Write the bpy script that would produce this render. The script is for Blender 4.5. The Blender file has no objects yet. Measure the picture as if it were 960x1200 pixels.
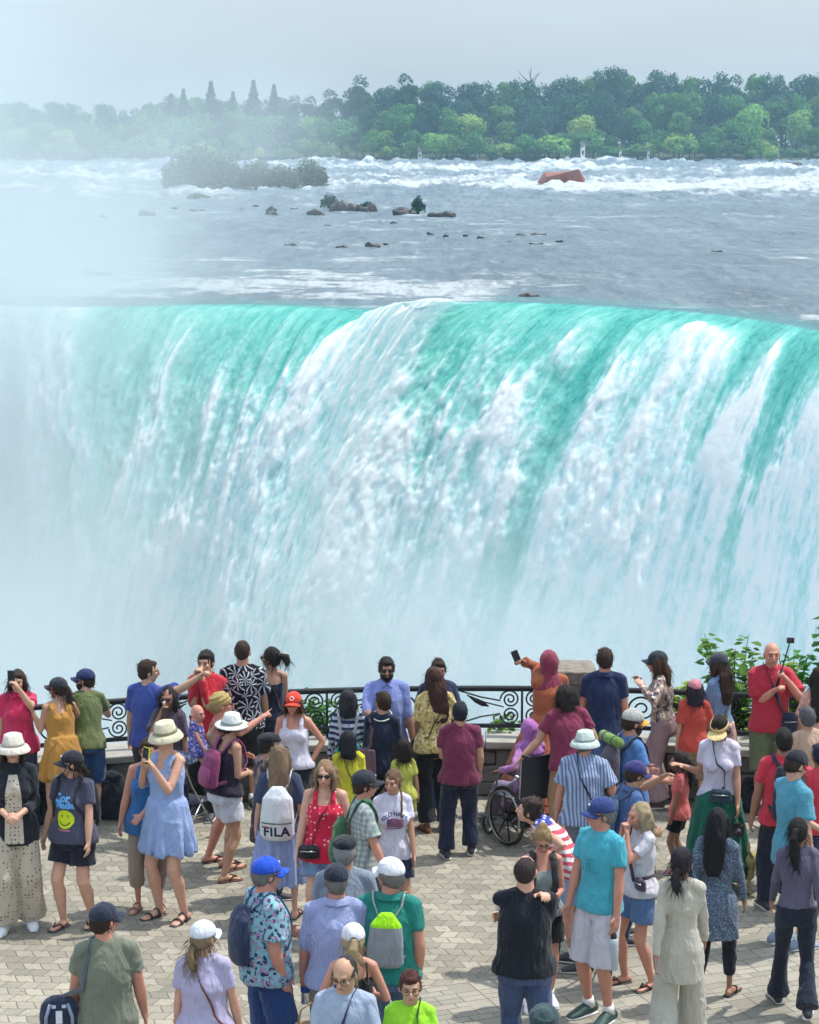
import bpy, math, random
import numpy as np
from mathutils import Vector, Matrix, Quaternion
from mathutils.bvhtree import BVHTree
R = math.radians
random.seed(7); rng = np.random.default_rng(7)
sc = bpy.context.scene
COL = sc.collection
# ---------------------------------------------------------------- camera
FPX, CX, CY, W0, H0 = 2700.0, 480.0, 600.0, 960, 1200
CAMZ, PITCH = 7.0, R(9.15)
cam_d = bpy.data.cameras.new('camera'); cam = bpy.data.objects.new('camera', cam_d); COL.objects.link(cam)
cam.location = (0, 0, CAMZ); cam.rotation_euler = (R(90) - PITCH, 0, 0)
cam_d.sensor_fit = 'HORIZONTAL'; cam_d.sensor_width = 36; cam_d.lens = 36 * FPX / W0
cam_d.clip_start = 0.5; cam_d.clip_end = 8000
sc.camera = cam
cp, sp = math.cos(PITCH), math.sin(PITCH)
def ray(px, py):
    """direction of the sight line through a pixel of the photograph"""
    u = (px - CX) / FPX; v = -(py - CY) / FPX
    return np.array([u, cp + v * sp, -sp + v * cp])
def on_z(px, py, z):
    d = ray(px, py); t = (z - CAMZ) / d[2]
    return np.array([d[0] * t, d[1] * t, z])
def on_y(px, py, y):
    d = ray(px, py); t = y / d[1]
    return np.array([d[0] * t, y, CAMZ + d[2] * t])
# ---------------------------------------------------------------- noise
def _h(ix, iy, iz, seed):
    n = (ix.astype(np.int64) * 374761393 + iy.astype(np.int64) * 668265263 + iz.astype(np.int64) * 2147483647 + seed * 1274126177) & 0xffffffff
    n = ((n ^ (n >> 13)) * 1274126177) & 0xffffffff
    n = ((n ^ (n >> 15)) * 2246822519) & 0xffffffff
    return ((n ^ (n >> 16)) & 0xffffff) / float(0xffffff)
def vnoise(x, y, z=0.0, seed=0):
    x = np.asarray(x, float); y = np.asarray(y, float) + 0 * x; z = np.asarray(z, float) + 0 * x
    ix, iy, iz = np.floor(x), np.floor(y), np.floor(z)
    fx, fy, fz = x - ix, y - iy, z - iz
    fx, fy, fz = [f * f * (3 - 2 * f) for f in (fx, fy, fz)]
    r = 0
    for a in (0, 1):
        for b in (0, 1):
            for c in (0, 1):
                w = (fx if a else 1 - fx) * (fy if b else 1 - fy) * (fz if c else 1 - fz)
                r = r + w * _h(ix + a, iy + b, iz + c, seed)
    return r * 2 - 1
def fbm(x, y, z=0.0, o=4, seed=0, g=0.5):
    r = 0; a = 1; t = 0
    for k in range(o):
        r = r + a * vnoise(np.asarray(x) * 2 ** k, np.asarray(y) * 2 ** k, np.asarray(z) * 2 ** k, seed + k * 17); t += a; a *= g
    return r / t
def sstep(a, b, x):
    t = np.clip((x - a) / (b - a), 0, 1); return t * t * (3 - 2 * t)
# ---------------------------------------------------------------- objects
def prop(o, label=None, cat=None, group=None, kind=None):
    if label: o['label'] = label
    if cat: o['category'] = cat
    if group: o['group'] = group
    if kind: o['kind'] = kind
    return o
def link(o, parent=None):
    COL.objects.link(o)
    if parent is not None: o.parent = parent
    return o
def empty(name, loc=(0, 0, 0), rz=0.0):
    o = bpy.data.objects.new(name, None); o.empty_display_size = 0.2
    o.location = loc; o.rotation_euler = (0, 0, rz); return link(o)
def smooth(me, on=True):
    me.polygons.foreach_set('use_smooth', np.full(len(me.polygons), on, bool))
def mesh_np(name, V, F4, mat=None, parent=None, sm=True, attrs=None):
    """grid style meshes: V (n,3), F4 (m,4)"""
    me = bpy.data.meshes.new(name); V = np.ascontiguousarray(V, np.float32); F4 = np.ascontiguousarray(F4, np.int32)
    me.vertices.add(len(V)); me.vertices.foreach_set('co', V.ravel())
    k = F4.shape[1]
    me.loops.add(F4.size); me.loops.foreach_set('vertex_index', F4.ravel())
    me.polygons.add(len(F4)); me.polygons.foreach_set('loop_start', np.arange(0, F4.size, k, dtype=np.int32))
    me.update(calc_edges=True); smooth(me, sm)
    for n_, a in (attrs or {}).items():
        at = me.attributes.new(n_, 'FLOAT', 'POINT'); at.data.foreach_set('value', np.ascontiguousarray(a, np.float32).ravel())
    if mat: me.materials.append(mat)
    o = bpy.data.objects.new(name, me); return link(o, parent)
def grid_faces(nr, nc):
    i = np.arange(nr * nc).reshape(nr, nc)
    return np.stack([i[:-1, :-1], i[:-1, 1:], i[1:, 1:], i[1:, :-1]], -1).reshape(-1, 4)
class MB:
    """collects shapes into one mesh"""
    def __init__(s): s.v = []; s.f = []
    def add(s, V, F):
        n = len(s.v); s.v += [tuple(p) for p in V]; s.f += [tuple(i + n for i in f) for f in F]; return s
    def box(s, c, d, rz=0.0, rot=None, taper=1.0):
        M = rot if rot is not None else Matrix.Rotation(rz, 3, 'Z')
        V = []
        for z in (-.5, .5):
            k = taper if z > 0 else 1.0
            for x, y in ((-.5, -.5), (.5, -.5), (.5, .5), (-.5, .5)):
                V.append(Vector(c) + M @ Vector((x * d[0] * k, y * d[1] * k, z * d[2])))
        return s.add(V, [(3, 2, 1, 0), (4, 5, 6, 7), (0, 1, 5, 4), (1, 2, 6, 5), (2, 3, 7, 6), (3, 0, 4, 7)])
    def tube(s, P, r, n=8, ref=None, caps=True, round_=False):
        """P path, r radius or (ra, rb) per point; ra lies along ref"""
        P = [Vector(p) for p in P]; m = len(P)
        if not hasattr(r, '__len__'): r = [r] * m
        r = [(q, q) if not hasattr(q, '__len__') else tuple(q) for q in r]
        if round_:
            t0 = (P[0] - P[1]).normalized(); t1 = (P[-1] - P[-2]).normalized()
            a, b = r[0], r[-1]; ma, mb = min(a), min(b)
            pre = [(P[0] + t0 * ma * q, (a[0] * w, a[1] * w)) for q, w in ((.92, .38), (.7, .71), (.38, .92))]
            post = [(P[-1] + t1 * mb * q, (b[0] * w, b[1] * w)) for q, w in ((.38, .92), (.7, .71), (.92, .38))]
            P = [p for p, _ in pre] + P + [p for p, _ in post]; r = [q for _, q in pre] + r + [q for _, q in post]; m = len(P)
        ring0 = None; V = []; ux = None
        for i in range(m):
            t = (P[min(i + 1, m - 1)] - P[max(i - 1, 0)])
            t = t.normalized() if t.length > 1e-9 else Vector((0, 0, 1))
            if ref is not None: a = Vector(ref)
            elif ux is None: a = Vector((1, 0, 0)) if abs(t.x) < .9 else Vector((0, 1, 0))
            else: a = ux
            ux = (a - t * a.dot(t)); ux = ux.normalized() if ux.length > 1e-6 else Vector((0, 1, 0))
            uy = t.cross(ux)
            for k in range(n):
                th = 2 * math.pi * k / n
                V.append(P[i] + ux * (math.cos(th) * r[i][0]) + uy * (math.sin(th) * r[i][1]))
        F = [(i * n + k, i * n + (k + 1) % n, (i + 1) * n + (k + 1) % n, (i + 1) * n + k) for i in range(m - 1) for k in range(n)]
        if caps: F += [tuple(range(n - 1, -1, -1)), tuple((m - 1) * n + k for k in range(n))]
        return s.add(V, F)
    def ell(s, c, r, rot=None, nu=14, nv=9, z0=-1.0, z1=1.0):
        """ellipsoid, optionally cut between z0..z1 of its unit height (flat ends)"""
        M = rot if rot is not None else Matrix.Identity(3); V = []; c = Vector(c)
        a0, a1 = math.asin(z0), math.asin(z1)
        lo = z0 > -.999; hi = z1 < .999
        rows = [a0 + (a1 - a0) * i / nv for i in range(nv + 1)]
        if not lo: rows = rows[1:]
        if not hi: rows = rows[:-1]
        for a in rows:
            for k in range(nu):
                th = 2 * math.pi * k / nu
                V.append(c + M @ Vector((r[0] * math.cos(a) * math.cos(th), r[1] * math.cos(a) * math.sin(th), r[2] * math.sin(a))))
        m = len(rows)
        F = [(i * nu + k, i * nu + (k + 1) % nu, (i + 1) * nu + (k + 1) % nu, (i + 1) * nu + k) for i in range(m - 1) for k in range(nu)]
        if lo: F.append(tuple(range(nu - 1, -1, -1)))
        else:
            V.append(c + M @ Vector((0, 0, -r[2]))); q = len(V) - 1; F += [(q, (k + 1) % nu, k) for k in range(nu)]
        if hi: F.append(tuple((m - 1) * nu + k for k in range(nu)))
        else:
            V.append(c + M @ Vector((0, 0, r[2]))); q = len(V) - 1; F += [((m - 1) * nu + k, (m - 1) * nu + (k + 1) % nu, q) for k in range(nu)]
        return s.add(V, F)
    def torus(s, c, R_, r, axis='x', nu=28, nv=6, rot=None, a0=0.0, a1=2 * math.pi):
        c = Vector(c); full = abs(a1 - a0 - 2 * math.pi) < 1e-6; P = []
        for i in range(nu + (0 if full else 1)):
            a = a0 + (a1 - a0) * i / nu
            p = {'x': Vector((0, math.cos(a), math.sin(a))), 'y': Vector((math.cos(a), 0, math.sin(a))), 'z': Vector((math.cos(a), math.sin(a), 0))}[axis]
            if rot is not None: p = rot @ p
            P.append((p, a))
        ax = {'x': Vector((1, 0, 0)), 'y': Vector((0, 1, 0)), 'z': Vector((0, 0, 1))}[axis]
        if rot is not None: ax = rot @ ax
        V = []
        for p, a in P:
            for k in range(nv):
                b = 2 * math.pi * k / nv; V.append(c + p * (R_ + r * math.cos(b)) + ax * (r * math.sin(b)))
        m = len(P); F = []
        for i in range(m if full else m - 1):
            j = (i + 1) % m
            for k in range(nv): F.append((i * nv + k, j * nv + k, j * nv + (k + 1) % nv, i * nv + (k + 1) % nv))
        return s.add(V, F)
    def mesh(s, name):
        me = bpy.data.meshes.new(name); me.from_pydata(s.v, [], s.f); me.validate(); me.update(); return me
    def obj(s, name, mat, parent=None, sm=True, recalc=False):
        me = s.mesh(name)
        if mat: me.materials.append(mat)
        smooth(me, sm); o = bpy.data.objects.new(name, me); return link(o, parent)
# ---------------------------------------------------------------- materials
class NT:
    def __init__(s, m): s.t = m.node_tree; s.n = s.t.nodes; s.l = s.t.links
    def new(s, typ, **kw):
        n = s.n.new(typ)
        for k, v in kw.items():
            if k == 'ins':
                for a, b in v.items():
                    if isinstance(b, bpy.types.NodeSocket): s.l.new(b, n.inputs[a])
                    else: n.inputs[a].default_value = b
            else: setattr(n, k, v)
        return n
    def math(s, op, a, b=0.0, c=None):
        n = s.new('ShaderNodeMath', operation=op)
        for i, q in enumerate([a, b] + ([c] if c is not None else [])):
            if isinstance(q, bpy.types.NodeSocket): s.l.new(q, n.inputs[i])
            else: n.inputs[i].default_value = q
        return n.outputs[0]
    def mix(s, f, a, b, typ='MIX'):
        n = s.new('ShaderNodeMix', data_type='RGBA', blend_type=typ)
        for i, q in ((0, f), (6, a), (7, b)):
            if isinstance(q, bpy.types.NodeSocket): s.l.new(q, n.inputs[i])
            else: n.inputs[i].default_value = q if i == 0 else (*q[:3], 1)
        return n.outputs[2]
    def ramp(s, f, stops, interp='LINEAR'):
        n = s.new('ShaderNodeValToRGB'); cr = n.color_ramp; cr.interpolation = interp
        while len(cr.elements) < len(stops): cr.elements.new(0.5)
        for e, (p, c) in zip(cr.elements, stops):
            e.position = p; e.color = (*c[:3], 1) if hasattr(c, '__len__') else (c, c, c, 1)
        s.l.new(f, n.inputs[0]); return n.outputs[0]
    def noise(s, vec, scale, detail=3, rough=.5, dist=0.0, dim='3D'):
        n = s.new('ShaderNodeTexNoise', noise_dimensions=dim); n.inputs['Scale'].default_value = scale
        n.inputs['Detail'].default_value = detail; n.inputs['Roughness'].default_value = rough; n.inputs['Distortion'].default_value = dist
        if vec is not None: s.l.new(vec, n.inputs['Vector'])
        return n.outputs['Fac']
    def mapping(s, vec, scale=(1, 1, 1), loc=(0, 0, 0), rot=(0, 0, 0)):
        n = s.new('ShaderNodeMapping'); n.inputs['Scale'].default_value = scale; n.inputs['Location'].default_value = loc; n.inputs['Rotation'].default_value = rot
        s.l.new(vec, n.inputs['Vector']); return n.outputs[0]
    def bump(s, h, strength=.3, dist=.01):
        n = s.new('ShaderNodeBump'); n.inputs['Strength'].default_value = strength; n.inputs['Distance'].default_value = dist
        s.l.new(h, n.inputs['Height']); return n.outputs[0]
def new_mat(name):
    m = bpy.data.materials.new(name); m.use_nodes = True; t = NT(m); b = t.n['Principled BSDF']; return m, t, b
def sset(b, **kw):
    for k, v in kw.items():
        k = k.replace('_', ' ')
        if k == 'Base Color' and not isinstance(v, bpy.types.NodeSocket): v = (*v[:3], 1)
        b.inputs[k].default_value = v
def simple(name, col, rough=.6, metal=0.0, noise_=0.15, scale=20.0, bump=0.0, spec=.5):
    m, t, b = new_mat(name); tc = t.new('ShaderNodeTexCoord').outputs['Object']
    n = t.noise(tc, scale, 4)
    c = t.mix(n, [q * (1 - noise_) for q in col], [min(1, q * (1 + noise_)) for q in col]); t.l.new(c, b.inputs['Base Color'])
    sset(b, Roughness=rough, Metallic=metal); b.inputs['Specular IOR Level'].default_value = spec
    if bump: t.l.new(t.bump(n, bump, .01), b.inputs['Normal'])
    return m
# ---------------------------------------------------------------- world, sun
SUN_EL, SUN_AZ = R(64), R(68)       # azimuth measured from +Y towards +X
sdir = Vector((math.sin(SUN_AZ) * math.cos(SUN_EL), math.cos(SUN_AZ) * math.cos(SUN_EL), math.sin(SUN_EL)))
wd = bpy.data.worlds.new('World'); sc.world = wd; wd.use_nodes = True
wt = NT(wd); bg = wt.n['Background']
sky = wt.new('ShaderNodeTexSky', sky_type='NISHITA'); sky.sun_disc = False; sky.sun_elevation = SUN_EL; sky.sun_rotation = SUN_AZ
sky.air_density = 1.2; sky.dust_density = 3.0; sky.ozone_density = 1.5; sky.altitude = 100
gen = wt.new('ShaderNodeTexCoord').outputs['Generated']
cl = wt.noise(wt.mapping(gen, (1.2, 1.2, 9)), 2.2, 5, .55)
veil = wt.ramp(cl, [(.3, .55), (.75, .88)])
sz_ = wt.new('ShaderNodeSeparateXYZ'); wt.l.new(gen, sz_.inputs[0])
hi = wt.ramp(sz_.outputs[2], [(.06, 1.0), (.55, 1.65)])
vc = wt.mix(1, (4.4, 5.15, 5.85), hi, 'MULTIPLY')
bgc = wt.mix(veil, sky.outputs[0], vc)
wt.l.new(bgc, bg.inputs['Color']); bg.inputs['Strength'].default_value = 0.145
sl = bpy.data.lights.new('sun', 'SUN'); sun = link(bpy.data.objects.new('sun', sl)); sl.energy = 3.8; sl.angle = R(1.2); sl.color = (1, .95, .86)
sun.rotation_euler = sdir.to_track_quat('Z', 'Y').to_euler(); sun.location = (30, 20, 80)
sc.view_settings.view_transform = 'Standard'; sc.view_settings.look = 'None'; sc.view_settings.gamma = 1; sc.view_settings.use_curve_mapping = False
sc.view_settings.exposure = 0.13
sc.cycles.max_bounces = 8; sc.cycles.diffuse_bounces = 3; sc.cycles.glossy_bounces = 2; sc.cycles.transmission_bounces = 4
sc.cycles.volume_bounces = 2; sc.cycles.transparent_max_bounces = 6
sc.cycles.volume_step_rate = 1.6; sc.cycles.volume_max_steps = 128
sc.cycles.use_denoising = True; sc.cycles.use_adaptive_sampling = True; sc.cycles.adaptive_threshold = 0.045
sc.cycles.caustics_reflective = False; sc.cycles.caustics_refractive = False
# ---------------------------------------------------------------- ground of the viewing plaza
def paving():
    m, t, b = new_mat('paving'); pos = t.new('ShaderNodeNewGeometry').outputs['Position']
    # zigzag interlocking pavers: rows whose joints run in a zigzag
    p = t.mapping(pos, (1, 1, 1), rot=(0, 0, R(4)))
    warp = t.new('ShaderNodeTexNoise'); warp.inputs['Scale'].default_value = 5.0; warp.inputs['Detail'].default_value = 2; t.l.new(p, warp.inputs['Vector'])
    off = t.new('ShaderNodeVectorMath', operation='MULTIPLY_ADD'); t.l.new(warp.outputs['Color'], off.inputs[0]); off.inputs[1].default_value = (.035, .035, 0); t.l.new(p, off.inputs[2])
    sx = t.new('ShaderNodeSeparateXYZ'); t.l.new(off.outputs[0], sx.inputs[0])
    BW, RH = .150, .150
    tri = t.math('PINGPONG', sx.outputs[0], BW / 4)
    tri = t.math('MULTIPLY', tri, .55)
    y2 = t.math('ADD', sx.outputs[1], tri)
    # end joints lean the other way on every other row
    row = t.math('FLOOR', t.math('DIVIDE', y2, RH))
    lean = t.math('MULTIPLY', t.math('PINGPONG', y2, RH), .35)
    x2 = t.math('ADD', sx.outputs[0], lean)
    cv = t.new('ShaderNodeCombineXYZ'); t.l.new(x2, cv.inputs[0]); t.l.new(y2, cv.inputs[1])
    def brick(vec, bw, rh, ms, c1, c2, off_=.5, freq=2):
        n = t.new('ShaderNodeTexBrick'); n.offset = off_; n.offset_frequency = freq; n.squash = 1
        t.l.new(vec, n.inputs['Vector'])
        for k, v in (('Scale', 1.0), ('Mortar Size', ms), ('Mortar Smooth', .25), ('Bias', 0.0), ('Brick Width', bw), ('Row Height', rh)): n.inputs[k].default_value = v
        n.inputs['Color1'].default_value = (*c1, 1); n.inputs['Color2'].default_value = (*c2, 1); n.inputs['Mortar'].default_value = (.15, .135, .105, 1)
        return n
    b1 = brick(cv.outputs[0], BW, RH, .0050, (.41, .375, .30), (.255, .235, .19))
    p2 = t.mapping(pos, (1, 1, 1), rot=(0, 0, R(-22)))
    b2 = brick(p2, .40, .20, .006, (.40, .37, .305), (.29, .27, .225), .5, 2)
    b3 = brick(p2, .20, .10, .005, (.40, .375, .31), (.29, .27, .225), .5, 3)
    n3 = t.new('ShaderNodeTexWhiteNoise', noise_dimensions='2D')
    fl = t.new('ShaderNodeVectorMath', operation='SNAP'); t.l.new(p2, fl.inputs[0]); fl.inputs[1].default_value = (.4, .2, 1)
    t.l.new(fl.outputs[0], n3.inputs['Vector'])
    pick = t.math('GREATER_THAN', n3.outputs['Value'], .45)
    lower = t.mix(pick, b2.outputs['Color'], b3.outputs['Color']); lowf = t.mix(pick, b2.outputs['Fac'], b3.outputs['Fac'])
    # boundary between the two laying patterns
    A, B = on_z(240, 1200, 0), on_z(960, 1082, 0)
    nx, ny = -(B[1] - A[1]), (B[0] - A[0]); L = math.hypot(nx, ny); nx /= L; ny /= L
    sp_ = t.new('ShaderNodeSeparateXYZ'); t.l.new(pos, sp_.inputs[0])
    side = t.math('ADD', t.math('MULTIPLY', sp_.outputs[0], nx), t.math('MULTIPLY', sp_.outputs[1], ny))
    near = t.math('LESS_THAN', side, A[0] * nx + A[1] * ny)
    col = t.mix(near, b1.outputs['Color'], lower); fac = t.mix(near, b1.outputs['Fac'], lowf)
    big = t.noise(pos, 1.1, 5, .6); col = t.mix(1, col, t.ramp(big, [(.3, .80), (.7, 1.10)]), 'MULTIPLY')
    fine = t.noise(pos, 60, 5, .7); col = t.mix(1, col, t.ramp(fine, [(.25, .70), (.75, 1.18)]), 'MULTIPLY')
    st = t.noise(t.mapping(pos, (1, 1.6, 1), loc=(3, 5, 0)), 2.7, 3, .6); col = t.mix(t.ramp(st, [(.58, 0.0), (.74, .5)]), col, (.17, .165, .14))
    gum = t.noise(t.mapping(pos, (1, 1, 1), loc=(7, 1, 0)), 11, 2, .4); col = t.mix(t.ramp(gum, [(.70, 0.0), (.74, .55)]), col, (.10, .095, .085))
    grit = t.noise(pos, 260, 2, .6); col = t.mix(1, col, t.ramp(grit, [(.3, .80), (.7, 1.15)]), 'MULTIPLY')
    t.l.new(col, b.inputs['Base Color']); sset(b, Roughness=.88)
    h = t.math('SUBTRACT', t.math('MULTIPLY', fine, .35), fac)
    t.l.new(t.bump(h, .6, .012), b.inputs['Normal'])
    return m
# railing / wall line in plan, read off the top rail (z = 1.15)
rail_px = [(-190, 846), (-60, 836), (30, 830), (130, 824), (215, 819), (350, 811), (480, 806), (600, 803), (720, 804), (830, 808), (940, 815), (1040, 824), (1170, 838)]
rail_pts = [on_z(x, y, 1.15) for x, y in rail_px]
def arc(xs):
    P = np.array([(p[0], p[1]) for p in rail_pts]); c = np.polyfit(P[:, 0], P[:, 1], 2); return np.polyval(c, xs)
def arc_y(x): return float(arc(np.array([x]))[0])
gx = np.linspace(-14, 14, 57)
V = []; 
for x in gx:
    yb = arc_y(x) + .9 if abs(x) < 10.6 else arc_y(10.6 * np.sign(x)) + .9
    for y in (-12, -1.5, 8, 16, 20, yb): V.append((x, y, 0))
plaza = mesh_np('plaza_paving', np.array(V), grid_faces(57, 6)[:, ::-1], paving(), sm=False)
prop(plaza, 'grey interlocking concrete pavers of the viewing plaza', None, None, 'structure')
# cliff below the plaza
V = []
for x in gx:
    yb = V_y = arc_y(x) + .9 if abs(x) < 10.6 else arc_y(10.6 * np.sign(x)) + .9
    for k, (dy, z) in enumerate(((0, -.004), (.25, -.6), (.6, -2), (1.2, -6), (2.0, -14), (3.5, -26), (8, -38), (18, -47), (30, -52))):
        V.append((x * (1 + .02 * k), yb + dy + (.5 * float(vnoise(x * .8, z * .4, 3)) if k else 0), z))
rock_m = simple('cliff_rock', (.16, .15, .13), .9, 0, .4, 3.0, .8)
cl_o = mesh_np('cliff', np.array(V), grid_faces(57, 9)[:, ::-1], rock_m, sm=False); prop(cl_o, 'rocky gorge cliff falling away below the plaza', None, None, 'structure')
# ================================================================= river, falls, mist
HW = 8.5; ZW = CAMZ - HW
brink_px = np.array([(-500, 352), (-250, 352), (-60, 356), (60, 360), (130, 360), (200, 357), (300, 356), (400, 360), (455, 364), (500, 360), (560, 352), (640, 352), (750, 358), (850, 365), (905, 372), (960, 382), (1060, 406), (1160, 440), (1260, 490), (1320, 535)], float)
def brink_y(x):
    y = np.interp(x, brink_px[:, 0], brink_px[:, 1]); r = 0
    for d in (-40, -20, 0, 20, 40): r = r + np.interp(x + d, brink_px[:, 0], brink_px[:, 1])
    return r / 5
def px_plane(px, py, z):
    px = np.asarray(px, float); py = np.asarray(py, float)
    u = (px - CX) / FPX; v = -(py - CY) / FPX
    dy = cp + v * sp; dz = -sp + v * cp; t = (z - CAMZ) / dz
    return u * t, dy * t
# ---- river surface : a fan of sight lines from the brink to the far shore
NC, NR = 900, 330
cx_ = np.linspace(-420, 1340, NC); by = brink_y(cx_)
top = 176.0
s = np.linspace(0, 1, NR) ** 1.0
PX = np.repeat(cx_[None, :], NR, 0); PY = by[None, :] + (top - by[None, :]) * s[:, None]
X, Y = px_plane(PX, PY, ZW)
edge = sstep(0, .06, s)[:, None]
dist = Y
# waves grow in the far rapids
rap = sstep(244, 226, PY) * (1 - .35 * sstep(196, 186, PY))           # white band of rapids
xg = (PX - 480) / 480
bandn = fbm(X * .006, Y * .02, 0, 4, 11)
w1 = fbm(X * .30, Y * .22, 0, 4, 3)
w2 = fbm(X * .05, Y * .045, 0, 4, 5)
amp = (.10 + .0012 * np.clip(dist - 110, 0, 900)) * (1 + 1.3 * rap)
Z = ZW + edge * amp * (w1 * 1.0 + w2 * .8)
# foam amount
LY = np.log(Y); patches = fbm(X * .030, LY * 17, 0, 4, 21, .6); crestn = fbm(X * .22, LY * 60, 0, 4, 22, .65); lines = fbm(X * .13, LY * 60, 0, 5, 24, .68)
fine = fbm(X * .6, LY * 110, 0, 3, 25)
def g1(y0, w): return np.exp(-((PY - y0 - 2.5 * fbm(PX * .012, 3 + y0, 0, 3, 9)) / w) ** 2)
rt = sstep(380, 520, PX)
band = .55 * g1(187, 3) + .50 * g1(196, 4) * (1 - rt) + .75 * g1(199, 4) * rt + .9 * g1(221, 7) * rt * sstep(520, 640, PX) + .4 * g1(217, 6) * rt + .65 * g1(182, 2.5) * (1 - rt) + .75 * g1(206, 3) * (1 - sstep(190, 230, PX)) + .45 * g1(222, 4) * (1 - rt) + .25 * g1(210, 5)
rap = sstep(240, 228, PY)
foam_r = rap * sstep(.16, .85, .10 + .74 * band + .60 * patches + .55 * crestn + .2 * fine)
foam_r = foam_r + (1 - rap) * .62 * sstep(.06, .55, lines * .75 + .6 * crestn + .35 * patches)
def blob(cx0, cy0, sx_, sy_): return np.exp(-((PX - cx0) / sx_) ** 2 - ((PY - cy0) / sy_) ** 2)
led = .62 * blob(330, 333, 330, 16) + 1.3 * blob(520, 350, 42, 9) + .5 * blob(300, 345, 260, 7) + 1.1 * blob(560, 333, 140, 6) + .7 * blob(470, 342, 110, 7) + .85 * blob(240, 332, 200, 11) + .8 * blob(130, 345, 60, 8) + .6 * blob(690, 322, 60, 4) + .55 * blob(700, 306, 150, 4) + .7 * blob(930, 302, 80, 3.5) + .7 * blob(880, 252, 60, 4) + .4 * blob(610, 284, 60, 3) + 1.6 * blob(965, 374, 34, 6) + .6 * blob(350, 318, 120, 5) + .35 * blob(420, 300, 300, 7)
leds = sstep(.30, .95, led * (.60 + 1.3 * fbm(X * .22, Y * .22, 0, 5, 31, .7)) + .55 * fbm(X * .9, Y * .9, 0, 4, 32, .65) * np.clip(led * 1.6, 0, 1))
foam_r = np.clip(foam_r + .85 * leds, 0, 1)
foam_r = foam_r * (1 - .6 * blob(760, 348, 260, 14) * (1 - np.clip(led, 0, 1)))
depth_c = .55 * sstep(.05, .0, s)[:, None] * np.ones_like(PX)
Z = Z + (foam_r * (.12 + .7 * rap) * (.35 + crestn) + rap * .55 * patches) * edge
def water_mat():
    m, t, b = new_mat('river_water'); at = t.new('ShaderNodeAttribute', attribute_name='foam').outputs['Fac']
    tl = t.new('ShaderNodeAttribute', attribute_name='teal').outputs['Fac']
    pos = t.new('ShaderNodeNewGeometry').outputs['Position']
    n = t.noise(t.mapping(pos, (.75, .10, 1)), 1.5, 7, .8); n2 = t.noise(t.mapping(pos, (.20, .022, 1)), 1.0, 7, .75)
    base = t.mix(t.ramp(t.math('ADD', t.math('MULTIPLY', n2, .5), t.math('MULTIPLY', n, .5)), [(.40, 0.0), (.60, 1.0)]), (.06, .115, .165), (.20, .29, .35))
    base = t.mix(tl, base, (.02, .33, .31))
    br = t.math('ADD', t.math('MULTIPLY', t.math('SUBTRACT', n, .5), 2.2), t.math('MULTIPLY', t.math('SUBTRACT', n2, .5), 1.8))
    f = t.math('ADD', at, t.math('MULTIPLY', br, t.math('ADD', .25, t.math('MULTIPLY', at, .9))))
    f = t.ramp(f, [(.22, 0.0), (.50, .38), (1.0, 1.0)])
    sparkle = t.noise(t.mapping(pos, (.55, .07, 1)), 2.0, 8, .92); f = t.math('MAXIMUM', f, t.ramp(sparkle, [(.52, 0.0), (.64, .55)]))  # sparkle of the ripples painted into the colour as pale flecks
    col = t.mix(f, base, (.64, .71, .75)); t.l.new(col, b.inputs['Base Color'])
    b.inputs['Specular IOR Level'].default_value = .35
    r = t.ramp(f, [(0, .30), (1, .9)]); t.l.new(r, b.inputs['Roughness'])
    h = t.noise(t.mapping(pos, (.9, .35, 1)), 1.1, 7, .8); t.l.new(t.bump(h, 1.0, .8), b.inputs['Normal'])
    return m
river = mesh_np('river', np.stack([X, Y, Z], -1).reshape(-1, 3), grid_faces(NR, NC), water_mat(), attrs={'foam': foam_r, 'teal': depth_c})
prop(river, 'wide grey-blue river with white rapids above the falls', None, None, 'structure')
# far river bed beyond the fan so nothing ends in mid air
V = [(-1500, 1150, ZW - .5), (1500, 1150, ZW - .5), (1500, 5200, ZW - .5), (-1500, 5200, ZW - .5)]
# ---- falling sheet
NU, NT_ = 900, 420
ub = np.linspace(-420, 1320, NU); bx, byy = px_plane(ub, brink_y(ub), ZW)
tt = (np.linspace(0, 1, NT_) ** .80) * 2.95
vl = np.interp(ub, [-400, -50, 60, 130, 300, 450, 560, 700, 850, 1000, 1300], [.6, .4, .8, 1.6, 2.9, 4.1, 5.1, 5.3, 5.0, 4.0, 3.4])
vy = np.interp(ub, [-400, 0, 130, 400, 700, 1000, 1300], [3.5, 4.0, 5.0, 5.6, 5.8, 6.0, 6.0])
U, T = np.meshgrid(ub, tt); VL = vl[None, :]; VY = vy[None, :]
FX = bx[None, :] - VL * T; FY = byy[None, :] - VY * T; FZ = ZW - 4.9 * T ** 2
# metres along the brink
um = np.concatenate([[0], np.cumsum(np.hypot(np.diff(bx), np.diff(byy)))]); UM = np.repeat(um[None, :], NT_, 0)
dn = 4.9 * T ** 2                                           # metres fallen
wob = .8 * fbm(UM * .15, T * 1.2, 0, 3, 40)
strk = fbm((UM + wob) * .55, T * .55, 0, 5, 41, .6)         # long streaks
strk2 = fbm((UM + wob) * 2.6, T * 1.3, 0, 4, 42, .6)
lump = fbm(UM * .45 + wob, dn * .28 - T * 1.0, 0, 5, 43, .6)
lumpf = fbm(UM * 1.5, dn * .9, 0, 4, 44, .6)
def rib(c, w, t0, t1, g=1.0, drift=0.0):                    # a foaming ribbon born at photo column c
    return g * np.exp(-((U - c - drift * T) / (w * (1 + .55 * T))) ** 2) * sstep(t0, t1, T)
rn = 1 + .8 * fbm(UM * .8 + wob, T * 1.6, 0, 4, 48, .6)
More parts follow.
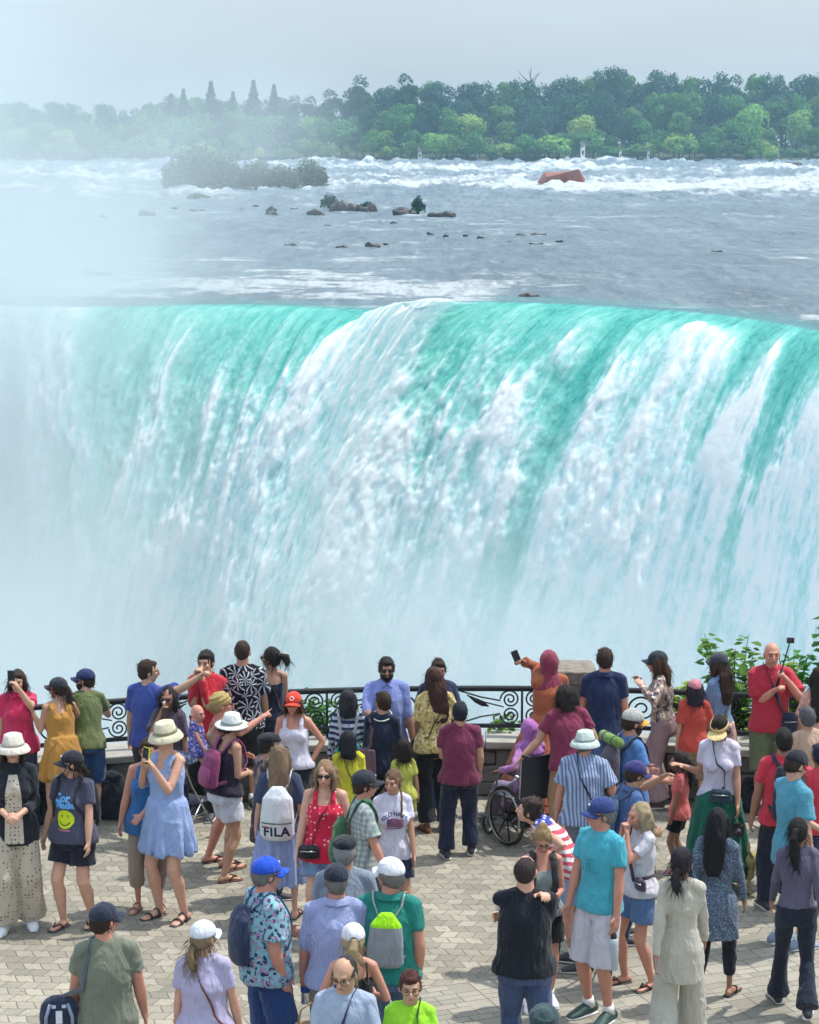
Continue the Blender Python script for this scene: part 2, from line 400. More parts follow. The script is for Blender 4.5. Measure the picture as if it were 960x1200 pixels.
ribs = rib(518, 36, -.1, .10, 1.5) + rib(492, 42, .15, .7, .95) + rib(735, 11, .1, .5, .40) + rib(866, 36, .20, .7, 1.3) + rib(1100, 60, .3, .9, .35) + rib(648, 12, .0, .4, .28) + rib(600, 22, .85, 1.3, .35) + rib(700, 18, .7, 1.2, .45) \
     + rib(1004, 18, .25, .8, .40) + rib(432, 24, .6, 1.3, .40) + rib(330, 20, .35, 1.0, .35) + rib(250, 16, .3, 1.0, .3) + rib(1060, 26, .5, 1.0, .45) + rib(800, 12, .15, .6, .25) + rib(945, 10, .05, .5, .3) + rib(375, 10, .1, .7, .2) + rib(1140, 36, .3, .9, .5)
ribs = ribs * rn
chan = rib(782, 15, .0, .3, .42) + rib(925, 11, .0, .3, .40) + rib(585, 20, .0, .3, .25) + rib(452, 18, .0, .3, .42) + rib(215, 12, .0, .3, .22) + rib(682, 13, .0, .3, .28) + rib(984, 11, .1, .4, .42) + rib(150, 14, 0, .3, .30) + rib(965, 16, .0, .3, .2)
leftw = sstep(152, 100, U + 14 * fbm(UM * 0 + 3, T * 2.0, 0, 3, 90))
mid_pale = .20 * np.exp(-((U - 300) / 130) ** 2) * sstep(0, .2, T)
strk3 = fbm((UM + wob) * 5.5, T * 1.0, 0, 3, 45, .6)
clump = sstep(-.05, .45, fbm(UM * .62 + wob * 1.3, dn * .34 - T * .8, 0, 5, 46, .62))
lateT = sstep(.5, 1.6, T)
foam = .12 + .34 * sstep(.10, 1.5, T) + ribs - chan * (1 - .85 * sstep(.8, 1.7, T)) + .26 * strk * (.5 + sstep(0, .6, T)) * (1 - .45 * lateT) + (.22 * strk2 + .20 * strk3) * sstep(-.05, .2, T) * (1 - .35 * lateT) + .40 * (clump - .3) * sstep(.15, .9, T) + .28 * lump * sstep(.25, 1.1, T) + .26 * lumpf * sstep(.2, .9, T) + mid_pale
foam = np.maximum(foam, leftw * (.84 + .55 * lump + .3 * lumpf))
foam = .45 + (foam - .45) * (.66 + .34 * np.clip(ribs, 0, 1)) + .05 * sstep(.2, .8, T); hi_ = sstep(.5, .9, foam); foam = np.clip(np.minimum(foam, .80) + hi_ * (.10 + .26 * lumpf + .22 * lump + .18 * (clump - .5) + .14 * strk2 + .12 * strk3), 0, 1.1)
dsp = sstep(.08, 1.2, T) * (.32 * lump + .15 * lumpf + .12 * strk * (1 - lateT) + .16 * clump) + foam * .45 * sstep(.03, .5, T) + .14 * strk2 * sstep(.02, .3, T) + np.clip(ribs, 0, 1.2) * .6 * sstep(0, .4, T)
# displacement along the outward normal (towards the viewer and up)
nrm = np.stack([-VL * 0 - .25 * T / 1.0, -np.ones_like(T) * T * 9.8, np.sqrt(VL ** 2 + VY ** 2) * np.ones_like(T)], -1)
nrm /= np.linalg.norm(nrm, axis=-1, keepdims=True)
dsp = (dsp + leftw * sstep(.2, .8, T) * (1.6 * lump + .7 * lumpf)) * sstep(0, .22, T) * (1 - .6 * sstep(830, 980, U))
P = np.stack([FX, FY, FZ], -1) + nrm * dsp[..., None]
def falls_mat():
    m, t, b = new_mat('falling_water'); at = t.new('ShaderNodeAttribute', attribute_name='foam').outputs['Fac']
    sm_ = t.new('ShaderNodeAttribute', attribute_name='streak').outputs['Fac']
    uv = t.new('ShaderNodeCombineXYZ'); au = t.new('ShaderNodeAttribute', attribute_name='um').outputs['Fac']; av = t.new('ShaderNodeAttribute', attribute_name='tm').outputs['Fac']
    t.l.new(au, uv.inputs[0]); t.l.new(av, uv.inputs[1])
    s1 = t.noise(t.mapping(uv.outputs[0], (3.4, 1.7, 1)), 1.0, 6, .75)
    s2 = t.noise(t.mapping(uv.outputs[0], (1.3, 1.2, 1)), 1.2, 7, .74, .5)
    f = t.math('ADD', at, t.math('MULTIPLY', t.math('SUBTRACT', s1, .5), .60))
    f = t.math('ADD', f, t.math('MULTIPLY', t.math('SUBTRACT', s2, .5), .85))
    col = t.ramp(f, [(.0, (.015, .33, .28)), (.18, (.06, .49, .425)), (.40, (.20, .63, .57)), (.62, (.42, .76, .73)), (.77, (.68, .89, .92)), (.96, (.94, .965, .975))])
    lp = t.new('ShaderNodeAttribute', attribute_name='lip').outputs['Fac']; lf_ = t.math('ADD', lp, t.math('MULTIPLY', t.math('SUBTRACT', s1, .5), 1.2)); col = t.mix(t.ramp(lf_, [(.35, 0.0), (.75, .85)]), col, (.10, .20, .25))
    t.l.new(col, b.inputs['Base Color']); t.l.new(t.ramp(f, [(.1, .25), (.5, .9)]), b.inputs['Roughness'])
    h = t.math('ADD', t.math('MULTIPLY', s1, .6), t.math('MULTIPLY', s2, 1.0)); bp = t.bump(h, .35, .28); t.l.new(bp, b.inputs['Normal'])
    tr = t.new('ShaderNodeBsdfTranslucent'); t.l.new(col, tr.inputs[0]); t.l.new(bp, tr.inputs['Normal'])
    mx = t.new('ShaderNodeMixShader'); mx.inputs[0].default_value = .30; t.l.new(b.outputs[0], mx.inputs[1]); t.l.new(tr.outputs[0], mx.inputs[2])
    t.l.new(mx.outputs[0], t.n['Material Output'].inputs['Surface'])
    return m
falls = mesh_np('waterfall', P.reshape(-1, 3), grid_faces(NT_, NU)[:, ::-1], falls_mat(), attrs={'foam': foam, 'um': UM, 'tm': dn + 2.5 * T, 'streak': strk, 'lip': sstep(.26, .0, T) * (1 - np.clip(ribs, 0, 1)) * sstep(60, 160, U) * (.55 + .45 * sstep(500, 640, U))})
prop(falls, 'turquoise and white waterfall pouring over the curved brink', None, None, 'structure')
# plunge pool
pool_m, pt, pb = new_mat('pool_foam'); pn = pt.noise(pt.new('ShaderNodeNewGeometry').outputs['Position'], .12, 5, .6)
pt.l.new(pt.ramp(pn, [(.35, (.35, .58, .60)), (.6, (.80, .86, .88))]), pb.inputs['Base Color']); sset(pb, Roughness=.7)
gx2, gy2 = np.meshgrid(np.linspace(-190, 190, 60), np.linspace(20, 170, 40))
pool = mesh_np('plunge_pool', np.stack([gx2, gy2, -43.5 + 1.2 * fbm(gx2 * .08, gy2 * .08, 0, 4, 60)], -1).reshape(-1, 3), grid_faces(40, 60), pool_m)
prop(pool, 'churning white water at the foot of the falls', None, None, 'structure')
# ---- spray cloud: real volume between the plaza and the falls
def mist_mat():
    m = bpy.data.materials.new('spray'); m.use_nodes = True; t = NT(m); t.n.remove(t.n['Principled BSDF'])
    pv = t.new('ShaderNodeVolumePrincipled'); t.l.new(pv.outputs[0], t.n['Material Output'].inputs['Volume'])
    pv.inputs['Color'].default_value = (.77, .865, .905, 1); pv.inputs['Anisotropy'].default_value = .1
    pos = t.new('ShaderNodeNewGeometry').outputs['Position']; sx = t.new('ShaderNodeSeparateXYZ'); t.l.new(pos, sx.inputs[0])
    x, y, z = sx.outputs
    def mr(v, a, b, c=0.0, d=1.0):
        n = t.new('ShaderNodeMapRange', interpolation_type='SMOOTHSTEP'); t.l.new(v, n.inputs[0])
        for i, q in enumerate((a, b, c, d)): n.inputs[i + 1].default_value = q
        return n.outputs[0]
    nz = t.noise(t.mapping(pos, (1, 1, .8)), .075, 4, .55)
    nn = mr(nz, .34, .66, .0, 2.0)
    # low bank in front of the foot of the falls
    low = mr(z, -2.5, -15.0); low = t.math('MULTIPLY', low, mr(z, -9.0, -17.0, .5, 3.0))
    low = t.math('MULTIPLY', low, mr(y, 45, 75)); low = t.math('MULTIPLY', low, mr(x, 30, -22, .85, .95))
    # plume that climbs at the left
    lf = t.math('ADD', x, t.math('MULTIPLY', z, .22)); pl = mr(lf, -6.0, -22.0)
    pl = t.math('MULTIPLY', pl, mr(z, 16, -10, .25, 1.0)); pl = t.math('MULTIPLY', pl, mr(z, 24, 10))
    pl = t.math('MULTIPLY', pl, mr(y, 60, 85)); pl = t.math('MULTIPLY', pl, mr(y, 150, 125))
    # thin drift in front of the island
    dx = t.math('ABSOLUTE', t.math('ADD', x, 10.0)); dz = t.math('ABSOLUTE', t.math('SUBTRACT', z, 7.5))
    dr = t.math('MULTIPLY', mr(dx, 8.5, 0), mr(dz, 6.0, 0)); dr = t.math('MULTIPLY', dr, mr(y, 100, 115))
    vl_ = t.math('MULTIPLY', mr(x, 1, -21), mr(y, 92, 110)); vl_ = t.math('MULTIPLY', vl_, mr(z, 21, 9)); vl_ = t.math('MULTIPLY', vl_, mr(z, -6, 0))
    a = t.math('MULTIPLY', low, .026); a = t.math('ADD', a, t.math('MULTIPLY', pl, .030)); a = t.math('ADD', a, t.math('MULTIPLY', dr, .012)); lc = t.math('MULTIPLY', mr(x, -8.5, -19.5), mr(z, 6.0, -2.0)); lc = t.math('MULTIPLY', lc, mr(y, 96, 106)); a = t.math('ADD', a, t.math('MULTIPLY', t.math('MULTIPLY', lc, mr(y, 134, 124)), .060)); a = t.math('ADD', a, t.math('MULTIPLY', vl_, .008))
    a = t.math('MULTIPLY', a, nn); t.l.new(a, pv.inputs['Density'])
    m.cycles.volume_sampling = 'MULTIPLE_IMPORTANCE' if hasattr(m.cycles, 'volume_sampling') else m.cycles.volume_sampling
    m.volume_intersection_method = 'FAST' if hasattr(m, 'volume_intersection_method') else None
    return m
MIST = True
if MIST:
    mb = MB(); mb.box((0, 97, -9.5), (130, 106, 67)); mm = mb.obj('mist', mist_mat(), sm=False)
    mm.data.materials[0].cycles.volume_step_rate = 1.0
    prop(mm, 'pale spray cloud rising from the foot of the falls', None, None, 'stuff')
HAZE = True
if HAZE:
    hm = bpy.data.materials.new('air'); hm.use_nodes = True; ht = NT(hm); ht.n.remove(ht.n['Principled BSDF'])
    hv = ht.new('ShaderNodeVolumePrincipled'); hv.inputs['Density'].default_value = .00021; hv.inputs['Color'].default_value = (.50, .78, 1, 1); hv.inputs['Anisotropy'].default_value = .1
    ht.l.new(hv.outputs[0], ht.n['Material Output'].inputs['Volume'])
    hb = MB(); hb.box((0, 740, -1.0), (1700, 1530, 106)); hz = hb.obj('haze', hm, sm=False); prop(hz, 'pale blue summer haze in the air', None, None, 'stuff')
# ================================================================= far shore, island, rocks
def leaf_mat(name, c1, c2):
    m, t, b = new_mat(name); pos = t.new('ShaderNodeTexCoord').outputs['Object']; oi = t.new('ShaderNodeObjectInfo').outputs['Random']
    n = t.noise(pos, .35, 4, .6); n2 = t.noise(pos, 3.0, 2, .6)
    c = t.mix(t.ramp(n, [(.3, 0.0), (.7, 1.0)]), c1, c2); hs = t.new('ShaderNodeHueSaturation'); t.l.new(c, hs.inputs['Color'])
    t.l.new(t.math('ADD', .47, t.math('MULTIPLY', oi, .06)), hs.inputs['Hue']); t.l.new(t.math('ADD', .75, t.math('MULTIPLY', n2, .6)), hs.inputs['Value'])
    t.l.new(hs.outputs[0], b.inputs['Base Color']); sset(b, Roughness=.6); b.inputs['Specular IOR Level'].default_value = .2
    tr = t.new('ShaderNodeBsdfTranslucent'); t.l.new(hs.outputs[0], tr.inputs[0]); mx = t.new('ShaderNodeMixShader'); mx.inputs[0].default_value = .3
    t.l.new(b.outputs[0], mx.inputs[1]); t.l.new(tr.outputs[0], mx.inputs[2]); t.l.new(mx.outputs[0], t.n['Material Output'].inputs['Surface'])
    return m
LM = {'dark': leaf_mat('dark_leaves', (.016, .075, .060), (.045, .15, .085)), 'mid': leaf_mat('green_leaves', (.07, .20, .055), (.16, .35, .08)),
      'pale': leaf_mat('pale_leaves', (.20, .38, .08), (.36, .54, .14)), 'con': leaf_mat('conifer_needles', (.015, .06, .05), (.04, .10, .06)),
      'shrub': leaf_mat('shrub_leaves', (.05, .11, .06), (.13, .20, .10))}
bark = simple('bark', (.09, .07, .055), .9, 0, .3, 6, .4)
def crown_mesh(name, kind, h, w, n, lobes, leaf, seed):
    r = np.random.default_rng(seed); C = []
    for k in range(lobes):
        a = r.uniform(0, 6.28); q = r.uniform(0, .62) * w * .5; z = h * r.uniform(.36, .90); rr = w * r.uniform(.11, .27)
        if k == 0: a, q, z, rr = 0, 0, h * .68, w * .36
        C.append((q * math.cos(a), q * math.sin(a), z, rr, rr * r.uniform(.75, 1.1)))
    P = []; D = []
    for i in range(n):
        c = C[r.integers(len(C))]; d = r.normal(size=3); d[2] = abs(d[2]) if r.uniform() < .6 else d[2]; d /= np.linalg.norm(d); q = r.uniform(.5, 1.08) ** .6
        P.append((c[0] + d[0] * c[3] * q, c[1] + d[1] * c[3] * q, c[2] + d[2] * c[4] * q)); D.append(d)
    P = np.array(P); P[:, 2] *= h / P[:, 2].max()
    return leaf_cards(name, P, leaf, r, out=np.array(D))
def leaf_cards(name, P, leaf, r, mat=None, up=.6, out=None):
    n = len(P); nr = r.normal(size=(n, 3)); nr[:, 2] = np.abs(nr[:, 2]) + up; nr = nr if out is None else r.normal(size=(n, 3)) * .45 + out + np.array([0, 0, .25]); nr /= np.linalg.norm(nr, axis=1, keepdims=True)
    a = np.cross(nr, r.normal(size=(n, 3))); a /= np.linalg.norm(a, axis=1, keepdims=True); b = np.cross(nr, a)
    s = leaf * r.uniform(.5, 1.3, (n, 1)); k = r.uniform(.5, 1, (n, 1))
    V = np.stack([P - a * s, P - b * s * k * .8, P + a * s, P + b * s * k * .8 + nr * s * .2], 1).reshape(-1, 3)
    F = np.arange(4 * n).reshape(n, 4); me_o = mesh_np(name, V, F, None, None, False); me = me_o.data; bpy.data.objects.remove(me_o); return me
def conifer_mesh(name, h, w, n, seed):
    r = np.random.default_rng(seed); z = r.uniform(0, 1, n) ** 1.25; tier = .55 + .45 * np.abs(np.sin(z * 30 + 1)); rad = (1 - z) ** 1.15 * w * .5 * tier + .02
    a = r.uniform(0, 6.28, n); q = np.sqrt(r.uniform(.2, 1, n)); P = np.stack([np.cos(a) * rad * q, np.sin(a) * rad * q, h * (.12 + .88 * z) - .12 * rad * q], 1)
    return leaf_cards(name, P, .38, r)
def trunk_mesh(h, r0, seed):
    r = random.Random(seed); b = MB(); b.tube([(0, 0, -2), (r.uniform(-.2, .2), 0, h * .3), (r.uniform(-.5, .5), r.uniform(-.3, .3), h * .62), (0, 0, h * .85)], [r0 * 1.3, r0, r0 * .6, r0 * .2], 7)
    for k in range(5):
        a = r.uniform(0, 6.28); z = h * r.uniform(.3, .6); l = h * r.uniform(.18, .28)
        b.tube([(0, 0, z), (math.cos(a) * l * .5, math.sin(a) * l * .5, z + l * .5), (math.cos(a) * l, math.sin(a) * l, z + l * .9)], [r0 * .45, r0 * .28, r0 * .1], 5)
    return b.mesh('trunk')
protos = []
for k, (knd, h, w, n, lobes) in enumerate([('dark', 22, 15, 3400, 22), ('dark', 20, 17, 3400, 26), ('mid', 19, 15, 3200, 20), ('mid', 16, 15, 3000, 20), ('pale', 14, 14, 3000, 20), ('dark', 24, 13, 3200, 20), ('pale', 8, 10, 1700, 9), ('mid', 9, 11, 1800, 9)]):
    cm = crown_mesh('crown', knd, h, w, n, lobes, .58, 100 + k); cm.materials.append(LM[knd]); tm = trunk_mesh(h, .35, k); tm.materials.append(bark); protos.append((knd, cm, tm, h, w))
for k, (h, w, n) in enumerate([(22, 8, 3000), (26, 8, 3200)]):
    cm = conifer_mesh('crown', h, w, n, 130 + k); cm.materials.append(LM['con']); tm = trunk_mesh(h, .25, 20 + k); tm.materials.append(bark); protos.append(('con', cm, tm, h, w))
tree_label = {'dark': 'dark green broadleaf tree in the wood on the far shore', 'mid': 'mid green broadleaf tree on the far shore', 'pale': 'pale green leafy tree at the far waterline', 'con': 'tall pointed conifer rising above the hazy far wood'}
def far_tree(px, top_y, y, pi, label=None, wk=1.0, base=None):
    """a far tree whose tip stands at the photo row top_y when seen from the plaza"""
    knd, cm, tm, h, w = protos[pi]; tp = on_y(px, top_y, y); bz = base if base is not None else bank_z(y)
    s = max(.35, (tp[2] - bz) / h); o = empty('conifer_tree' if knd == 'con' else 'broadleaf_tree', (tp[0], y, bz), random.uniform(0, 6.28)); sw = s * wk if knd == 'con' else min(s, 1.15) * wk
    o.scale = (sw, sw, s)
    for nm, me in (('crown', cm), ('trunk', tm)): link(bpy.data.objects.new(nm, me), o)
    prop(o, label or tree_label[knd], 'tree', 'trees of the far shore wood'); return o
SH0 = 1010.0
def bank_z(y): return ZW - .6 + min(70, max(0, (y - SH0))) * .10
rs = random.Random(5)
def skyline(x):
    return float(np.interp(x, [-60, 60, 130, 200, 260, 330, 400, 440, 520, 600, 650, 700, 740, 800, 860, 960, 1040], [118, 122, 124, 114, 116, 108, 104, 98, 97, 94, 92, 82, 90, 84, 86, 84, 86]))
for x in range(-50, 1030, 19):                         # back row, skyline
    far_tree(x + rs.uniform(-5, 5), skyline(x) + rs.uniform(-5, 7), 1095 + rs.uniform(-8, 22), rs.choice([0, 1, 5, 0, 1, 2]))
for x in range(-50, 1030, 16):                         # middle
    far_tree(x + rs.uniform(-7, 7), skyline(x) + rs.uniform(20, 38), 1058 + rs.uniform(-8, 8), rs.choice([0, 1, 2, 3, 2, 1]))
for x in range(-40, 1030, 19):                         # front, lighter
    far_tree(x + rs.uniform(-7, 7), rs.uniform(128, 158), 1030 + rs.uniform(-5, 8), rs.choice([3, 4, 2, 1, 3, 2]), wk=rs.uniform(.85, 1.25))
for x in range(-40, 1030, 14):                         # waterside scrub
    far_tree(x + rs.uniform(-7, 7), rs.uniform(154, 175), 1014 + rs.uniform(0, 9), rs.choice([6, 7, 3, 7, 2, 4]), wk=rs.uniform(.8, 1.7))
far_tree(880, 121, 1016, 4, 'large yellow-green tree standing forward at the right waterline', 1.05)
far_tree(905, 170, 1004, 6, 'low yellow-green bush spreading over the water at the right')
for x, y_ in ((247, 95), (215, 104), (297, 94), (321, 99), (273, 107), (200, 110)): far_tree(x, y_, 1088, 8 + (x % 2), {247: 'tallest pointed conifer above the hazy wood', 215: 'pointed conifer just left of the tallest one', 297: 'conifer second from the right of the hazy group', 321: 'rightmost conifer of the hazy group', 273: 'short conifer just right of the tallest one', 200: 'leftmost conifer of the hazy group'}[x], 2.3)
for x, y_ in ((422, 88), (475, 86), (720, 77), (512, 95), (770, 82), (845, 84)): far_tree(x, y_, 1085, 5 if x != 720 else 0, 'tall broad tree standing above the skyline %s' % {422: 'near the left third', 475: 'just left of centre', 720: 'at its highest point', 512: 'near the centre', 770: 'right of the highest tree', 845: 'towards the right'}[x])
# undergrowth that closes the wood between the trunks
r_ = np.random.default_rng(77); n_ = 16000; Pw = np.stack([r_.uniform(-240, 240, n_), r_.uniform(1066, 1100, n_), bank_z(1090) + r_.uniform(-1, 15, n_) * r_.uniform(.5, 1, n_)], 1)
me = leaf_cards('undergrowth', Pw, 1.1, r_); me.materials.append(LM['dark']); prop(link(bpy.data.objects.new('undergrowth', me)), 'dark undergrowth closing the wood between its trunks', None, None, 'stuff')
# bank
bx_ = np.linspace(-700, 700, 80); byv = np.array([SH0 - 3, SH0, SH0 + 8, SH0 + 50, SH0 + 120, SH0 + 400])
V = [(x, y + 3 * float(vnoise(x * .03, 1)), bank_z(y) - (.8 if k == 0 else 0)) for x in bx_ for k, y in enumerate(byv)]
shore = mesh_np('far_shore', np.array(V), grid_faces(80, 6)[:, ::-1], simple('shore_soil', (.06, .08, .04), .9, 0, .4, .2), sm=False); prop(shore, 'low wooded bank of the far shore', None, None, 'structure')
# small pale buildings half hidden at the waterline; the narrow twins stand for splash
for (x, y_, w, h, nm, lb) in ((492, 182, 6, 9, 'building', 'small white building among the trees at the far waterline, left one'), (727, 180, 3, 6, 'building', 'narrow white splash mark at the far waterline beside its twin'), (760, 180, 3, 6, 'building', 'narrow white splash mark at the far waterline, right of its twin'), (683, 172, 7, 4, 'building', 'low white building between far shore bushes')):
    c = on_y(x, y_, 1008); o = empty('building_or_splash', (c[0], 1008, ZW)); mb = MB(); hh = c[2] - ZW + h * .26
    mb.box((0, 0, hh / 2), (w * .26, 3, hh)); mb.obj('wall', simple('white_wall', (.7, .7, .68), .7), o, False)
    mb = MB(); mb.tube([(0, -1.8, hh), (0, 1.8, hh)], w * .26, 3); mb.obj('roof', simple('grey_roof', (.25, .25, .25), .8), o, False)
    mb = MB(); mb.box((0, -1.53, hh * .5), (w * .12, .06, hh * .25)); mb.obj('window', simple('dark_window', (.05, .06, .07), .3), o, False); prop(o, lb, 'building', 'white buildings on the far shore')
# bare dead branches over the wood
for x, lb in ((622, 'bare leafless tree sticking up above the wood'),):
    c = on_y(x, 80, 1100); o = empty('dead_tree', (c[0], 1100, bank_z(1100))); H_ = c[2] - bank_z(1100); mb = MB(); r = random.Random(3)
    for k in range(11):
        a = r.uniform(0, 6.28); z = H_ * r.uniform(.55, .9); l = r.uniform(3, 7); mb.tube([(0, 0, z), (math.cos(a) * l * .6, 0, z + l * .5), (math.cos(a) * l, .4, z + l)], [.16, .1, .05], 4)
    mb.obj('branches', bark, o); mb = MB(); mb.tube([(0, 0, 0), (.3, 0, H_ * .5), (0, 0, H_)], [.4, .3, .08], 6); mb.obj('trunk', bark, o); prop(o, lb, 'tree')
# ---- rocks
rockm = simple('wet_rock', (.055, .050, .048), .55, 0, .45, 1.2, .5)
rusty = simple('rusty_plate', (.26, .105, .075), .8, 0, .3, .8, .2)
def rock(px, py, wpx, hpx, label, cat='rock', m=rockm, name='rock', group=None, flat=1.0):
    c = on_z(px, py, ZW); k = c[1] / FPX; w, h = wpx * k, hpx * k; b = MB(); b.ell((0, 0, h * .1), (w / 2, w * .32, h * .85), nu=26, nv=12)
    seed = rs.random() * 90; V = []
    for p in b.v:
        n = .55 * float(fbm(p[0] / w * 4 + seed, p[1] / w * 4, p[2] / max(h, .1) * 1.2, 3, 8)); V.append((p[0] * (1 + n), p[1] * (1 + n), max(-h, min(p[2], h * (.62 + .25 * math.sin(seed + p[0] / w * 5)))) * (1 + 1.0 * n)))
    b.v = V; o = b.obj(name, m, None, False); o.location = (c[0], c[1], ZW); prop(o, label, cat, group); return o
for a in [(740 / 2, 252, 22, 9, 'low dark boulder at the left end of the mid-river rocks'), (400, 248, 34, 15, 'large rounded dark boulder with bushes in mid-river'), (429, 248, 24, 13, 'dark boulder right of the large one in mid-river'), (474, 251, 30, 8, 'flat dark slab left of the two small slabs'), (517, 253, 32, 9, 'long dark slab near the middle of the river'), (341, 288, 16, 4, 'small flat rock downstream at the left'), (401, 290, 14, 4, 'small flat rock between two others downstream'), (436, 289, 19, 7, 'rounded rock, right of three in a row downstream'), (610, 277, 14, 4, 'small rock left of a close pair'), (631, 276, 17, 5, 'small rock upper of a close pair'), (628, 287, 18, 4, 'flat rock lower of a close pair'), (840, 295, 14, 3, 'tiny dark rock alone at the right of the river'), (112, 323, 34, 10, 'hazy flat-topped block of rock near the left brink'), (100, 203, 32, 6, 'hazy grey rock low in the far left rapids'), (50, 203, 20, 4, 'small hazy rock in the far left rapids'), (172, 252, 20, 7, 'hazy rock left of the island'), (232, 249, 18, 6, 'hazy rock below the island, middle one'), (318, 252, 14, 6, 'small hazy rock below the island at right'), (928, 193, 20, 5, 'dark rock off the right end of the shore'), (694, 221, 12, 3, 'tiny rock beside the rusty wreck'), (240, 232, 14, 5, 'hazy rock close under the island'), (265, 234, 10, 4, 'smallest hazy rock close under the island'), (620, 347, 22, 5, 'dark rock just above the brink')]:
    rock(*a, group='rocks in the river')
tiny = [(505, 275, 8, 3), (523, 277, 7, 3), (545, 276, 6, 2), (563, 279, 9, 3), (480, 268, 6, 2), (462, 262, 9, 3), (452, 286, 6, 2), (384, 265, 8, 3), (300, 243, 9, 4), (285, 247, 8, 3), (345, 246, 9, 4), (122, 254, 9, 3), (205, 244, 8, 3), (597, 284, 7, 2), (655, 283, 8, 2), (508, 252, 8, 4), (356, 230, 9, 3), (140, 226, 10, 3)]
for a in tiny: rock(*a, 'tiny dark stone breaking the surface in mid-river', group='small stones scattered in the river', name='stone')
# rusty wreck
c = on_z(660, 218, ZW); k = c[1] / FPX; b = MB(); w, h = 50 * k, 18 * k
V = [(-w * .5, -1, 0), (w * .5, -1, 0), (w * .5, 5, 0), (-w * .5, 5, 0), (-w * .42, -1, h * .55), (-w * .05, 0, h * .80), (w * .33, -.5, h * 1.15), (w * .5, 0, h * .55), (w * .42, 5, h * .9), (-w * .35, 5, h * .7)]
b.add(V, [(0, 1, 7, 6, 5, 4), (4, 5, 9), (5, 6, 8, 9), (6, 7, 8), (1, 2, 8, 7), (2, 3, 9, 8), (3, 0, 4, 9), (0, 3, 2, 1)]); b.box((w * .05, -1.4, h * .3), (w * .02, .8, h * .62)); b.box((-w * .2, -1.3, h * .25), (w * .02, .7, h * .5))
o = b.obj('shipwreck', rusty, None, False); o.location = (c[0], c[1], ZW); o.rotation_euler = (R(4), R(3), R(8)); prop(o, 'rust-red hull of an old wreck stranded in the white rapids', 'wreck')
# ---- island and bushes
def shrub(px, py, wpx, hpx, n, label, mat='shrub', leaf=.35, name='shrub', depth=1.0):
    c = on_z(px, py, ZW); k = c[1] / FPX; w, h = wpx * k, hpx * k; r = np.random.default_rng(int(px * 7 + py)); P = []
    for i in range(n):
        a = r.uniform(0, 6.28); q = math.sqrt(r.uniform(0, 1)); top_ = h * (1 - .55 * q ** 2) * r.uniform(.7, 1.08) ; z = top_ * r.uniform(.05, 1) ** .6
        P.append((math.cos(a) * q * w / 2, math.sin(a) * q * w / 2 * depth, z))
    me = leaf_cards('foliage', np.array(P), leaf, r); me.materials.append(LM[mat]); o = empty(name, (c[0], c[1], ZW)); link(bpy.data.objects.new('foliage', me), o)
    b = MB(); rr = random.Random(px)
    for i in range(7): a = rr.uniform(0, 6.28); b.tube([(0, 0, -.3), (math.cos(a) * w * .15, 0, h * .4), (math.cos(a) * w * .3, math.sin(a) * w * .2, h * .75)], [.12, .08, .03], 5)
    b.obj('stem', bark, o); prop(o, label, 'bush', 'bushes on the river rocks'); return o
isl = MB(); c = on_z(288, 220, ZW); k = c[1] / FPX; isl.ell((0, 0, 0), (100 * k, 9, 1.3), nu=40, nv=8); oi_ = isl.obj('island', rockm); oi_.location = (c[0], c[1] + 4, ZW); prop(oi_, 'low rocky island under bushes in the rapids', None, None, 'structure')
shrub(232, 222, 84, 52, 5200, 'largest grey-green bush, at the left end of the island', depth=.5)
shrub(262, 222, 50, 40, 2500, 'rounded bush behind the largest one on the island', depth=.6)
shrub(300, 222, 46, 37, 1900, 'thin bush in the middle of the island', depth=.6)
shrub(330, 222, 40, 30, 1500, 'low bush right of the island middle', depth=.6)
shrub(362, 221, 46, 36, 1900, 'bushy clump at the right end of the island', depth=.6)
shrub(386, 244, 20, 18, 500, 'small dark bush on the left mid-river boulder', 'dark', .22)
shrub(430, 247, 20, 11, 420, 'low dark bush on the right mid-river boulder', 'dark', .22)
shrub(490, 250, 17, 22, 420, 'small lone bush standing on a river slab', 'dark', .2)
shrub(230, 234, 22, 8, 300, 'hazy tuft on a rock under the island', 'shrub', .2)
shrub(318, 250, 12, 9, 200, 'tiny hazy tuft right below the island', 'shrub', .18)
# ================================================================= people : generator
DG = bpy.context.evaluated_depsgraph_get()
def remesh(mb, name, voxel, smooth_it=2, disp=None):
    """fuse the collected closed shapes into one continuous surface"""
    me = mb.mesh('tmp'); o = bpy.data.objects.new('tmp', me); COL.objects.link(o)
    m = o.modifiers.new('r', 'REMESH'); m.mode = 'VOXEL'; m.voxel_size = voxel; m.adaptivity = 0
    if smooth_it: s_ = o.modifiers.new('s', 'SMOOTH'); s_.factor = .5; s_.iterations = smooth_it
    dg = bpy.context.evaluated_depsgraph_get(); res = bpy.data.meshes.new_from_object(o.evaluated_get(dg), depsgraph=dg)
    bpy.data.objects.remove(o); bpy.data.meshes.remove(me); res.name = name
    if disp:
        n = len(res.vertices); co = np.empty(n * 3, np.float32); no = np.empty(n * 3, np.float32)
        res.vertices.foreach_get('co', co); res.vertex_normals.foreach_get('vector', no); co = co.reshape(-1, 3); no = no.reshape(-1, 3)
        co = co + no * disp(co)[:, None]; res.vertices.foreach_set('co', co.astype(np.float32).ravel()); res.update()
    smooth(res); return res
MATS = {}
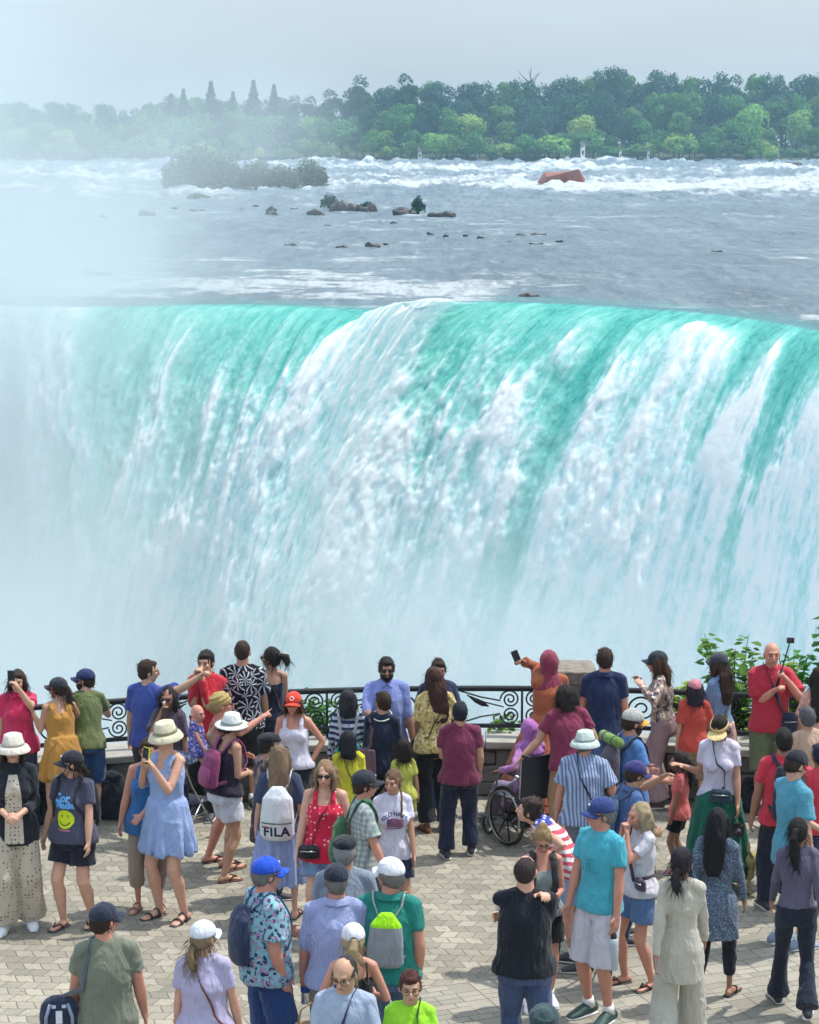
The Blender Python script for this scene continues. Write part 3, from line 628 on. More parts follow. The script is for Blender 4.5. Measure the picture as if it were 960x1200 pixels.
def cloth(kind='plain', c1=(.5, .5, .5), c2=(1, 1, 1), sc_=1.0, c3=None, rough=.85, sheen=0):
    key = (kind, tuple(c1), tuple(c2), sc_, c3, rough)
    if key in MATS: return MATS[key]
    m, t, b = new_mat('cloth_' + kind); oc = t.new('ShaderNodeTexCoord').outputs['Object']; sx = t.new('ShaderNodeSeparateXYZ'); t.l.new(oc, sx.inputs[0]); x, y, z = sx.outputs
    wn = t.noise(t.mapping(oc, (1, 1, .6)), 9, 4, .6)
    def band(v, freq, duty, soft=.06):
        f = t.math('FRACT', t.math('MULTIPLY', v, freq)); a = t.math('PINGPONG', f, .5); return t.ramp(a, [(max(0, duty / 2 - soft / 2), 0.0), (duty / 2 + soft / 2, 1.0)])
    if kind == 'plain': col = t.mix(wn, [q * .88 for q in c1], [min(1, q * 1.1) for q in c1])
    elif kind == 'hstripe': col = t.mix(band(z, 15 / sc_, .5), c1, c2)
    elif kind == 'vstripe': col = t.mix(band(t.math('ADD', x, t.math('MULTIPLY', y, .6)), 28 / sc_, .45, .3), c1, c2)
    elif kind == 'plaid':
        a = band(t.math('ADD', x, t.math('MULTIPLY', y, .6)), 17 / sc_, .45, .3); c = band(z, 17 / sc_, .4, .3); col = t.mix(a, c1, c2); col = t.mix(t.math('MULTIPLY', c, .5), col, c3 or c1)
    elif kind in ('floral', 'camo', 'speckle'):
        v = t.new('ShaderNodeTexVoronoi', feature='SMOOTH_F1'); v.inputs['Scale'].default_value = {'floral': 22, 'camo': 10, 'speckle': 55}[kind] / sc_; v.inputs['Randomness'].default_value = 1
        dn_ = t.new('ShaderNodeTexNoise'); dn_.inputs['Scale'].default_value = 30 / sc_; t.l.new(oc, dn_.inputs['Vector']); ad = t.new('ShaderNodeVectorMath', operation='MULTIPLY_ADD'); t.l.new(dn_.outputs['Color'], ad.inputs[0]); ad.inputs[1].default_value = (.04 * sc_,) * 3; t.l.new(oc, ad.inputs[2]); t.l.new(ad.outputs[0], v.inputs['Vector'])
        col = t.mix(t.ramp(v.outputs['Distance'], [(.30, 1.0), (.40, 0.0)]), c1, c2)
        if c3:
            n2 = t.noise(t.mapping(oc, (1, 1, 1), loc=(4, 2, 1)), 26 / sc_, 2, .5); col = t.mix(t.ramp(n2, [(.54, 0.0), (.60, 1.0)]), col, c3)
    elif kind == 'leaf':
        v = t.new('ShaderNodeTexVoronoi', feature='F1'); v.inputs['Scale'].default_value = 6.5 / sc_; v.inputs['Randomness'].default_value = .9; t.l.new(oc, v.inputs['Vector'])
        df = t.new('ShaderNodeVectorMath', operation='SUBTRACT'); t.l.new(oc, df.inputs[0]); t.l.new(v.outputs['Position'], df.inputs[1]); s3 = t.new('ShaderNodeSeparateXYZ'); t.l.new(df.outputs[0], s3.inputs[0])
        hx_ = t.math('ADD', s3.outputs[0], t.math('MULTIPLY', s3.outputs[1], .5)); an = t.math('ARCTAN2', s3.outputs[2], hx_); rd = t.math('SQRT', t.math('ADD', t.math('POWER', t.math('ABSOLUTE', hx_), 2.0), t.math('POWER', t.math('ABSOLUTE', s3.outputs[2]), 2.0)))
        bl_ = t.math('SINE', t.math('ADD', t.math('MULTIPLY', an, 8.0), t.math('MULTIPLY', rd, 25.0))); thr = t.math('ADD', .25, t.math('MULTIPLY', rd, 6.0 / sc_)); f = t.math('GREATER_THAN', bl_, thr); col = t.mix(f, c1, c2)
    elif kind == 'dots':
        v = t.new('ShaderNodeTexVoronoi', feature='F1'); v.inputs['Scale'].default_value = 20 / sc_; v.inputs['Randomness'].default_value = .35; t.l.new(oc, v.inputs['Vector']); col = t.mix(t.ramp(v.outputs['Distance'], [(.20, 1.0), (.26, 0.0)]), c1, c2)
    elif kind == 'flag':   # stars over the shoulders, stripes below
        v = t.new('ShaderNodeTexVoronoi', feature='F1'); v.inputs['Scale'].default_value = 20; v.inputs['Randomness'].default_value = .2; t.l.new(oc, v.inputs['Vector'])
        st = t.mix(t.ramp(v.outputs['Distance'], [(.24, 1.0), (.32, 0.0)]), (.02, .05, .35), (.8, .8, .85)); sr = t.mix(band(z, 16, .5), (.75, .75, .78), (.62, .10, .14)); col = t.mix(t.math('GREATER_THAN', z, c1[0]), sr, st)
    elif kind == 'split':  # two coloured, the border at height c3
        col = t.mix(t.math('GREATER_THAN', z, sc_), c1, c2)
    elif kind == 'denim': g_ = sum(c1) / 3; c_ = [(q * .8 + g_ * .2) * .85 for q in c1]; col = t.mix(t.noise(t.mapping(oc, (1, 1, .4)), 14, 6, .75), [q * .6 for q in c_], [min(1, q * 1.5) for q in c_])
    if kind not in ('plain', 'denim'): col = t.mix(1, col, t.ramp(wn, [(.2, .85), (.8, 1.1)]), 'MULTIPLY')
    t.l.new(col, b.inputs['Base Color']); sset(b, Roughness=rough); b.inputs['Specular IOR Level'].default_value = .25; b.inputs['Sheen Weight'].default_value = .15
    fold = t.noise(t.mapping(oc, (1.2, 1.2, .38), rot=(0, .25, 0)), 14, 3, .55, .7); h = t.math('ADD', fold, t.math('MULTIPLY', t.noise(oc, 260, 2, .5), .08)); t.l.new(t.bump(h, 1.0, .030), b.inputs['Normal'])
    MATS[key] = m; return m
def hair_mat(c):
    key = ('hair', c)
    if key in MATS: return MATS[key]
    m, t, b = new_mat('hair'); oc = t.new('ShaderNodeTexCoord').outputs['Object']; n = t.noise(t.mapping(oc, (1, 1, .12)), 90, 4, .75)
    t.l.new(t.mix(n, [q * .25 for q in c], [min(1, q * 1.35 + .001) for q in c]), b.inputs['Base Color']); sset(b, Roughness=.62); b.inputs['Specular IOR Level'].default_value = .22; t.l.new(t.bump(n, 1.0, .012), b.inputs['Normal']); MATS[key] = m; return m
SK = {'w': (.62, .36, .26), 'r': (.58, .28, .20), 't': (.50, .29, .19), 'a': (.55, .34, .23), 'b': (.34, .18, .115), 'd': (.22, .11, .07)}
def skin_mat(k):
    key = ('skin', k)
    if key in MATS: return MATS[key]
    c = SK[k]; m, t, b = new_mat('skin'); oc = t.new('ShaderNodeTexCoord').outputs['Object']; n = t.noise(oc, 14, 4, .6)
    t.l.new(t.mix(n, (c[0] * .84, c[1] * .70, c[2] * .66), (min(1, c[0] * 1.08), c[1] * 1.12, c[2] * 1.14)), b.inputs['Base Color']); sset(b, Roughness=.52)
    b.inputs['Subsurface Weight'].default_value = 0; t.l.new(t.bump(t.noise(oc, 90, 3, .6), .15, .004), b.inputs['Normal']); MATS[key] = m; return m
BLK = simple('black_plastic', (.02, .02, .022), .35, 0, .1)
LENS = simple('dark_lens', (.012, .012, .015), .12, 0, .05)
FRAME = simple('dark_frame', (.03, .025, .025), .4, 0, .05)
METAL = simple('steel', (.45, .46, .48), .3, 1, .1)
EYE = simple('eye_dark', (.03, .02, .015), .3, 0, .1); LIP = simple('lips', (.42, .14, .12), .5, 0, .1)
WHITE = simple('white_rubber', (.75, .75, .74), .6, 0, .05); LEATHER = simple('brown_leather', (.10, .05, .03), .55, 0, .2)
def lathe(mb, c, prof, n=28, sx=1.0, sy=1.0, rot=None, closed=True):
    """prof: closed loop of (r, z)"""
    M = rot if rot is not None else Matrix.Identity(3); V = []; m = len(prof); c = Vector(c)
    for r, z in prof:
        for k in range(n):
            a = 2 * math.pi * k / n; V.append(c + M @ Vector((math.cos(a) * r * sx, math.sin(a) * r * sy, z)))
    F = []
    for i in range(m if closed else m - 1):
        j = (i + 1) % m
        for k in range(n): F.append((i * n + k, i * n + (k + 1) % n, j * n + (k + 1) % n, j * n + k))
    return mb.add(V, F)
def ik(a, b, l1, l2, hint):
    """elbow / knee position between a and b"""
    d = b - a; L = d.length
    if L > (l1 + l2) * .999: b = a + d * ((l1 + l2) * .999 / L); d = b - a; L = d.length
    if L < abs(l1 - l2) + .02: L = abs(l1 - l2) + .02; b = a + d.normalized() * L; d = b - a
    u = d.normalized(); x = (l1 * l1 - l2 * l2 + L * L) / (2 * L); h = math.sqrt(max(0, l1 * l1 - x * x)); p = Vector(hint) - u * Vector(hint).dot(u)
    p = p.normalized() if p.length > 1e-4 else Vector((0, 1, 0)); return a + u * x + p * h, b
def hand(mb, w, d, n, side, s, pose):
    """palm, four bent fingers and a thumb; n is the palm's normal, side +1 left / -1 right"""
    d = d.normalized(); n = (n - d * n.dot(d)); n = n.normalized() if n.length > 1e-4 else Vector((0, 1, 0)); th = (n.cross(d) if side > 0 else d.cross(n)).normalized()
    pl, pw = .088 * s, .040 * s
    mb.tube([w - d * .01 * s, w + d * pl * .35, w + d * pl * .8, w + d * pl], [(.027 * s, .019 * s), (pw, .016 * s), (pw * 1.02, .014 * s), (pw * .95, .012 * s)], 10, ref=th, round_=True)
    curl = {'relax': (.25, .35, .3), 'grip': (.9, 1.2, .7), 'flat': (.03, .05, .03), 'point': (.9, 1.2, .7), 'hold': (.5, .7, .4)}[pose]
    for k, (off, ln) in enumerate(((.030, .070), (.010, .078), (-.010, .073), (-.029, .058))):
        c = curl if not (pose == 'point' and k == 0) else (.0, .05, .0)
        p = w + d * (pl * .96) + th * off * s; a = 0; P = [p - d * .015 * s, p]
        for q in range(3):
            a += c[q] * (1 + .12 * k); dd = d * math.cos(a) + n * math.sin(a) + th * (.05 * (1.5 - k) if pose != 'grip' else 0); p = p + dd * (ln * s * (.45, .32, .23)[q]); P.append(p)
        mb.tube(P, [.0098 * s, .0098 * s, .009 * s, .0083 * s, .0072 * s], 7, round_=True)
    b = w + d * pl * .28 + th * .030 * s; k = .9 if pose in ('grip', 'hold', 'point') else .3
    p1 = b + (th * .75 + d * .6 + n * .25 * k).normalized() * .034 * s; p2 = p1 + (th * (.45 - .3 * k) + d * .9 + n * .5 * k).normalized() * .028 * s
    mb.tube([b - th * .012 * s, b, p1, p2], [.013 * s, .013 * s, .0112 * s, .0090 * s], 7, round_=True)
class P: pass
def person(label, px, top, H=1.7, yaw=180, sex='m', fat=0.0, skin='w', lean=0, side=0, hyaw=0, hpitch=0, htilt=0, hs=None,
           L='down', Rr='down', Lp=None, Rp=None, feet=None, walk=0, sit=False, crouch=0.0, face=False,
           hair='short', hcol=(.03, .022, .018), hat=None, hatc=(.03, .03, .05), hat2=None, glasses=None,
           top_='tee', tc=('plain', (.5, .5, .5)), hem=None, bot='jeans', bc=('denim', (.09, .14, .24)), shoes='sneaker', sc2=(.05, .05, .06), dress_hem=None, scarf=None, at=None, baby=False, group='visitors on the viewing plaza'):
    p = P(); s = H / 1.735; hs = hs or (1.0 if H > 1.5 else 1.0 + (1.5 - H) * .45) ; p.s = s
    child = H < 1.42
    hsz = max(s, .82) * (1.0 if not child else 1.02) if not baby else .74
    male = sex == 'm'
    # ---- skeleton (x = the person's left, -y = ahead)
    hipz = (.92 - crouch) * s if not sit else .50
    hip = Vector((0, 0, hipz)); R3 = Matrix.Rotation(R(side), 3, 'Y') @ Matrix.Rotation(R(lean), 3, 'X')   # lean > 0 : bends forward
    def sp_(z, y=0.0, x=0.0): return hip + R3 @ Vector((x, y, (z - .92) * s))
    waist, chest, shl, neck = sp_(1.07), sp_(1.28, .005), sp_(1.42, .01), sp_(1.50, .005)
    shw = (.160 if male else .140) * s * (1 + .30 * fat)
    sh = {1: sp_(1.405, .01) + R3 @ Vector((shw, 0, 0)), -1: sp_(1.405, .01) + R3 @ Vector((-shw, 0, 0))}
    hc = sp_(1.50, -.012) + (R3 @ Vector((0, -.008, (.104 if not baby else .075) * hsz)) * .6 + Vector((0, -.008, (.104 if not baby else .075) * hsz)) * .4)
    Rh = Matrix.Rotation(R(hyaw), 3, 'Z') @ Matrix.Rotation(R(htilt), 3, 'Y') @ Matrix.Rotation(R(hpitch), 3, 'X')
    Mh = Matrix.Translation(hc) @ Rh.to_4x4(); topl = hc + Rh @ Vector((0, .01, .118 * hsz))
    tw = on_z(px, top, topl.z) if at is None else None
    rz = R(yaw); Rz = Matrix.Rotation(rz, 3, 'Z')
    if at is None: base = Vector(tw) - Rz @ topl; base.z = 0
    else: base = Vector(at)
    p.base, p.rz, p.Rz = base, rz, Rz
    def tolocal(w): return Rz.inverted() @ (Vector(w) - base)
    p.tolocal = tolocal; p.toworld = lambda l: base + Rz @ Vector(l)
    # ---- legs
    jr = random.Random(int(px * 31 + top))
    ank = {}; knee = {}; hj = {}; l1, l2 = .435 * s, .415 * s
    for q in (1, -1):
        hj[q] = hip + Vector((q * .088 * s, 0, -.02 * s))
        if feet and feet.get(q): a = Vector(feet[q]) * 1.0
        elif sit: a = Vector((q * .10, -.62 * s, .12))
        else: a = Vector((q * .095 * s + jr.uniform(-.015, .035) * q * s, q * walk * s + (jr.uniform(-.09, .09) * s if not walk else 0), .08 * s + (.05 * s if walk and q * walk > 0.1 else 0)))
        kn = Vector((q * .12, -1, .25 if sit else 0)); knee[q], ank[q] = ik(hj[q], a, l1, l2, kn)
    # ---- arms
    el = {}; wr = {}; hd = {}; hn = {}; hp = {}; u1, u2 = .285 * s, .255 * s
    for q, spec, pz in ((1, L, Lp), (-1, Rr, Rp)):
        hint = Vector((q * .5, .7, -.45)); pose = 'relax'; n = Vector((-q, 0, 0)); tgt = None
        if isinstance(spec, str):
            jx, jy, jz = jr.uniform(-.02, .04), jr.uniform(-.14, .03), jr.uniform(-.01, .05)
            loc = {'down': (q * (shw + .065 * s + .10 * fat + jx), -.05 * s + jy, (.80 + jz) * s), 'swingf': (q * (shw + .05 * s), -.25 * s, .86 * s), 'swingb': (q * (shw + .06 * s), .20 * s, .86 * s), 'front': (-q * .02 * s, -.26 * s, 1.02 * s),
                   'belly': (q * .05 * s, -.25 * s, 1.08 * s), 'hip': (q * .19 * s, -.02 * s, .96 * s), 'rail': (q * .13 * s, -.42 * s, 1.20), 'chest': (q * .02 * s, -.24 * s, 1.28 * s), 'strap': (q * .12 * s, -.17 * s, 1.30 * s),
                   'up': (q * .08 * s, -.34 * s, 1.58 * s), 'phone': (q * .03 * s, -.40 * s, 1.42 * s), 'pocket': (q * (shw + .03), -.05 * s, .88 * s), 'fold': (-q * .10 * s, -.20 * s, 1.18 * s), 'lap': (q * .10, -.30, .70), 'chin': (q * .04 * s, -.17 * s, 1.46 * s), 'bent': (q * (shw + .04 * s), -.25 * s, 1.08 * s)}[spec]
            tgt = Vector(loc)
            if lean and spec in ('chest', 'strap', 'chin', 'phone', 'up'): tgt = hip + R3 @ (tgt - Vector((0, 0, .92 * s)))
            if spec in ('up', 'phone', 'chin'): pose = 'hold'; n = Vector((-q * .6, -.2, 0)) if spec != 'phone' else Vector((0, .6, .6))
            if spec in ('front', 'belly', 'chest', 'fold', 'strap', 'bent'): pose = 'hold'; n = Vector((0, 1, -.2)) if spec != 'bent' else Vector((-q, 0, 0))
            if spec == 'rail': n = Vector((0, 0, -1))
            if spec == 'hip': hint = Vector((q * 1, .5, 0)); n = Vector((-q, -.2, 0))
            if spec == 'fold': hint = Vector((q * .6, 0, -1))
        else:
            # ('px', column, row, metres nearer than the shoulder)
            wsh = p.toworld(sh[q]); tgt = tolocal(on_y(spec[1], spec[2], wsh.y - spec[3])); n = Vector((0, .3, -1)); pose = 'relax'
            if len(spec) > 4 and spec[4]: hint = Rz.inverted() @ Vector(spec[4])
        if pz: pose = pz
        hl = .10 * s; e, w_ = ik(sh[q], tgt if isinstance(spec, str) else tgt - (tgt - sh[q]).normalized() * hl, u1, u2, hint)
        el[q], wr[q] = e, w_; d = (w_ - e).normalized()
        if isinstance(spec, str) and spec in ('down', 'swingf', 'swingb'): d = (d + Vector((0, -.05, -.3))).normalized()
        hd[q], hn[q], hp[q] = d, n, pose
    p.wr, p.hd, p.hn, p.sh, p.el, p.hc, p.Rh, p.Mh, p.hsz, p.hip, p.R3, p.chest, p.waist = wr, hd, hn, sh, el, hc, Rh, Mh, hsz, hip, R3, chest, waist
    p.grip = {q: wr[q] + hd[q] * .085 * s + (hn[q] - hd[q] * hn[q].dot(hd[q])).normalized() * .028 for q in (1, -1)}
    p.palm = lambda q: p.toworld(p.grip[q])
    # ---- the body, one surface
    f = 1 + fat; g = s
    if male: tor = [(.86, .150, .105), (.95, .155 * (1 + .5 * fat), .108 * f), (1.07, .142 * f, .102 * (1 + 1.8 * fat)), (1.18, .148 * f, .108 * (1 + 1.5 * fat)), (1.29, .160 * (1 + .6 * fat), .115 * f), (1.39, .155, .092), (1.445, .095, .068)]
    else: tor = [(.86, .155 * f, .110 * f), (.95, .162 * f, .115 * f), (1.07, .122 * f, .090 * f), (1.18, .128 * f, .096 * f), (1.27, .142 * (1 + .6 * fat), .116 * f), (1.38, .135, .084), (1.44, .080, .062)]
    if child: tor = [(z, a * .93, b * 1.0) for z, a, b in tor]
    b = MB(); pts = [sp_(z) for z, _, _ in tor]; X_ = R3 @ Vector((1, 0, 0))
    hid = .004 if top_ in ('tank', 'strap', 'dress') else .022
    b.tube(pts, [(a * g - (.032 if z_ < 1.0 and not (top_ == 'strap' and not bot) else hid), c * g - (.032 if z_ < 1.0 else hid)) for z_, a, c in tor], 20, ref=X_, round_=True)
    if not male and not child and hid < .01:
        for q in (1, -1): b.ell(sp_(1.26, -.085, q * .068), (.062 * g, .052 * g, .06 * g), nu=12, nv=8)
    nr = (.054 if not male else .060) * max(g, .8) * (1 + .3 * fat)
    b.tube([sp_(1.40), sp_(1.46), hc + Rh @ Vector((0, .022, -.055)) * hsz], [nr * 1.35, nr * 1.03, nr * .95], 14, round_=True)
    for q in (1, -1): b.tube([sp_(1.455, .012, q * .030), sp_(1.438, .012, q * .085), sh[q]], [.038 * g, .038 * g, .044 * g * (1 + .4 * fat) * (.82 if top_ not in ('tank', 'strap', 'dress') else 1)], 12, round_=True)
    hm = lambda x, y, z: hc + Rh @ Vector((x, y, z)) * hsz
    def hell(c, r, nu=18, nv=12): b.ell(hm(*c), [q * hsz for q in r], rot=Rh, nu=nu, nv=nv)
    hell((0, .012, .018), (.076, .094, .098)); hell((0, -.026, -.040), (.058, .060, .066)); hell((0, -.050, -.088), (.026, .024, .022)); hell((0, -.070, .028), (.050, .022, .014), 12, 8)
    b.tube([hm(0, -.082, .014), hm(0, -.104, -.014), hm(0, -.110, -.028), hm(0, -.086, -.036)], [.009 * hsz, .012 * hsz, .0165 * hsz, .010 * hsz], 8, round_=True)
    hell((0, -.084, -.058), (.026, .012, .011), 10, 8)
    for q in (1, -1): b.ell(hm(q * .076, .012, -.008), (.011 * hsz, .020 * hsz, .032 * hsz), rot=Rh @ Matrix.Rotation(q * .35, 3, 'Z'), nu=10, nv=8); hell((q * .036, -.066, -.022), (.024, .022, .022), 10, 8)
    ar = (1.0 if male else .84) * (1 + .55 * fat) * g; slv = top_ not in ('tank', 'strap', 'dress'); bs_ = .82 if slv else 1.0
    for q in (1, -1):
        b.tube([sh[q] - X_ * q * .05 * g, sh[q], sh[q].lerp(el[q], .3), sh[q].lerp(el[q], .8), el[q], el[q].lerp(wr[q], .28), el[q].lerp(wr[q], .75), wr[q], wr[q] + hd[q] * .02 * g],
               [.046 * ar * bs_, .052 * ar * bs_, .048 * ar * (.92 if slv else 1), .041 * ar, .039 * ar, .041 * ar, .031 * ar, .026 * g * (1 if male else .9), .026 * g * (1 if male else .9)], 12, round_=True)
        hand(b, wr[q], hd[q], hn[q], q, g * (1.04 if male else .92), hp[q])
        lr = g * (1 + .40 * fat); cv = {'shorts': .9, 'long_shorts': 1.1, 'short_shorts': .45, 'mid_shorts': .65, None: 0}.get(bot, 2); k_ = lambda u: .74 if u < cv else 1.0
        b.tube([hj[q] + Vector((0, 0, .07 * g)), hj[q].lerp(knee[q], .12), hj[q].lerp(knee[q], .5), hj[q].lerp(knee[q], .9), knee[q], knee[q].lerp(ank[q], .12), knee[q].lerp(ank[q], .33) + Vector((0, .012 * g, 0)), knee[q].lerp(ank[q], .75), ank[q]],
               [.080 * lr * k_(0), .084 * lr * k_(.1), .073 * lr * k_(.5), .056 * lr * k_(.85), .054 * lr * k_(1), .050 * lr * k_(1.1), .055 * lr * k_(1.3), .036 * lr * k_(1.7), .033 * g * k_(1.9)], 14, round_=True)
        a = ank[q]; fx = Vector((q * .18, -1, 0)).normalized()
        b.tube([a + Vector((0, .045 * g, -.045 * g)), a + Vector((0, .01, -.035 * g)), a + fx * .06 * g + Vector((0, 0, -.045 * g)), a + fx * .13 * g + Vector((0, 0, -.060 * g)), a + fx * .175 * g + Vector((0, 0, -.066 * g))],
               [(.028 * g, .030 * g), (.034 * g, .040 * g), (.036 * g, .028 * g), (.042 * g, .018 * g), (.034 * g, .012 * g)], 12, ref=(1, 0, 0), round_=True)
    root = empty('person', base, rz); prop(root, label, 'person', group); p.root = root
    me = remesh(b, 'body', .0088 if s > .6 else .007, 1); me.materials.append(skin_mat(skin)); bo = link(bpy.data.objects.new('body', me), root); p.body = bo
    # ---- garments
    seed = (px * 13 + top * 7) % 97
    def wr_disp(a=.010, sz=9.0, stretch=.6, hemz=None):
        def fn(co):
            x, y, z = co.T; k0 = float(seed); r = .75 * a * fbm(x * 6 + z * 2, y * 6, z * 5 + k0, 2, int(seed))
            w_ = .5 * fbm(x * 5 + k0, y * 5, z * 5, 2, 8); q1 = 1 - 2.4 * np.abs(fbm(x * 9 + z * 5 * np.sign(x) + w_ * 3, y * 8, z * 3.2 + k0, 2, 5)); q2 = 1 - 2.4 * np.abs(fbm(x * 5 - k0, y * 6, z * 11 - np.abs(x) * 16 + w_ * 4, 2, 6))
            return r + a * .78 * (np.clip(q1, 0, 1) ** 1.5 - .35) + a * .62 * (np.clip(q2, 0, 1) ** 2 - .25) * sstep(-.1, .4, w_ * 4)
        return fn
    def garment(mb, name, mat, voxel=.0125, disp=None, parent=root, it=2):
        me = remesh(mb, name, voxel, it, disp); me.materials.append(mat); return link(bpy.data.objects.new(name, me), parent)
    def torso_loft(mb, z0, z1, infl, flare=0.0, wide=1.0, hipx=0.0):
        zs = [z0 + (z1 - z0) * k / 9 for k in range(10)]; Z = [t_[0] for t_ in tor]; A = [t_[1] for t_ in tor]; C = [t_[2] for t_ in tor]
        rr = []; pp = []
        for z in zs:
            a = float(np.interp(z, Z, A)); c = float(np.interp(z, Z, C))
            if z < .93: a = max(a, .158 * f) ; c = max(c, .112 * f)
            hx = hipx * float(sstep(1.06, .92, z)); a += hx; c += hx * .8
            k = max(0, (1.12 - z)) * flare; rr.append(((a * wide + k) * g + infl, (c + k) * g + infl)); pp.append(sp_(z) if z > .80 else hip + Vector((0, 0, (z - .92) * s)) + (sp_(.80) - hip - Vector((0, 0, (.80 - .92) * s))))
        mb.tube(pp, rr, 24, ref=X_, round_=False)
        if not male and not child and z1 > 1.3:
            for q in (1, -1): mb.ell(sp_(1.25, -.085, q * .068), (.066 * g + infl * .6, .055 * g + infl * .6, .075 * g), nu=12, nv=8)
    tm = cloth(*tc); sleeve = {'tee': .62, 'polo': .62, 'loose': .78, 'long': 2, 'rolled': 1.15, 'jacket': 2, 'cardigan': 1.6, 'tank': 0, 'dress': 0, 'dress_tee': .5, 'abaya': 1.9, 'strap': 0, 'vest': .12, 'cap_sleeve': .3}.get(top_, .6)
    if top_:
        infl = {'loose': .018, 'jacket': .020, 'abaya': .02, 'cardigan': .026, 'dress': .012, 'tank': .009, 'strap': .009, 'long': .012}.get(top_, .013)
        g_ = MB(); hz_ = hem if hem is not None else {'dress': .80, 'dress_tee': .8, 'abaya': .8, 'tank': .90, 'strap': .92}.get(top_, .84)
        ztop = 1.335 if sleeve == 0 else 1.44
        torso_loft(g_, hz_, ztop, infl, hipx=.018 if hz_ < .95 and bot else 0, flare=(.05 - .08 * fat) if top_ in ('tee', 'loose', 'polo', 'cap_sleeve') else .03 if top_ in ('long', 'rolled') else .05 if top_ == 'tank' else 0)
        if sleeve == 0:
            wst = .010 if top_ == 'strap' else .020 if top_ == 'tank' else .036
            for q in (1, -1):
                xx = .082 if top_ != 'strap' else .092
                g_.tube([sp_(1.31, -.095, q * xx), sp_(1.39, -.080, q * xx), sp_(1.448, -.02, q * xx * .95), sp_(1.44, .05, q * xx * .95), sp_(1.38, .085, q * xx), sp_(1.31, .09, q * xx)], [(wst * 1.3 * g, .013)] * 6, 10, ref=X_, round_=True)
        else:
            cr = .070 * max(g, .8); g_.tube([sp_(1.38), sp_(1.435), sp_(1.480)], [(.13 * g, .088 * g), (.105 * g, .080 * g), (cr, cr * .95)], 18, ref=X_)
            for q in (1, -1): g_.tube([sp_(1.455, .010, q * .030), sp_(1.440, .010, q * .085), sh[q] + R3 @ Vector((0, 0, .004))], [.050 * g, .053 * g, .056 * g * (1 + .4 * fat)], 12, round_=True)
            for q in (1, -1):
                A0 = sh[q] - X_ * q * .05 * g; wd = (1.15 if top_ in ('loose', 'cardigan', 'abaya') else 1.0) * (1 + .4 * fat) * (1 if male else .9)
                if sleeve <= 1: P_ = [A0, sh[q], sh[q].lerp(el[q], sleeve * .5), sh[q].lerp(el[q], sleeve)]; r_ = [.050, .058, .062, .063 + .010 * (top_ == 'loose')]
                else: k = sleeve - 1; P_ = [A0, sh[q], sh[q].lerp(el[q], .5), el[q], el[q].lerp(wr[q], k * .5), el[q].lerp(wr[q], k * .98)]; r_ = [.050, .057, .055, .050, .045, .037 + (.016 if top_ in ('cardigan', 'abaya') else 0)]
                g_.tube(P_, [v * g * wd for v in r_], 14, round_=False)
        name = {'tee': 'shirt', 'polo': 'polo_shirt', 'loose': 'shirt', 'long': 'blouse', 'rolled': 'shirt', 'jacket': 'jacket', 'cardigan': 'cardigan', 'tank': 'tank_top', 'strap': 'tank_top', 'vest': 'vest', 'cap_sleeve': 'shirt'}.get(top_, 'dress')
        if name == 'dress':
            dz = dress_hem if dress_hem is not None else .45; base_w = .165 * f; zt = 1.06
            n_ = 9; pp = []; rr = []
            for k in range(n_ + 1):
                z = zt + (dz - zt) * k / n_; u = k / n_; legc = (ank[1] + ank[-1]) / 2; off = Vector((legc.x, legc.y, 0)) * u * .6 * (zt - dz)
                a = .128 * f + (.26 if top_ == 'abaya' else .10) * u ** .75 * (zt - dz) / .6 + .03; c_ = .10 * f + (.24 if top_ == 'abaya' else .10) * u ** .75 * (zt - dz) / .6 + .03
                base_p = sp_(z) if z > .92 else hip + Vector((0, 0, (z - .92) * s)); pp.append(base_p + off); rr.append((a * g, c_ * g))
            g_.tube(pp, rr, 40, ref=(1, 0, 0))
        def dd(co, hz_=hz_):
            r = wr_disp(.011 if top_ not in ('tank', 'strap') else .006)(co)
            if name == 'dress':
                x, y, z = co.T; a = np.arctan2(y, x); r = r + (.022 * np.sin(a * 11 + seed + 1.5 * np.sin(a * 3)) + .012 * np.sin(a * 19 + 2)) * sstep(1.02 * s, .6 * s, z)
            return r
        p.shirt = garment(g_, name, tm, .0125 if name != 'dress' else .0135, dd)
        if top_ in ('polo', 'rolled', 'jacket'):    # turned-down collar
            c_ = MB(); cr = .070 * max(g, .85)
            for q in (1, -1): c_.box(sp_(1.462, -.075, q * .040), (.062 * g, .010, .050 * g), rot=R3 @ Matrix.Rotation(q * .55, 3, 'Y') @ Matrix.Rotation(-.7, 3, 'X'))
            lathe(c_, sp_(1.478, .012), [(cr, .020), (cr + .010, .012), (cr + .026, -.022), (cr + .018, -.024), (cr - .006, .008)], 18, 1.08, 1.0, R3)
            link(bpy.data.objects.new('collar', c_.mesh('collar')), p.shirt).data.materials.append(tm)
    else: p.shirt = bo
    # ---- lower garment
    bm_ = cloth(*bc)
    if bot:
        g_ = MB(); wz = 1.01
        torso_loft(g_, .84, wz, .012)
        torso_loft(g_, .80, .93, .004, wide=.95)
        spec = {'jeans': ((.088, .085, .070, .064, .068), 1.93), 'trousers': ((.092, .092, .080, .078, .082), 1.95), 'wide': ((.094, .105, .110, .125, .135), 1.93), 'leggings': ((.086, .078, .066, .064, .048), 1.7), 'flared': ((.096, .080, .064, .075, .105), 1.98), 'capri': ((.10, .088, .074, .068, .064), 1.55),
                'shorts': ((.092, .102, .098), .85), 'long_shorts': ((.092, .104, .10), 1.08), 'short_shorts': ((.092, .104, .108), .42), 'mid_shorts': ((.092, .104, .106), .62), 'skirt': None, 'long_skirt': None}[bot]
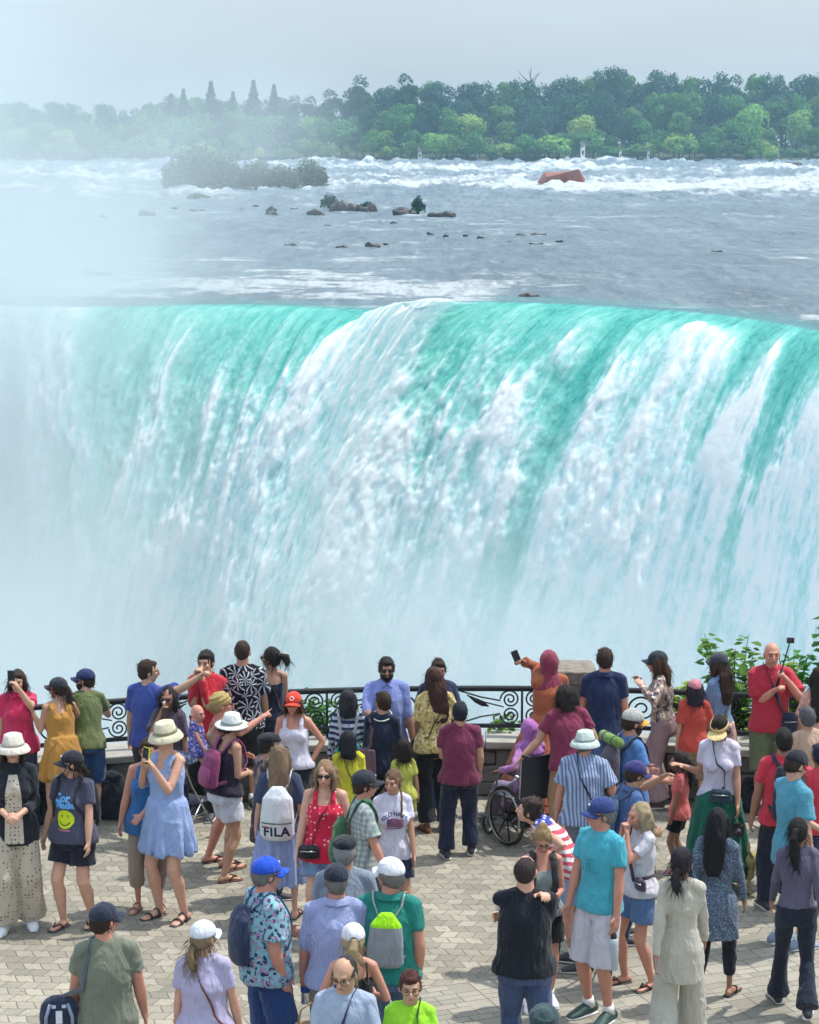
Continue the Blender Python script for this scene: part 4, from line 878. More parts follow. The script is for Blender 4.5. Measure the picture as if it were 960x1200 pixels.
        if spec:
            rr, cut = spec
            for q in (1, -1):
                def at_(u): return hj[q].lerp(knee[q], u) if u <= 1 else knee[q].lerp(ank[q], u - 1)
                us = [-.05, .25 * cut] + ([.5 * cut, .8 * cut, cut] if cut > 1.2 else [cut]); 
                P_ = [hj[q] + Vector((0, 0, .05 * g))] + [at_(u) for u in us[1:]]; g_.tube(P_, [v * g * (1 + .5 * fat) for v in rr[:len(P_)]], 16, ref=(1, 0, 0))
        else:
            dz = dress_hem or (.50 if bot == 'skirt' else .16); n_ = 8; pp = []; rr = []
            for k in range(n_ + 1):
                z = wz + (dz - wz) * k / n_; u = k / n_; legc = (ank[1] + ank[-1]) / 2
                pp.append(hip + Vector((0, 0, (z - .92) * s)) + Vector((legc.x, legc.y, 0)) * u); w_ = (.135 if u < .05 else .165) * f + .16 * u * (wz - dz) + .02; rr.append((w_ * g, (w_ - .035) * g))
            g_.tube(pp, rr, 40, ref=(1, 0, 0))
        def dd(co):
            r = wr_disp(.009)(co)
            if not spec: x, y, z = co.T; a = np.arctan2(y, x); r = r + (.018 * np.sin(a * 10 + seed) + .010 * np.sin(a * 17)) * sstep(.98 * s, .5 * s, z)
            return r
        nm = {'jeans': 'jeans', 'shorts': 'shorts', 'long_shorts': 'shorts', 'short_shorts': 'shorts', 'mid_shorts': 'shorts', 'skirt': 'skirt', 'long_skirt': 'skirt', 'leggings': 'leggings'}.get(bot, 'trousers')
        p.bottom = garment(g_, nm, bm_, .0125, dd)
    # ---- shoes
    if shoes:
        sm_ = simple('shoe', sc2, .6) if ('shoe', sc2) not in MATS else MATS[('shoe', sc2)]; MATS[('shoe', sc2)] = sm_
        for q in (1, -1):
            a = ank[q]; fx = Vector((q * .18, -1, 0)).normalized(); zf = a.z - .08 * g; Rf = Vector((0, -1, 0)).rotation_difference(fx).to_matrix()
            b = MB()
            if shoes == 'sneaker':
                b.tube([a + Vector((0, .055 * g, -.035 * g)), a + Vector((0, .01 * g, -.015 * g)), a + fx * .07 * g + Vector((0, 0, -.030 * g)), a + fx * .14 * g + Vector((0, 0, -.048 * g)), a + fx * .195 * g + Vector((0, 0, -.055 * g))],
                       [(.036 * g, .042 * g), (.044 * g, .060 * g), (.046 * g, .044 * g), (.050 * g, .030 * g), (.038 * g, .020 * g)], 14, ref=Rf @ Vector((1, 0, 0)), round_=True)
                me = remesh(b, 'shoe', .008, 1); me.materials.append(sm_); so = link(bpy.data.objects.new('shoe', me), root)
                b = MB(); b.tube([a + fx * k * g + Vector((0, 0, -.067 * g)) for k in (-.062, -.02, .06, .14, .205)], [(r_ * g, .012 * g) for r_ in (.036, .044, .046, .052, .034)], 14, ref=Rf @ Vector((1, 0, 0)), round_=True); b.obj('sole', WHITE, so)
            else:
                b.tube([a + fx * k * g + Vector((0, 0, -.074 * g)) for k in (-.060, -.02, .06, .14, .20)], [(r_ * g, .008 * g) for r_ in (.034, .042, .042, .050, .036)], 14, ref=Rf @ Vector((1, 0, 0)), round_=True)
                so = b.obj('sandal', sm_, root); b = MB(); ux = Rf @ Vector((1, 0, 0))
                for k, h_ in ((.10, .002), (.12, -.018)) if shoes == 'flipflop' else ((.115, -.022), (.03, .02)):
                    if shoes == 'flipflop':
                        for q2 in (1, -1): b.tube([a + fx * .15 * g + Vector((0, 0, -.042 * g)), a + fx * .09 * g + ux * q2 * .030 * g + Vector((0, 0, -.022 * g)), a + fx * .05 * g + ux * q2 * .042 * g + Vector((0, 0, -.065 * g))], .007 * g, 6)
                    else: b.tube([a + fx * k * g + ux * (math.sin(t_) * .047 * g) + Vector((0, 0, (-.07 + (.058 + h_ * .6) * math.cos(t_)) * g)) for t_ in [-1.5 + 3.0 * i / 8 for i in range(9)]], [(.014 * g, .006 * g)] * 9, 6, ref=fx)
                b.obj('strap', sm_, so)
            if shoes == 'sneaker' and bot and bot in ('shorts', 'long_shorts', 'short_shorts', 'mid_shorts'):
                b = MB(); b.tube([a + Vector((0, 0, -.01)), a.lerp(knee[q], .16)], [.047 * g, .043 * g], 12); b.obj('sock', WHITE if sc2 != (.02, .02, .02) else BLK, root)
    # ---- hair (head frame, metres * head size)
    hs_ = hsz; Hm = hair_mat(hcol)
    def headobj(mb, name, mat, parent=root, voxel=None, disp=None, it=2, tr=True):
        mb.v = [tuple(Mh @ (Vector(v) * hs_)) for v in mb.v]
        if voxel: me = remesh(mb, name, voxel, it, disp); me.materials.append(mat); return link(bpy.data.objects.new(name, me), parent)
        return mb.obj(name, mat, parent)
    def strand(a=.006):
        def fn(co): x, y, z = co.T; return (1.9 * a * fbm(x * 16 + z * 4, y * 16, z * 7 + seed, 2, 7) if hair in ('long', 'shoulder', 'wavy') else 0) + 1.2 * a * fbm(x * 60, y * 60, z * 9 + seed, 2, 3) + a * 1.2 * fbm(x * 18, y * 18, z * 12, 2, 4)
        return fn
    if hair:
        h = MB(); hat_on = hat in ('cap', 'bucket', 'fedora', 'hijab', 'flatcap', 'turban', 'beanie')
        if hair == 'bald_top':
            for q in (1, -1): h.ell((q * .062, .022, -.012), (.024, .062, .046))
            h.ell((0, .070, -.012), (.062, .044, .052))
        elif hair == 'thin': h.ell((0, .036, .026), (.079, .088, .089)); h.ell((0, .06, -.02), (.070, .050, .05)); [h.ell((q * .066, .015, .010), (.016, .050, .04)) for q in (1, -1)]
        elif hair != 'none':
            if hat_on: h.ell((0, .026, .005), (.081, .096, .088))
            else: h.ell((0, .022, .028), (.084 if hair != 'buzz' else .080, .102 if hair != 'buzz' else .097, .106 if hair != 'buzz' else .100))
            if hair != 'buzz': h.ell((0, .050, -.020), (.074, .066, .068)); [h.ell((q * .068, .018, .012), (.018, .046, .052)) for q in (1, -1)]
            else: h.ell((0, .050, -.012), (.070, .060, .06))
            if hair in ('short', 'bob', 'curly') and not hat_on: h.ell((.008, -.048, .080), (.052, .040, .026))
            if hair == 'curly': [h.ell((math.cos(k * 2.4) * .070, .03 + math.sin(k * 2.4) * .075, .06 + .04 * math.sin(k * 5)), (.030, .030, .030), nu=8, nv=6) for k in range(14)]
            if hair in ('bob', 'shoulder', 'long', 'wavy'):
                Ln = {'bob': -.10, 'shoulder': -.18, 'long': -.42, 'wavy': -.30}[hair]; bk = .10 if hair == 'long' else .075
                for q in (1, -1): h.tube([(q * .070, .01, .05), (q * .084, .0, -.02), (q * .088, .01, -.08), (q * .082, .02, max(Ln, -.20))], [(.022, .045), (.022, .048), (.024, .044), (.012, .03)], 10, ref=(1, 0, 0), round_=True)
                h.tube([(0, .05, .05), (0, .080, -.03), (0, bk + .012, -.11), (0, bk + .03, (Ln - .11) / 2 - .02), (0, bk + .038, Ln)], [(.080, .06), (.090, .046), (.098 if hair != 'bob' else .085, .040), (.098 if hair != 'bob' else .085, .034), (.060, .020)], 16, ref=(1, 0, 0), round_=True)
                if hair == 'wavy': [h.ell((math.cos(k * 2.1) * .088, .045 + abs(math.sin(k * 2.1)) * .05, .03 - k * .020), (.030, .032, .036), nu=8, nv=6) for k in range(12)]
            if hair in ('ponytail', 'lowpony', 'longpony'):
                z0 = {'ponytail': .045, 'lowpony': -.045, 'longpony': .03}[hair]; ln = {'ponytail': .20, 'lowpony': .17, 'longpony': .33}[hair]
                h.tube([(0, .09, z0), (0, .125, z0 + .005), (.008, .150, z0 - .05), (.0, .150, z0 - ln * .6), (-.01, .135, z0 - ln)], [.024, .022, .034, .036, .012], 12, round_=True)
            if hair == 'bun': h.ell((0, .045, .125), (.045, .045, .038), nu=14, nv=9)
            if hair == 'lowbun': h.ell((0, .125, -.02), (.040, .036, .038), nu=14, nv=9)
            if hair == 'flick':  # big bouncy ponytail held out
                h.tube([(0, .09, .03), (.0, .135, .045), (.0, .185, .03), (.0, .21, -.03), (.0, .20, -.07)], [.022, .026, .044, .036, .01], 12, round_=True)
        ho = None
        if h.v: ho = headobj(h, 'hair', Hm, voxel=.0085, disp=strand(.007 if hair in ('curly', 'wavy', 'long') else .005), it=2)
        if ho is not None and hair not in ('buzz', 'thin', 'bald_top'):
            rr_ = random.Random(int(seed) + 5); vs = ho.data.vertices; st = MB(); zc = hc.z; longh = hair in ('long', 'wavy', 'shoulder', 'longpony', 'lowpony', 'ponytail', 'flick', 'bob'); cnt = 150 if longh else 50; tries = 0
            while cnt and tries < 3000:
                tries += 1; v = vs[rr_.randrange(len(vs))]
                if longh and v.co.z > zc + .02 and rr_.random() < .75: continue
                if (hat and v.co.z > zc + .01) or ((Rh.inverted() @ (v.co - hc)).y < -.05): continue
                cnt -= 1; d = Vector(v.normal) * .55 + Vector((rr_.gauss(0, .35), rr_.gauss(0, .35), -1.0 if longh else rr_.uniform(-.6, .5))); d.normalize(); L_ = rr_.uniform(.04, .13) if longh else rr_.uniform(.012, .028)
                p0 = v.co - v.normal * .002; p1 = p0 + d * L_ * .5 + Vector(v.normal) * .006; p2 = p1 + (d + Vector((rr_.gauss(0, .25), rr_.gauss(0, .25), -.25))).normalized() * L_ * .5; st.tube([p0, p1, p2], [.0026, .0024, .0008], 3, caps=False)
            import bmesh
            sme = st.mesh('strands'); bm2 = bmesh.new(); bm2.from_mesh(ho.data); bm2.from_mesh(sme); bm2.to_mesh(ho.data); bm2.free(); bpy.data.meshes.remove(sme); smooth(ho.data)
        if hair in ('ponytail', 'lowpony', 'longpony', 'flick'):
            h = MB(); z0 = {'ponytail': .045, 'lowpony': -.045, 'longpony': .03, 'flick': .035}[hair]; h.torus((0, .118, z0 + .003), .023, .007, 'y', 14, 6); headobj(h, 'hair_tie', FRAME)
        if hair == 'braids':
            for q in (1, -1):
                h = MB()
                for k in range(13): h.ell((q * (.078 + .010 * min(k, 4) + .003 * math.sin(k)), .0 - .013 * min(k, 5), -.06 - .022 * k), (.014, .013, .017), nu=8, nv=6)
                headobj(h, 'braid', Hm, voxel=.006, it=1)
    # ---- headwear
    hmt = cloth('plain', hatc)
    if hat == 'cap':
        h = MB(); h.ell((0, .014, .040), (.090, .110, .094), nu=24, nv=10, z0=-.12); h.ell((0, .014, .133), (.008, .008, .006), nu=8, nv=5); c = headobj(h, 'cap', hmt)
        h = MB(); V = []; F = []
        for i in range(5):
            for k in range(11):
                a = -1.15 + 2.3 * k / 10; r0, r1 = 1.0, 1.72; q = r0 + (r1 - r0) * i / 4; x = math.sin(a) * .084 * (1 + .12 * (i / 4)); y = .014 - math.cos(a) * .104 * q * (1 if i == 0 else 1) ; z = .036 - .030 * (x / .084) ** 2 - .014 * (i / 4); V.append((x, y, z))
        nn_ = len(V); V += [(x, y, z - .006) for x, y, z in V]
        for i in range(4):
            for k in range(10): a = i * 11 + k; F.append((a, a + 1, a + 12, a + 11)); F.append((nn_ + a, nn_ + a + 11, nn_ + a + 12, nn_ + a + 1))
        rim = [0 * 11 + k for k in range(11)] + [i * 11 + 10 for i in range(1, 5)] + [4 * 11 + k for k in range(9, -1, -1)] + [i * 11 for i in range(3, 0, -1)]
        for i in range(len(rim)): a, b2 = rim[i], rim[(i + 1) % len(rim)]; F.append((b2, a, nn_ + a, nn_ + b2))
        h.add(V, F); headobj(h, 'brim', cloth('plain', hat2) if hat2 else hmt, c); p.cap = c
    elif hat in ('bucket', 'fedora'):
        h = MB(); top_r, top_z = (.078, .128) if hat == 'bucket' else (.072, .142)
        lathe(h, (0, .012, 0), [(0.001, top_z), (top_r * .7, top_z), (top_r, top_z - .010), (.094, .045), (.099, .030), (.094, .028), (.088, .045), (top_r - .006, top_z - .016), (.001, top_z - .010)], 28, .98, 1.12); c = headobj(h, 'hat', hmt)
        w_, dz = (.150, -.018) if hat == 'bucket' else (.165, .016)
        h = MB(); lathe(h, (0, .012, 0), [(.094, .034), (.13, .018 if hat == 'bucket' else .022), (w_, dz), (w_, dz - .006), (.13, .010 if hat == 'bucket' else .015), (.094, .026)], 32, .98, 1.06); headobj(h, 'brim', hmt, c)
        h = MB(); lathe(h, (0, .012, 0), [(.0975, .036), (.094 if hat == 'bucket' else .094, .058), (.097, .058), (.1005, .036)], 28, .98, 1.12); headobj(h, 'hat_band', cloth('plain', hat2 or [q * .75 for q in hatc]), c)
    elif hat == 'visor':
        h = MB(); lathe(h, (0, .014, .045), [(.090, -.018), (.088, .022), (.092, .022), (.095, -.018)], 26, .95, 1.14); c = headobj(h, 'visor', hmt); h = MB(); h.ell((0, -.105, .020), (.098, .100, .012), rot=Matrix.Rotation(-.20, 3, 'X'), nu=24, nv=8); headobj(h, 'brim', hmt, c)
    elif hat == 'flatcap':
        h = MB(); h.ell((0, .004, .072), (.095, .120, .056), nu=22, nv=10); h.ell((0, -.095, .040), (.065, .045, .014), rot=Matrix.Rotation(-.25, 3, 'X')); headobj(h, 'cap', hmt, voxel=.009)
    elif hat == 'hijab':
        h = MB(); h.ell((0, .022, .018), (.099, .112, .122), nu=22, nv=14); h.tube([(0, .03, -.02), (0, .03, -.11), (0, .035, -.17), (0, .03, -.25)], [(.094, .095), (.088, .085), (.13, .10), (.185, .125)], 20, ref=(1, 0, 0)); h.tube([(.05, .06, -.12), (.0, .10, -.2), (-.05, .12, -.30)], [(.05, .03), (.07, .03), (.05, .02)], 12, round_=True)
        headobj(h, 'headscarf', hmt, voxel=.011, disp=lambda co: .012 * fbm(co[:, 0] * 16 + co[:, 2] * 18, co[:, 1] * 16, co[:, 2] * 8, 2, 9))
    elif hat == 'turban':
        h = MB(); h.ell((0, .020, .052), (.092, .108, .082), nu=22, nv=10); h.ell((0, .105, -.015), (.035, .030, .055)); headobj(h, 'headscarf', hmt, voxel=.009, disp=lambda co: .006 * np.sin(co[:, 2] * 140 + co[:, 1] * 60))
    # ---- glasses and face
    if glasses:
        up = glasses == 'up'; h = MB(); oz, oy = (.085, .030) if up else (0, 0)
        if glasses in ('sun', 'up'):
            for q in (1, -1): h.ell((q * .034, -.092 + oy, .004 + oz), (.027, .007, .019), nu=14, nv=8)
            h.box((0, -.096 + oy, .012 + oz), (.02, .005, .006))
        else:
            for q in (1, -1): h.torus((q * .034, -.098, .002), .023, .0018, 'y', 18, 5)
            h.box((0, -.099, .006), (.022, .005, .005))
        for q in (1, -1): h.tube([(q * .060, -.088 + oy, .010 + oz), (q * .080, -.03 + oy, .012 + oz), (q * .084, .02 + oy, .006 + oz)], .0035, 5)
        headobj(h, 'sunglasses' if glasses in ('sun', 'up') else 'glasses', LENS if glasses in ('sun', 'up') else FRAME)
    if face:
        if glasses != 'sun':
            for q in (1, -1):
                h = MB(); h.ell((q * .033, -.087, .002), (.013, .007, .0055), nu=10, nv=6); headobj(h, 'eye', EYE)
                h = MB(); h.tube([(q * .018, -.094, .018), (q * .034, -.093, .023), (q * .050, -.084, .018)], [.0035, .004, .003], 6); headobj(h, 'eyebrow', Hm)
        h = MB(); h.tube([(-.022, -.0915, -.0575), (0, -.0985, -.0555), (.022, -.0915, -.0575)], [.003, .0058, .003], 6, round_=True); headobj(h, 'mouth', LIP)
    if scarf == 'beard':
        h = MB(); h.ell((0, -.034, -.058), (.066, .066, .058)); h.ell((0, -.062, -.092), (.035, .030, .030)); headobj(h, 'beard', Hm, voxel=.008, disp=strand(.004))
    ob = p.shirt; me_ = ob.data; p.bvh = BVHTree.FromPolygons([v.co.copy() for v in me_.vertices], [tuple(q.vertices) for q in me_.polygons])
    return p
# ---------------------------------------------------------------- carried things
def surf(p, pt, off=.008):
    r = p.bvh.find_nearest(Vector(pt)); return (r[0] + (Vector(pt) - r[0]).normalized() * off) if r and r[0] is not None and (Vector(pt) - r[0]).length > .004 else Vector(pt)
def wrap(p, pts, off=.007, sub=7):
    """a strap path pulled onto the clothes from outside"""
    out = []
    for i in range(len(pts) - 1):
        for k in range(sub): out.append(Vector(pts[i]).lerp(Vector(pts[i + 1]), k / sub))
    out.append(Vector(pts[-1])); c = [p.hip + p.R3 @ Vector((0, 0, (q.z - p.hip.z))) for q in out]; res = []
    for q in out:
        ax = p.hip + p.R3 @ Vector((0, 0, q.z - p.hip.z)); d = (q - ax)
        res.append(surf(p, q, off))
    sm = [res[0]] + [(res[i - 1] + res[i] * 2 + res[i + 1]) / 4 for i in range(1, len(res) - 1)] + [res[-1]]
    return [q + (q - p.chest).normalized() * .004 for q in sm]
def strap(mb, P_, w=.018, t=.004):
    P_ = [Vector(q) for q in P_]; m = len(P_); V = []; F = []
    c = sum(P_, Vector()) / m
    for i in range(m):
        t_ = (P_[min(i + 1, m - 1)] - P_[max(i - 1, 0)]).normalized(); n = (P_[i] - Vector((c.x, c.y, P_[i].z))); n = n - t_ * n.dot(t_); n = n.normalized() if n.length > 1e-4 else Vector((0, 0, 1)); u = t_.cross(n)
        for a, b_ in ((-1, -1), (1, -1), (1, 1), (-1, 1)): V.append(P_[i] + u * (a * w / 2) + n * (b_ * t / 2))
    F = [(i * 4 + k, i * 4 + (k + 1) % 4, (i + 1) * 4 + (k + 1) % 4, (i + 1) * 4 + k) for i in range(m - 1) for k in range(4)] + [(3, 2, 1, 0), tuple((m - 1) * 4 + k for k in range(4))]
    return mb.add(V, F)
def thing_at(p, name, label, cat, loc_local, group=None):
    """Empty at the base of a carried thing; its parts are made in the carrier's frame and shifted"""
    w = p.toworld(loc_local); o = empty(name, w, p.rz); prop(o, label, cat, group); o['_o'] = 0; del o['_o']; return o, Vector(loc_local)
def part(mb, name, mat, root, off, voxel=None, disp=None, sm=True, it=2):
    mb.v = [tuple(Vector(v) - off) for v in mb.v]
    if voxel: me = remesh(mb, name, voxel, it, disp); me.materials.append(mat); return link(bpy.data.objects.new(name, me), root)
    return mb.obj(name, mat, root, sm)
def backpack(p, label, col, col2=None, w=.28, h=.42, d=.15, style='plain', z=1.2, text=None, group='backpacks'):
    s = p.s; yb = .115 * s + d / 2 + .012; c = p.hip + p.R3 @ Vector((0, yb, (z - .92) * s)); Rr_ = p.R3
    o, off = thing_at(p, 'backpack', label, 'backpack', (c.x, c.y, c.z - h / 2), group); m = cloth(*col) if isinstance(col[0], str) else cloth('plain', col, rough=.6); m2 = cloth('plain', col2, rough=.6) if col2 else m
    F = lambda x, y, zz: c + Rr_ @ Vector((x, y, zz)); b = MB()
    tp = .45 if style == 'sack' else .72
    b.tube([F(0, 0, -h / 2), F(0, .01, -h * .42), F(0, .015, -h * .1), F(0, 0, h * .28), F(0, -.02, h * .45), F(0, -.03, h * .5)], [(w * .40, d * .38), (w * .5, d * .5), (w * .5, d * .52), (w * .44, d * .44), (w * tp * .5, d * .3), (w * .16, d * .12)], 22, ref=Rr_ @ Vector((1, 0, 0)))
    body = part(b, 'bag_body', m, o, off, .011, lambda co: .006 * fbm(co[:, 0] * 14, co[:, 1] * 14, co[:, 2] * 9, 3, 2))
    if style in ('plain', 'pack'):
        b = MB(); b.tube([F(0, d * .5, -h * .40), F(0, d * .52, -h * .2), F(0, d * .5, -h * .02)], [(w * .34, .03), (w * .38, .035), (w * .34, .02)], 16, ref=Rr_ @ Vector((1, 0, 0)), round_=True); part(b, 'pocket', m2, o, off, .010)
        b = MB(); b.torus(F(0, -d * .1, h * .50), .03, .006, 'y', 16, 6); part(b, 'handle', m2, o, off)
    b = MB()
    for q in (1, -1):
        S = lambda x, y, zz: p.hip + p.R3 @ Vector((x * s, y * s, (zz - .92) * s))
        P_ = [F(q * .06, -d * .4, h * .40)] + wrap(p, [S(q * .10, .10, 1.43), S(q * .115, .0, 1.52), S(q * .12, -.16, 1.40), S(q * .14, -.20, 1.25), S(q * .20, -.08, 1.10)], .009) + [F(q * w * .42, -d * .2, -h * .38)]
        strap(b, P_, .035 if style != 'sack' else .014, .008)
    part(b, 'strap', m2, o, off)
    return o, body, F, off
def crossbody(p, label, col, q=1, bag=(0, 0, 0), bs=(.20, .08, .16), z=.92, front=True, cat='bag', w=.02, scol=None, nobag=False, name='shoulder_bag'):
    """strap over the shoulder opposite q, bag at side q (q=+1 left)"""
    s = p.s; S = lambda x, y, zz: p.hip + p.R3 @ Vector((x * s, y * s, (zz - .92) * s)); bc_ = S(*bag) if any(bag) else S(q * .19, -.05, z)
    o, off = thing_at(p, name, label, cat, (bc_.x, bc_.y, bc_.z - bs[2] / 2)); m = cloth('plain', col, rough=.5); b = MB()
    P1 = wrap(p, [S(-q * .085, .0, 1.55), S(-q * .02, -.22, 1.32), S(q * .12, -.24, 1.08), bc_ + Vector((0, -.02, bs[2] * .45))], .006)
    P2 = wrap(p, [S(-q * .085, .0, 1.55), S(-q * .02, .22, 1.32), S(q * .12, .22, 1.08), bc_ + Vector((0, .02, bs[2] * .45))], .006)
    strap(b, P1, w, .004); strap(b, P2, w, .004); part(b, 'strap', cloth('plain', scol) if scol else m, o, off)
    if not nobag:
        b = MB(); b.tube([bc_ + Vector((0, 0, -bs[2] / 2)), bc_ + Vector((0, 0, -bs[2] * .35)), bc_ + Vector((0, 0, bs[2] * .3)), bc_ + Vector((0, 0, bs[2] / 2))], [(bs[0] * .42, bs[1] * .4), (bs[0] * .5, bs[1] * .5), (bs[0] * .46, bs[1] * .45), (bs[0] * .36, bs[1] * .2)], 18, ref=(1, 0, 0)); part(b, 'bag_body', m, o, off, .008)
        b = MB(); b.box(bc_ + Vector((0, -bs[1] * .5, bs[2] * .12)), (bs[0] * .7, .012, .008)); part(b, 'zip', METAL, o, off)
    return o
def phone(p, q, label, col=(.02, .02, .03), rot=None, tilt=0, face_cam=True, up=.04):
    g_ = p.grip[q]; o, off = thing_at(p, 'phone', label, 'phone', tuple(g_)); Rw = p.Rz.inverted() @ (rot or Matrix.Rotation(0, 3, 'X')); c = g_ + Rw @ Vector((0, 0, up)); b = MB(); b.box(c, (.074, .010, .155), rot=Rw); part(b, 'phone_case', simple('phone_case', col, .3), o, off, sm=False)
    b = MB(); b.box(c + Rw @ Vector((0, .0065, 0)), (.066, .003, .145), rot=Rw); part(b, 'screen', LENS, o, off, sm=False)
    b = MB(); b.box(c + Rw @ Vector((.018, -.0065, .052)), (.026, .004, .030), rot=Rw); part(b, 'lens_plate', BLK, o, off, sm=False); return o
def project_mesh(p, me, front=True, off=.005):
    """lays flat letters or marks (x, z plane) on the garment, from the front (-y) or the back"""
    sgn = -1 if front else 1
    for v in me.vertices:
        r = p.bvh.ray_cast(Vector((v.co.x, sgn * 1.0, v.co.z)), Vector((0, -sgn, 0)))
        v.co.y = (r[0].y if r and r[0] is not None else sgn * .1) + sgn * off
def text_mesh(txt, size, bold=.0, spacing=1.0, shear=0):
    cu = bpy.data.curves.new('lettering', 'FONT'); cu.body = txt; cu.size = size; cu.align_x = 'CENTER'; cu.align_y = 'CENTER'; cu.offset = bold; cu.space_character = spacing; cu.shear = shear; cu.resolution_u = 3
    o = bpy.data.objects.new('t', cu); COL.objects.link(o); dg = bpy.context.evaluated_depsgraph_get(); me = bpy.data.meshes.new_from_object(o.evaluated_get(dg)); bpy.data.objects.remove(o); bpy.data.curves.remove(cu)
    for v in me.vertices: v.co = Vector((v.co.x, 0, v.co.y))
    me.materials.clear(); me.name = 'lettering'; return me
def shift(me, dx=0, dz=0, flip=False, fn=None):
    for v in me.vertices:
        if fn: x, z = fn(v.co.x, v.co.z); v.co.x, v.co.z = x, z
        if flip: v.co.x = -v.co.x
        v.co.x += dx; v.co.z += dz
    return me
# ================================================================= the visitors, left to right, back to front
def C(h, k=1.0):
    h = h.lstrip('#'); v = [int(h[i:i + 2], 16) / 255 for i in (0, 2, 4)]
    return tuple(round(min(1, (q / 12.92 if q <= .04045 else ((q + .055) / 1.055) ** 2.4) * k), 4) for q in v)
def HH(px, top, fy): return float(on_y(px, top, on_z(px, fy, 0)[1])[2])
JB, JD = ('denim', C('#3d5f93')), ('denim', C('#26344d'))
BK = (.028, .022, .02); BR = (.085, .045, .025); DB = (.05, .03, .02); BL = (.42, .29, .15); GR = (.22, .21, .20)
def muted(c, k=.86, g=.07):
    m = sum(c) / 3; return tuple(round((q * (1 - g) + m * g) * k, 4) for q in c)
pl = lambda h, k=1.0: ('plain', muted(C(h, k)))
PP = {}
def A(key, *a, **k): PP[key] = person(*a, **k); return PP[key]
# ---------------- along the railing
A('crimson', 'person in a crimson polo at the left edge raising a blue phone', 20, 786, 1.66, yaw=8, sex='f', fat=.2, skin='a', hair='bob', hcol=DB, face=True, hyaw=-5, top_='polo', tc=pl('#d8245e'), bc=JD, Rr='down', L=('px', 17, 803, .40, (.6, 0, -1)), Lp='hold')
A('mustard', 'woman in a mustard sleeveless dress and black cap leaning on the railing', 68, 795, 1.60, yaw=200, sex='f', fat=.15, skin='t', lean=14, hyaw=48, hat='cap', hatc=C('#2e2f3a'), hair='longpony', hcol=DB, top_='dress', tc=pl('#c08a35'), dress_hem=.62, bot=None, shoes='sandal', L=('px', 28, 836, .0, (0, 0, -1)), Rr='rail', glasses='sun')
A('olive', 'man in an olive t-shirt and navy cap leaning on the railing with blue shorts', 100, 785, HH(100, 783, 962), yaw=196, skin='w', lean=15, hyaw=62, hat='cap', hatc=C('#25305e'), hcol=DB, tc=pl('#6d7a4b'), bot='long_shorts', bc=pl('#2a5a92'), L='rail', Rr='rail', sc2=(.03, .03, .03), scarf='beard')
A('pointing', 'man in a royal blue t-shirt with glasses stretching his arm out to point right', 173, 774, 1.74, yaw=150, skin='a', fat=.15, hyaw=-45, glasses='clear', hair='short', hcol=DB, top_='loose', tc=pl('#3a50a4'), bc=pl('#3a3a40'), bot='long_shorts', Rr=('px', 243, 789, .25), Rp='point', L='down')
A('drinking', 'woman with long black hair and sunglasses drinking from a bottle behind the pointing man', 197, 806, 1.60, yaw=-12, sex='f', skin='b', face=True, glasses='sun', hair='long', hcol=BK, top_='loose', tc=pl('#56485a'), bc=JD, Rr='chin', L='down')
A('redjacket', 'young man in a bright red jacket holding his fists together under his chin', 241, 763, 1.78, yaw=-20, skin='a', face=True, hyaw=5, hcol=BK, top_='jacket', tc=pl('#cf1f35'), bc=pl('#22242c'), bot='trousers', L='chin', Rr='chin')
A('palmshirt', 'man seen from behind in a black shirt with large white leaves', 284, 751, 1.82, yaw=180, fat=.12, skin='t', hair='buzz', hcol=DB, top_='loose', tc=('leaf', C('#15161f'), C('#c9ccd8')), bot='long_shorts', bc=pl('#2c2e30'), sc2=(.03, .03, .03))
A('flickpony', 'woman in a black strap top whose black ponytail swings out to the right', 318, 759, 1.70, yaw=196, sex='f', skin='t', hyaw=48, htilt=0, hair='flick', hcol=BK, glasses='sun', top_='strap', tc=pl('#232a45'), bc=JD)
A('stripes', 'black haired woman in a navy and white striped top seen from behind', 408, 809, 1.52, yaw=180, sex='f', skin='t', hair='shoulder', hcol=(.035, .035, .045), top_='long', tc=('hstripe', C('#28345c'), C('#c6cfe6')), bc=JD)
A('lavman', 'bearded man in a lavender-blue shirt and sunglasses facing the camera from the railing', 453, 771, 1.76, yaw=4, fat=.2, skin='b', face=True, glasses='sun', hcol=BK, scarf='beard', top_='rolled', tc=pl('#8b9be0'), bc=JB, L='down', Rr='rail')
A('behindhair', 'man in a dark navy shirt mostly hidden behind the woman with long brown hair', 514, 773, 1.68, yaw=10, skin='b', face=True, hcol=DB, tc=pl('#2b3858'), bc=JB)
A('longbrown', 'woman in a yellow floral blouse with very long brown hair, black trousers and sandals', 507, 783, HH(505, 779, 970), yaw=200, sex='f', fat=.2, skin='b', hair='long', hcol=(.075, .035, .025), hyaw=-8, htilt=8, top_='loose', tc=('floral', C('#d8c27c'), C('#a98a55'), .8, C('#e9dcb0')), hem=.86, bot='trousers', bc=pl('#20242e'), shoes='sandal', sc2=C('#8a5a3c'), L='belly', Rr='bent')
A('abaya', 'woman in a long terracotta robe and maroon headscarf raising a phone towards the falls', 643, 764, 1.74, yaw=205, sex='f', fat=.25, skin='b', hair=None, hat='hijab', hatc=C('#84344a'), top_='abaya', tc=pl('#b4603c'), dress_hem=.12, bot=None, L=('px', 607, 766, -.1, (.8, 0, -1)), Lp='hold', Rr='down', lean=3)
A('navypolo', 'man in a navy polo shirt seen from behind next to the stone pier', 709, 760, 1.80, yaw=176, fat=.15, skin='r', hair='short', hcol=DB, top_='polo', tc=pl('#1f2f58'), bc=('denim', C('#4a72b8')), hyaw=14)
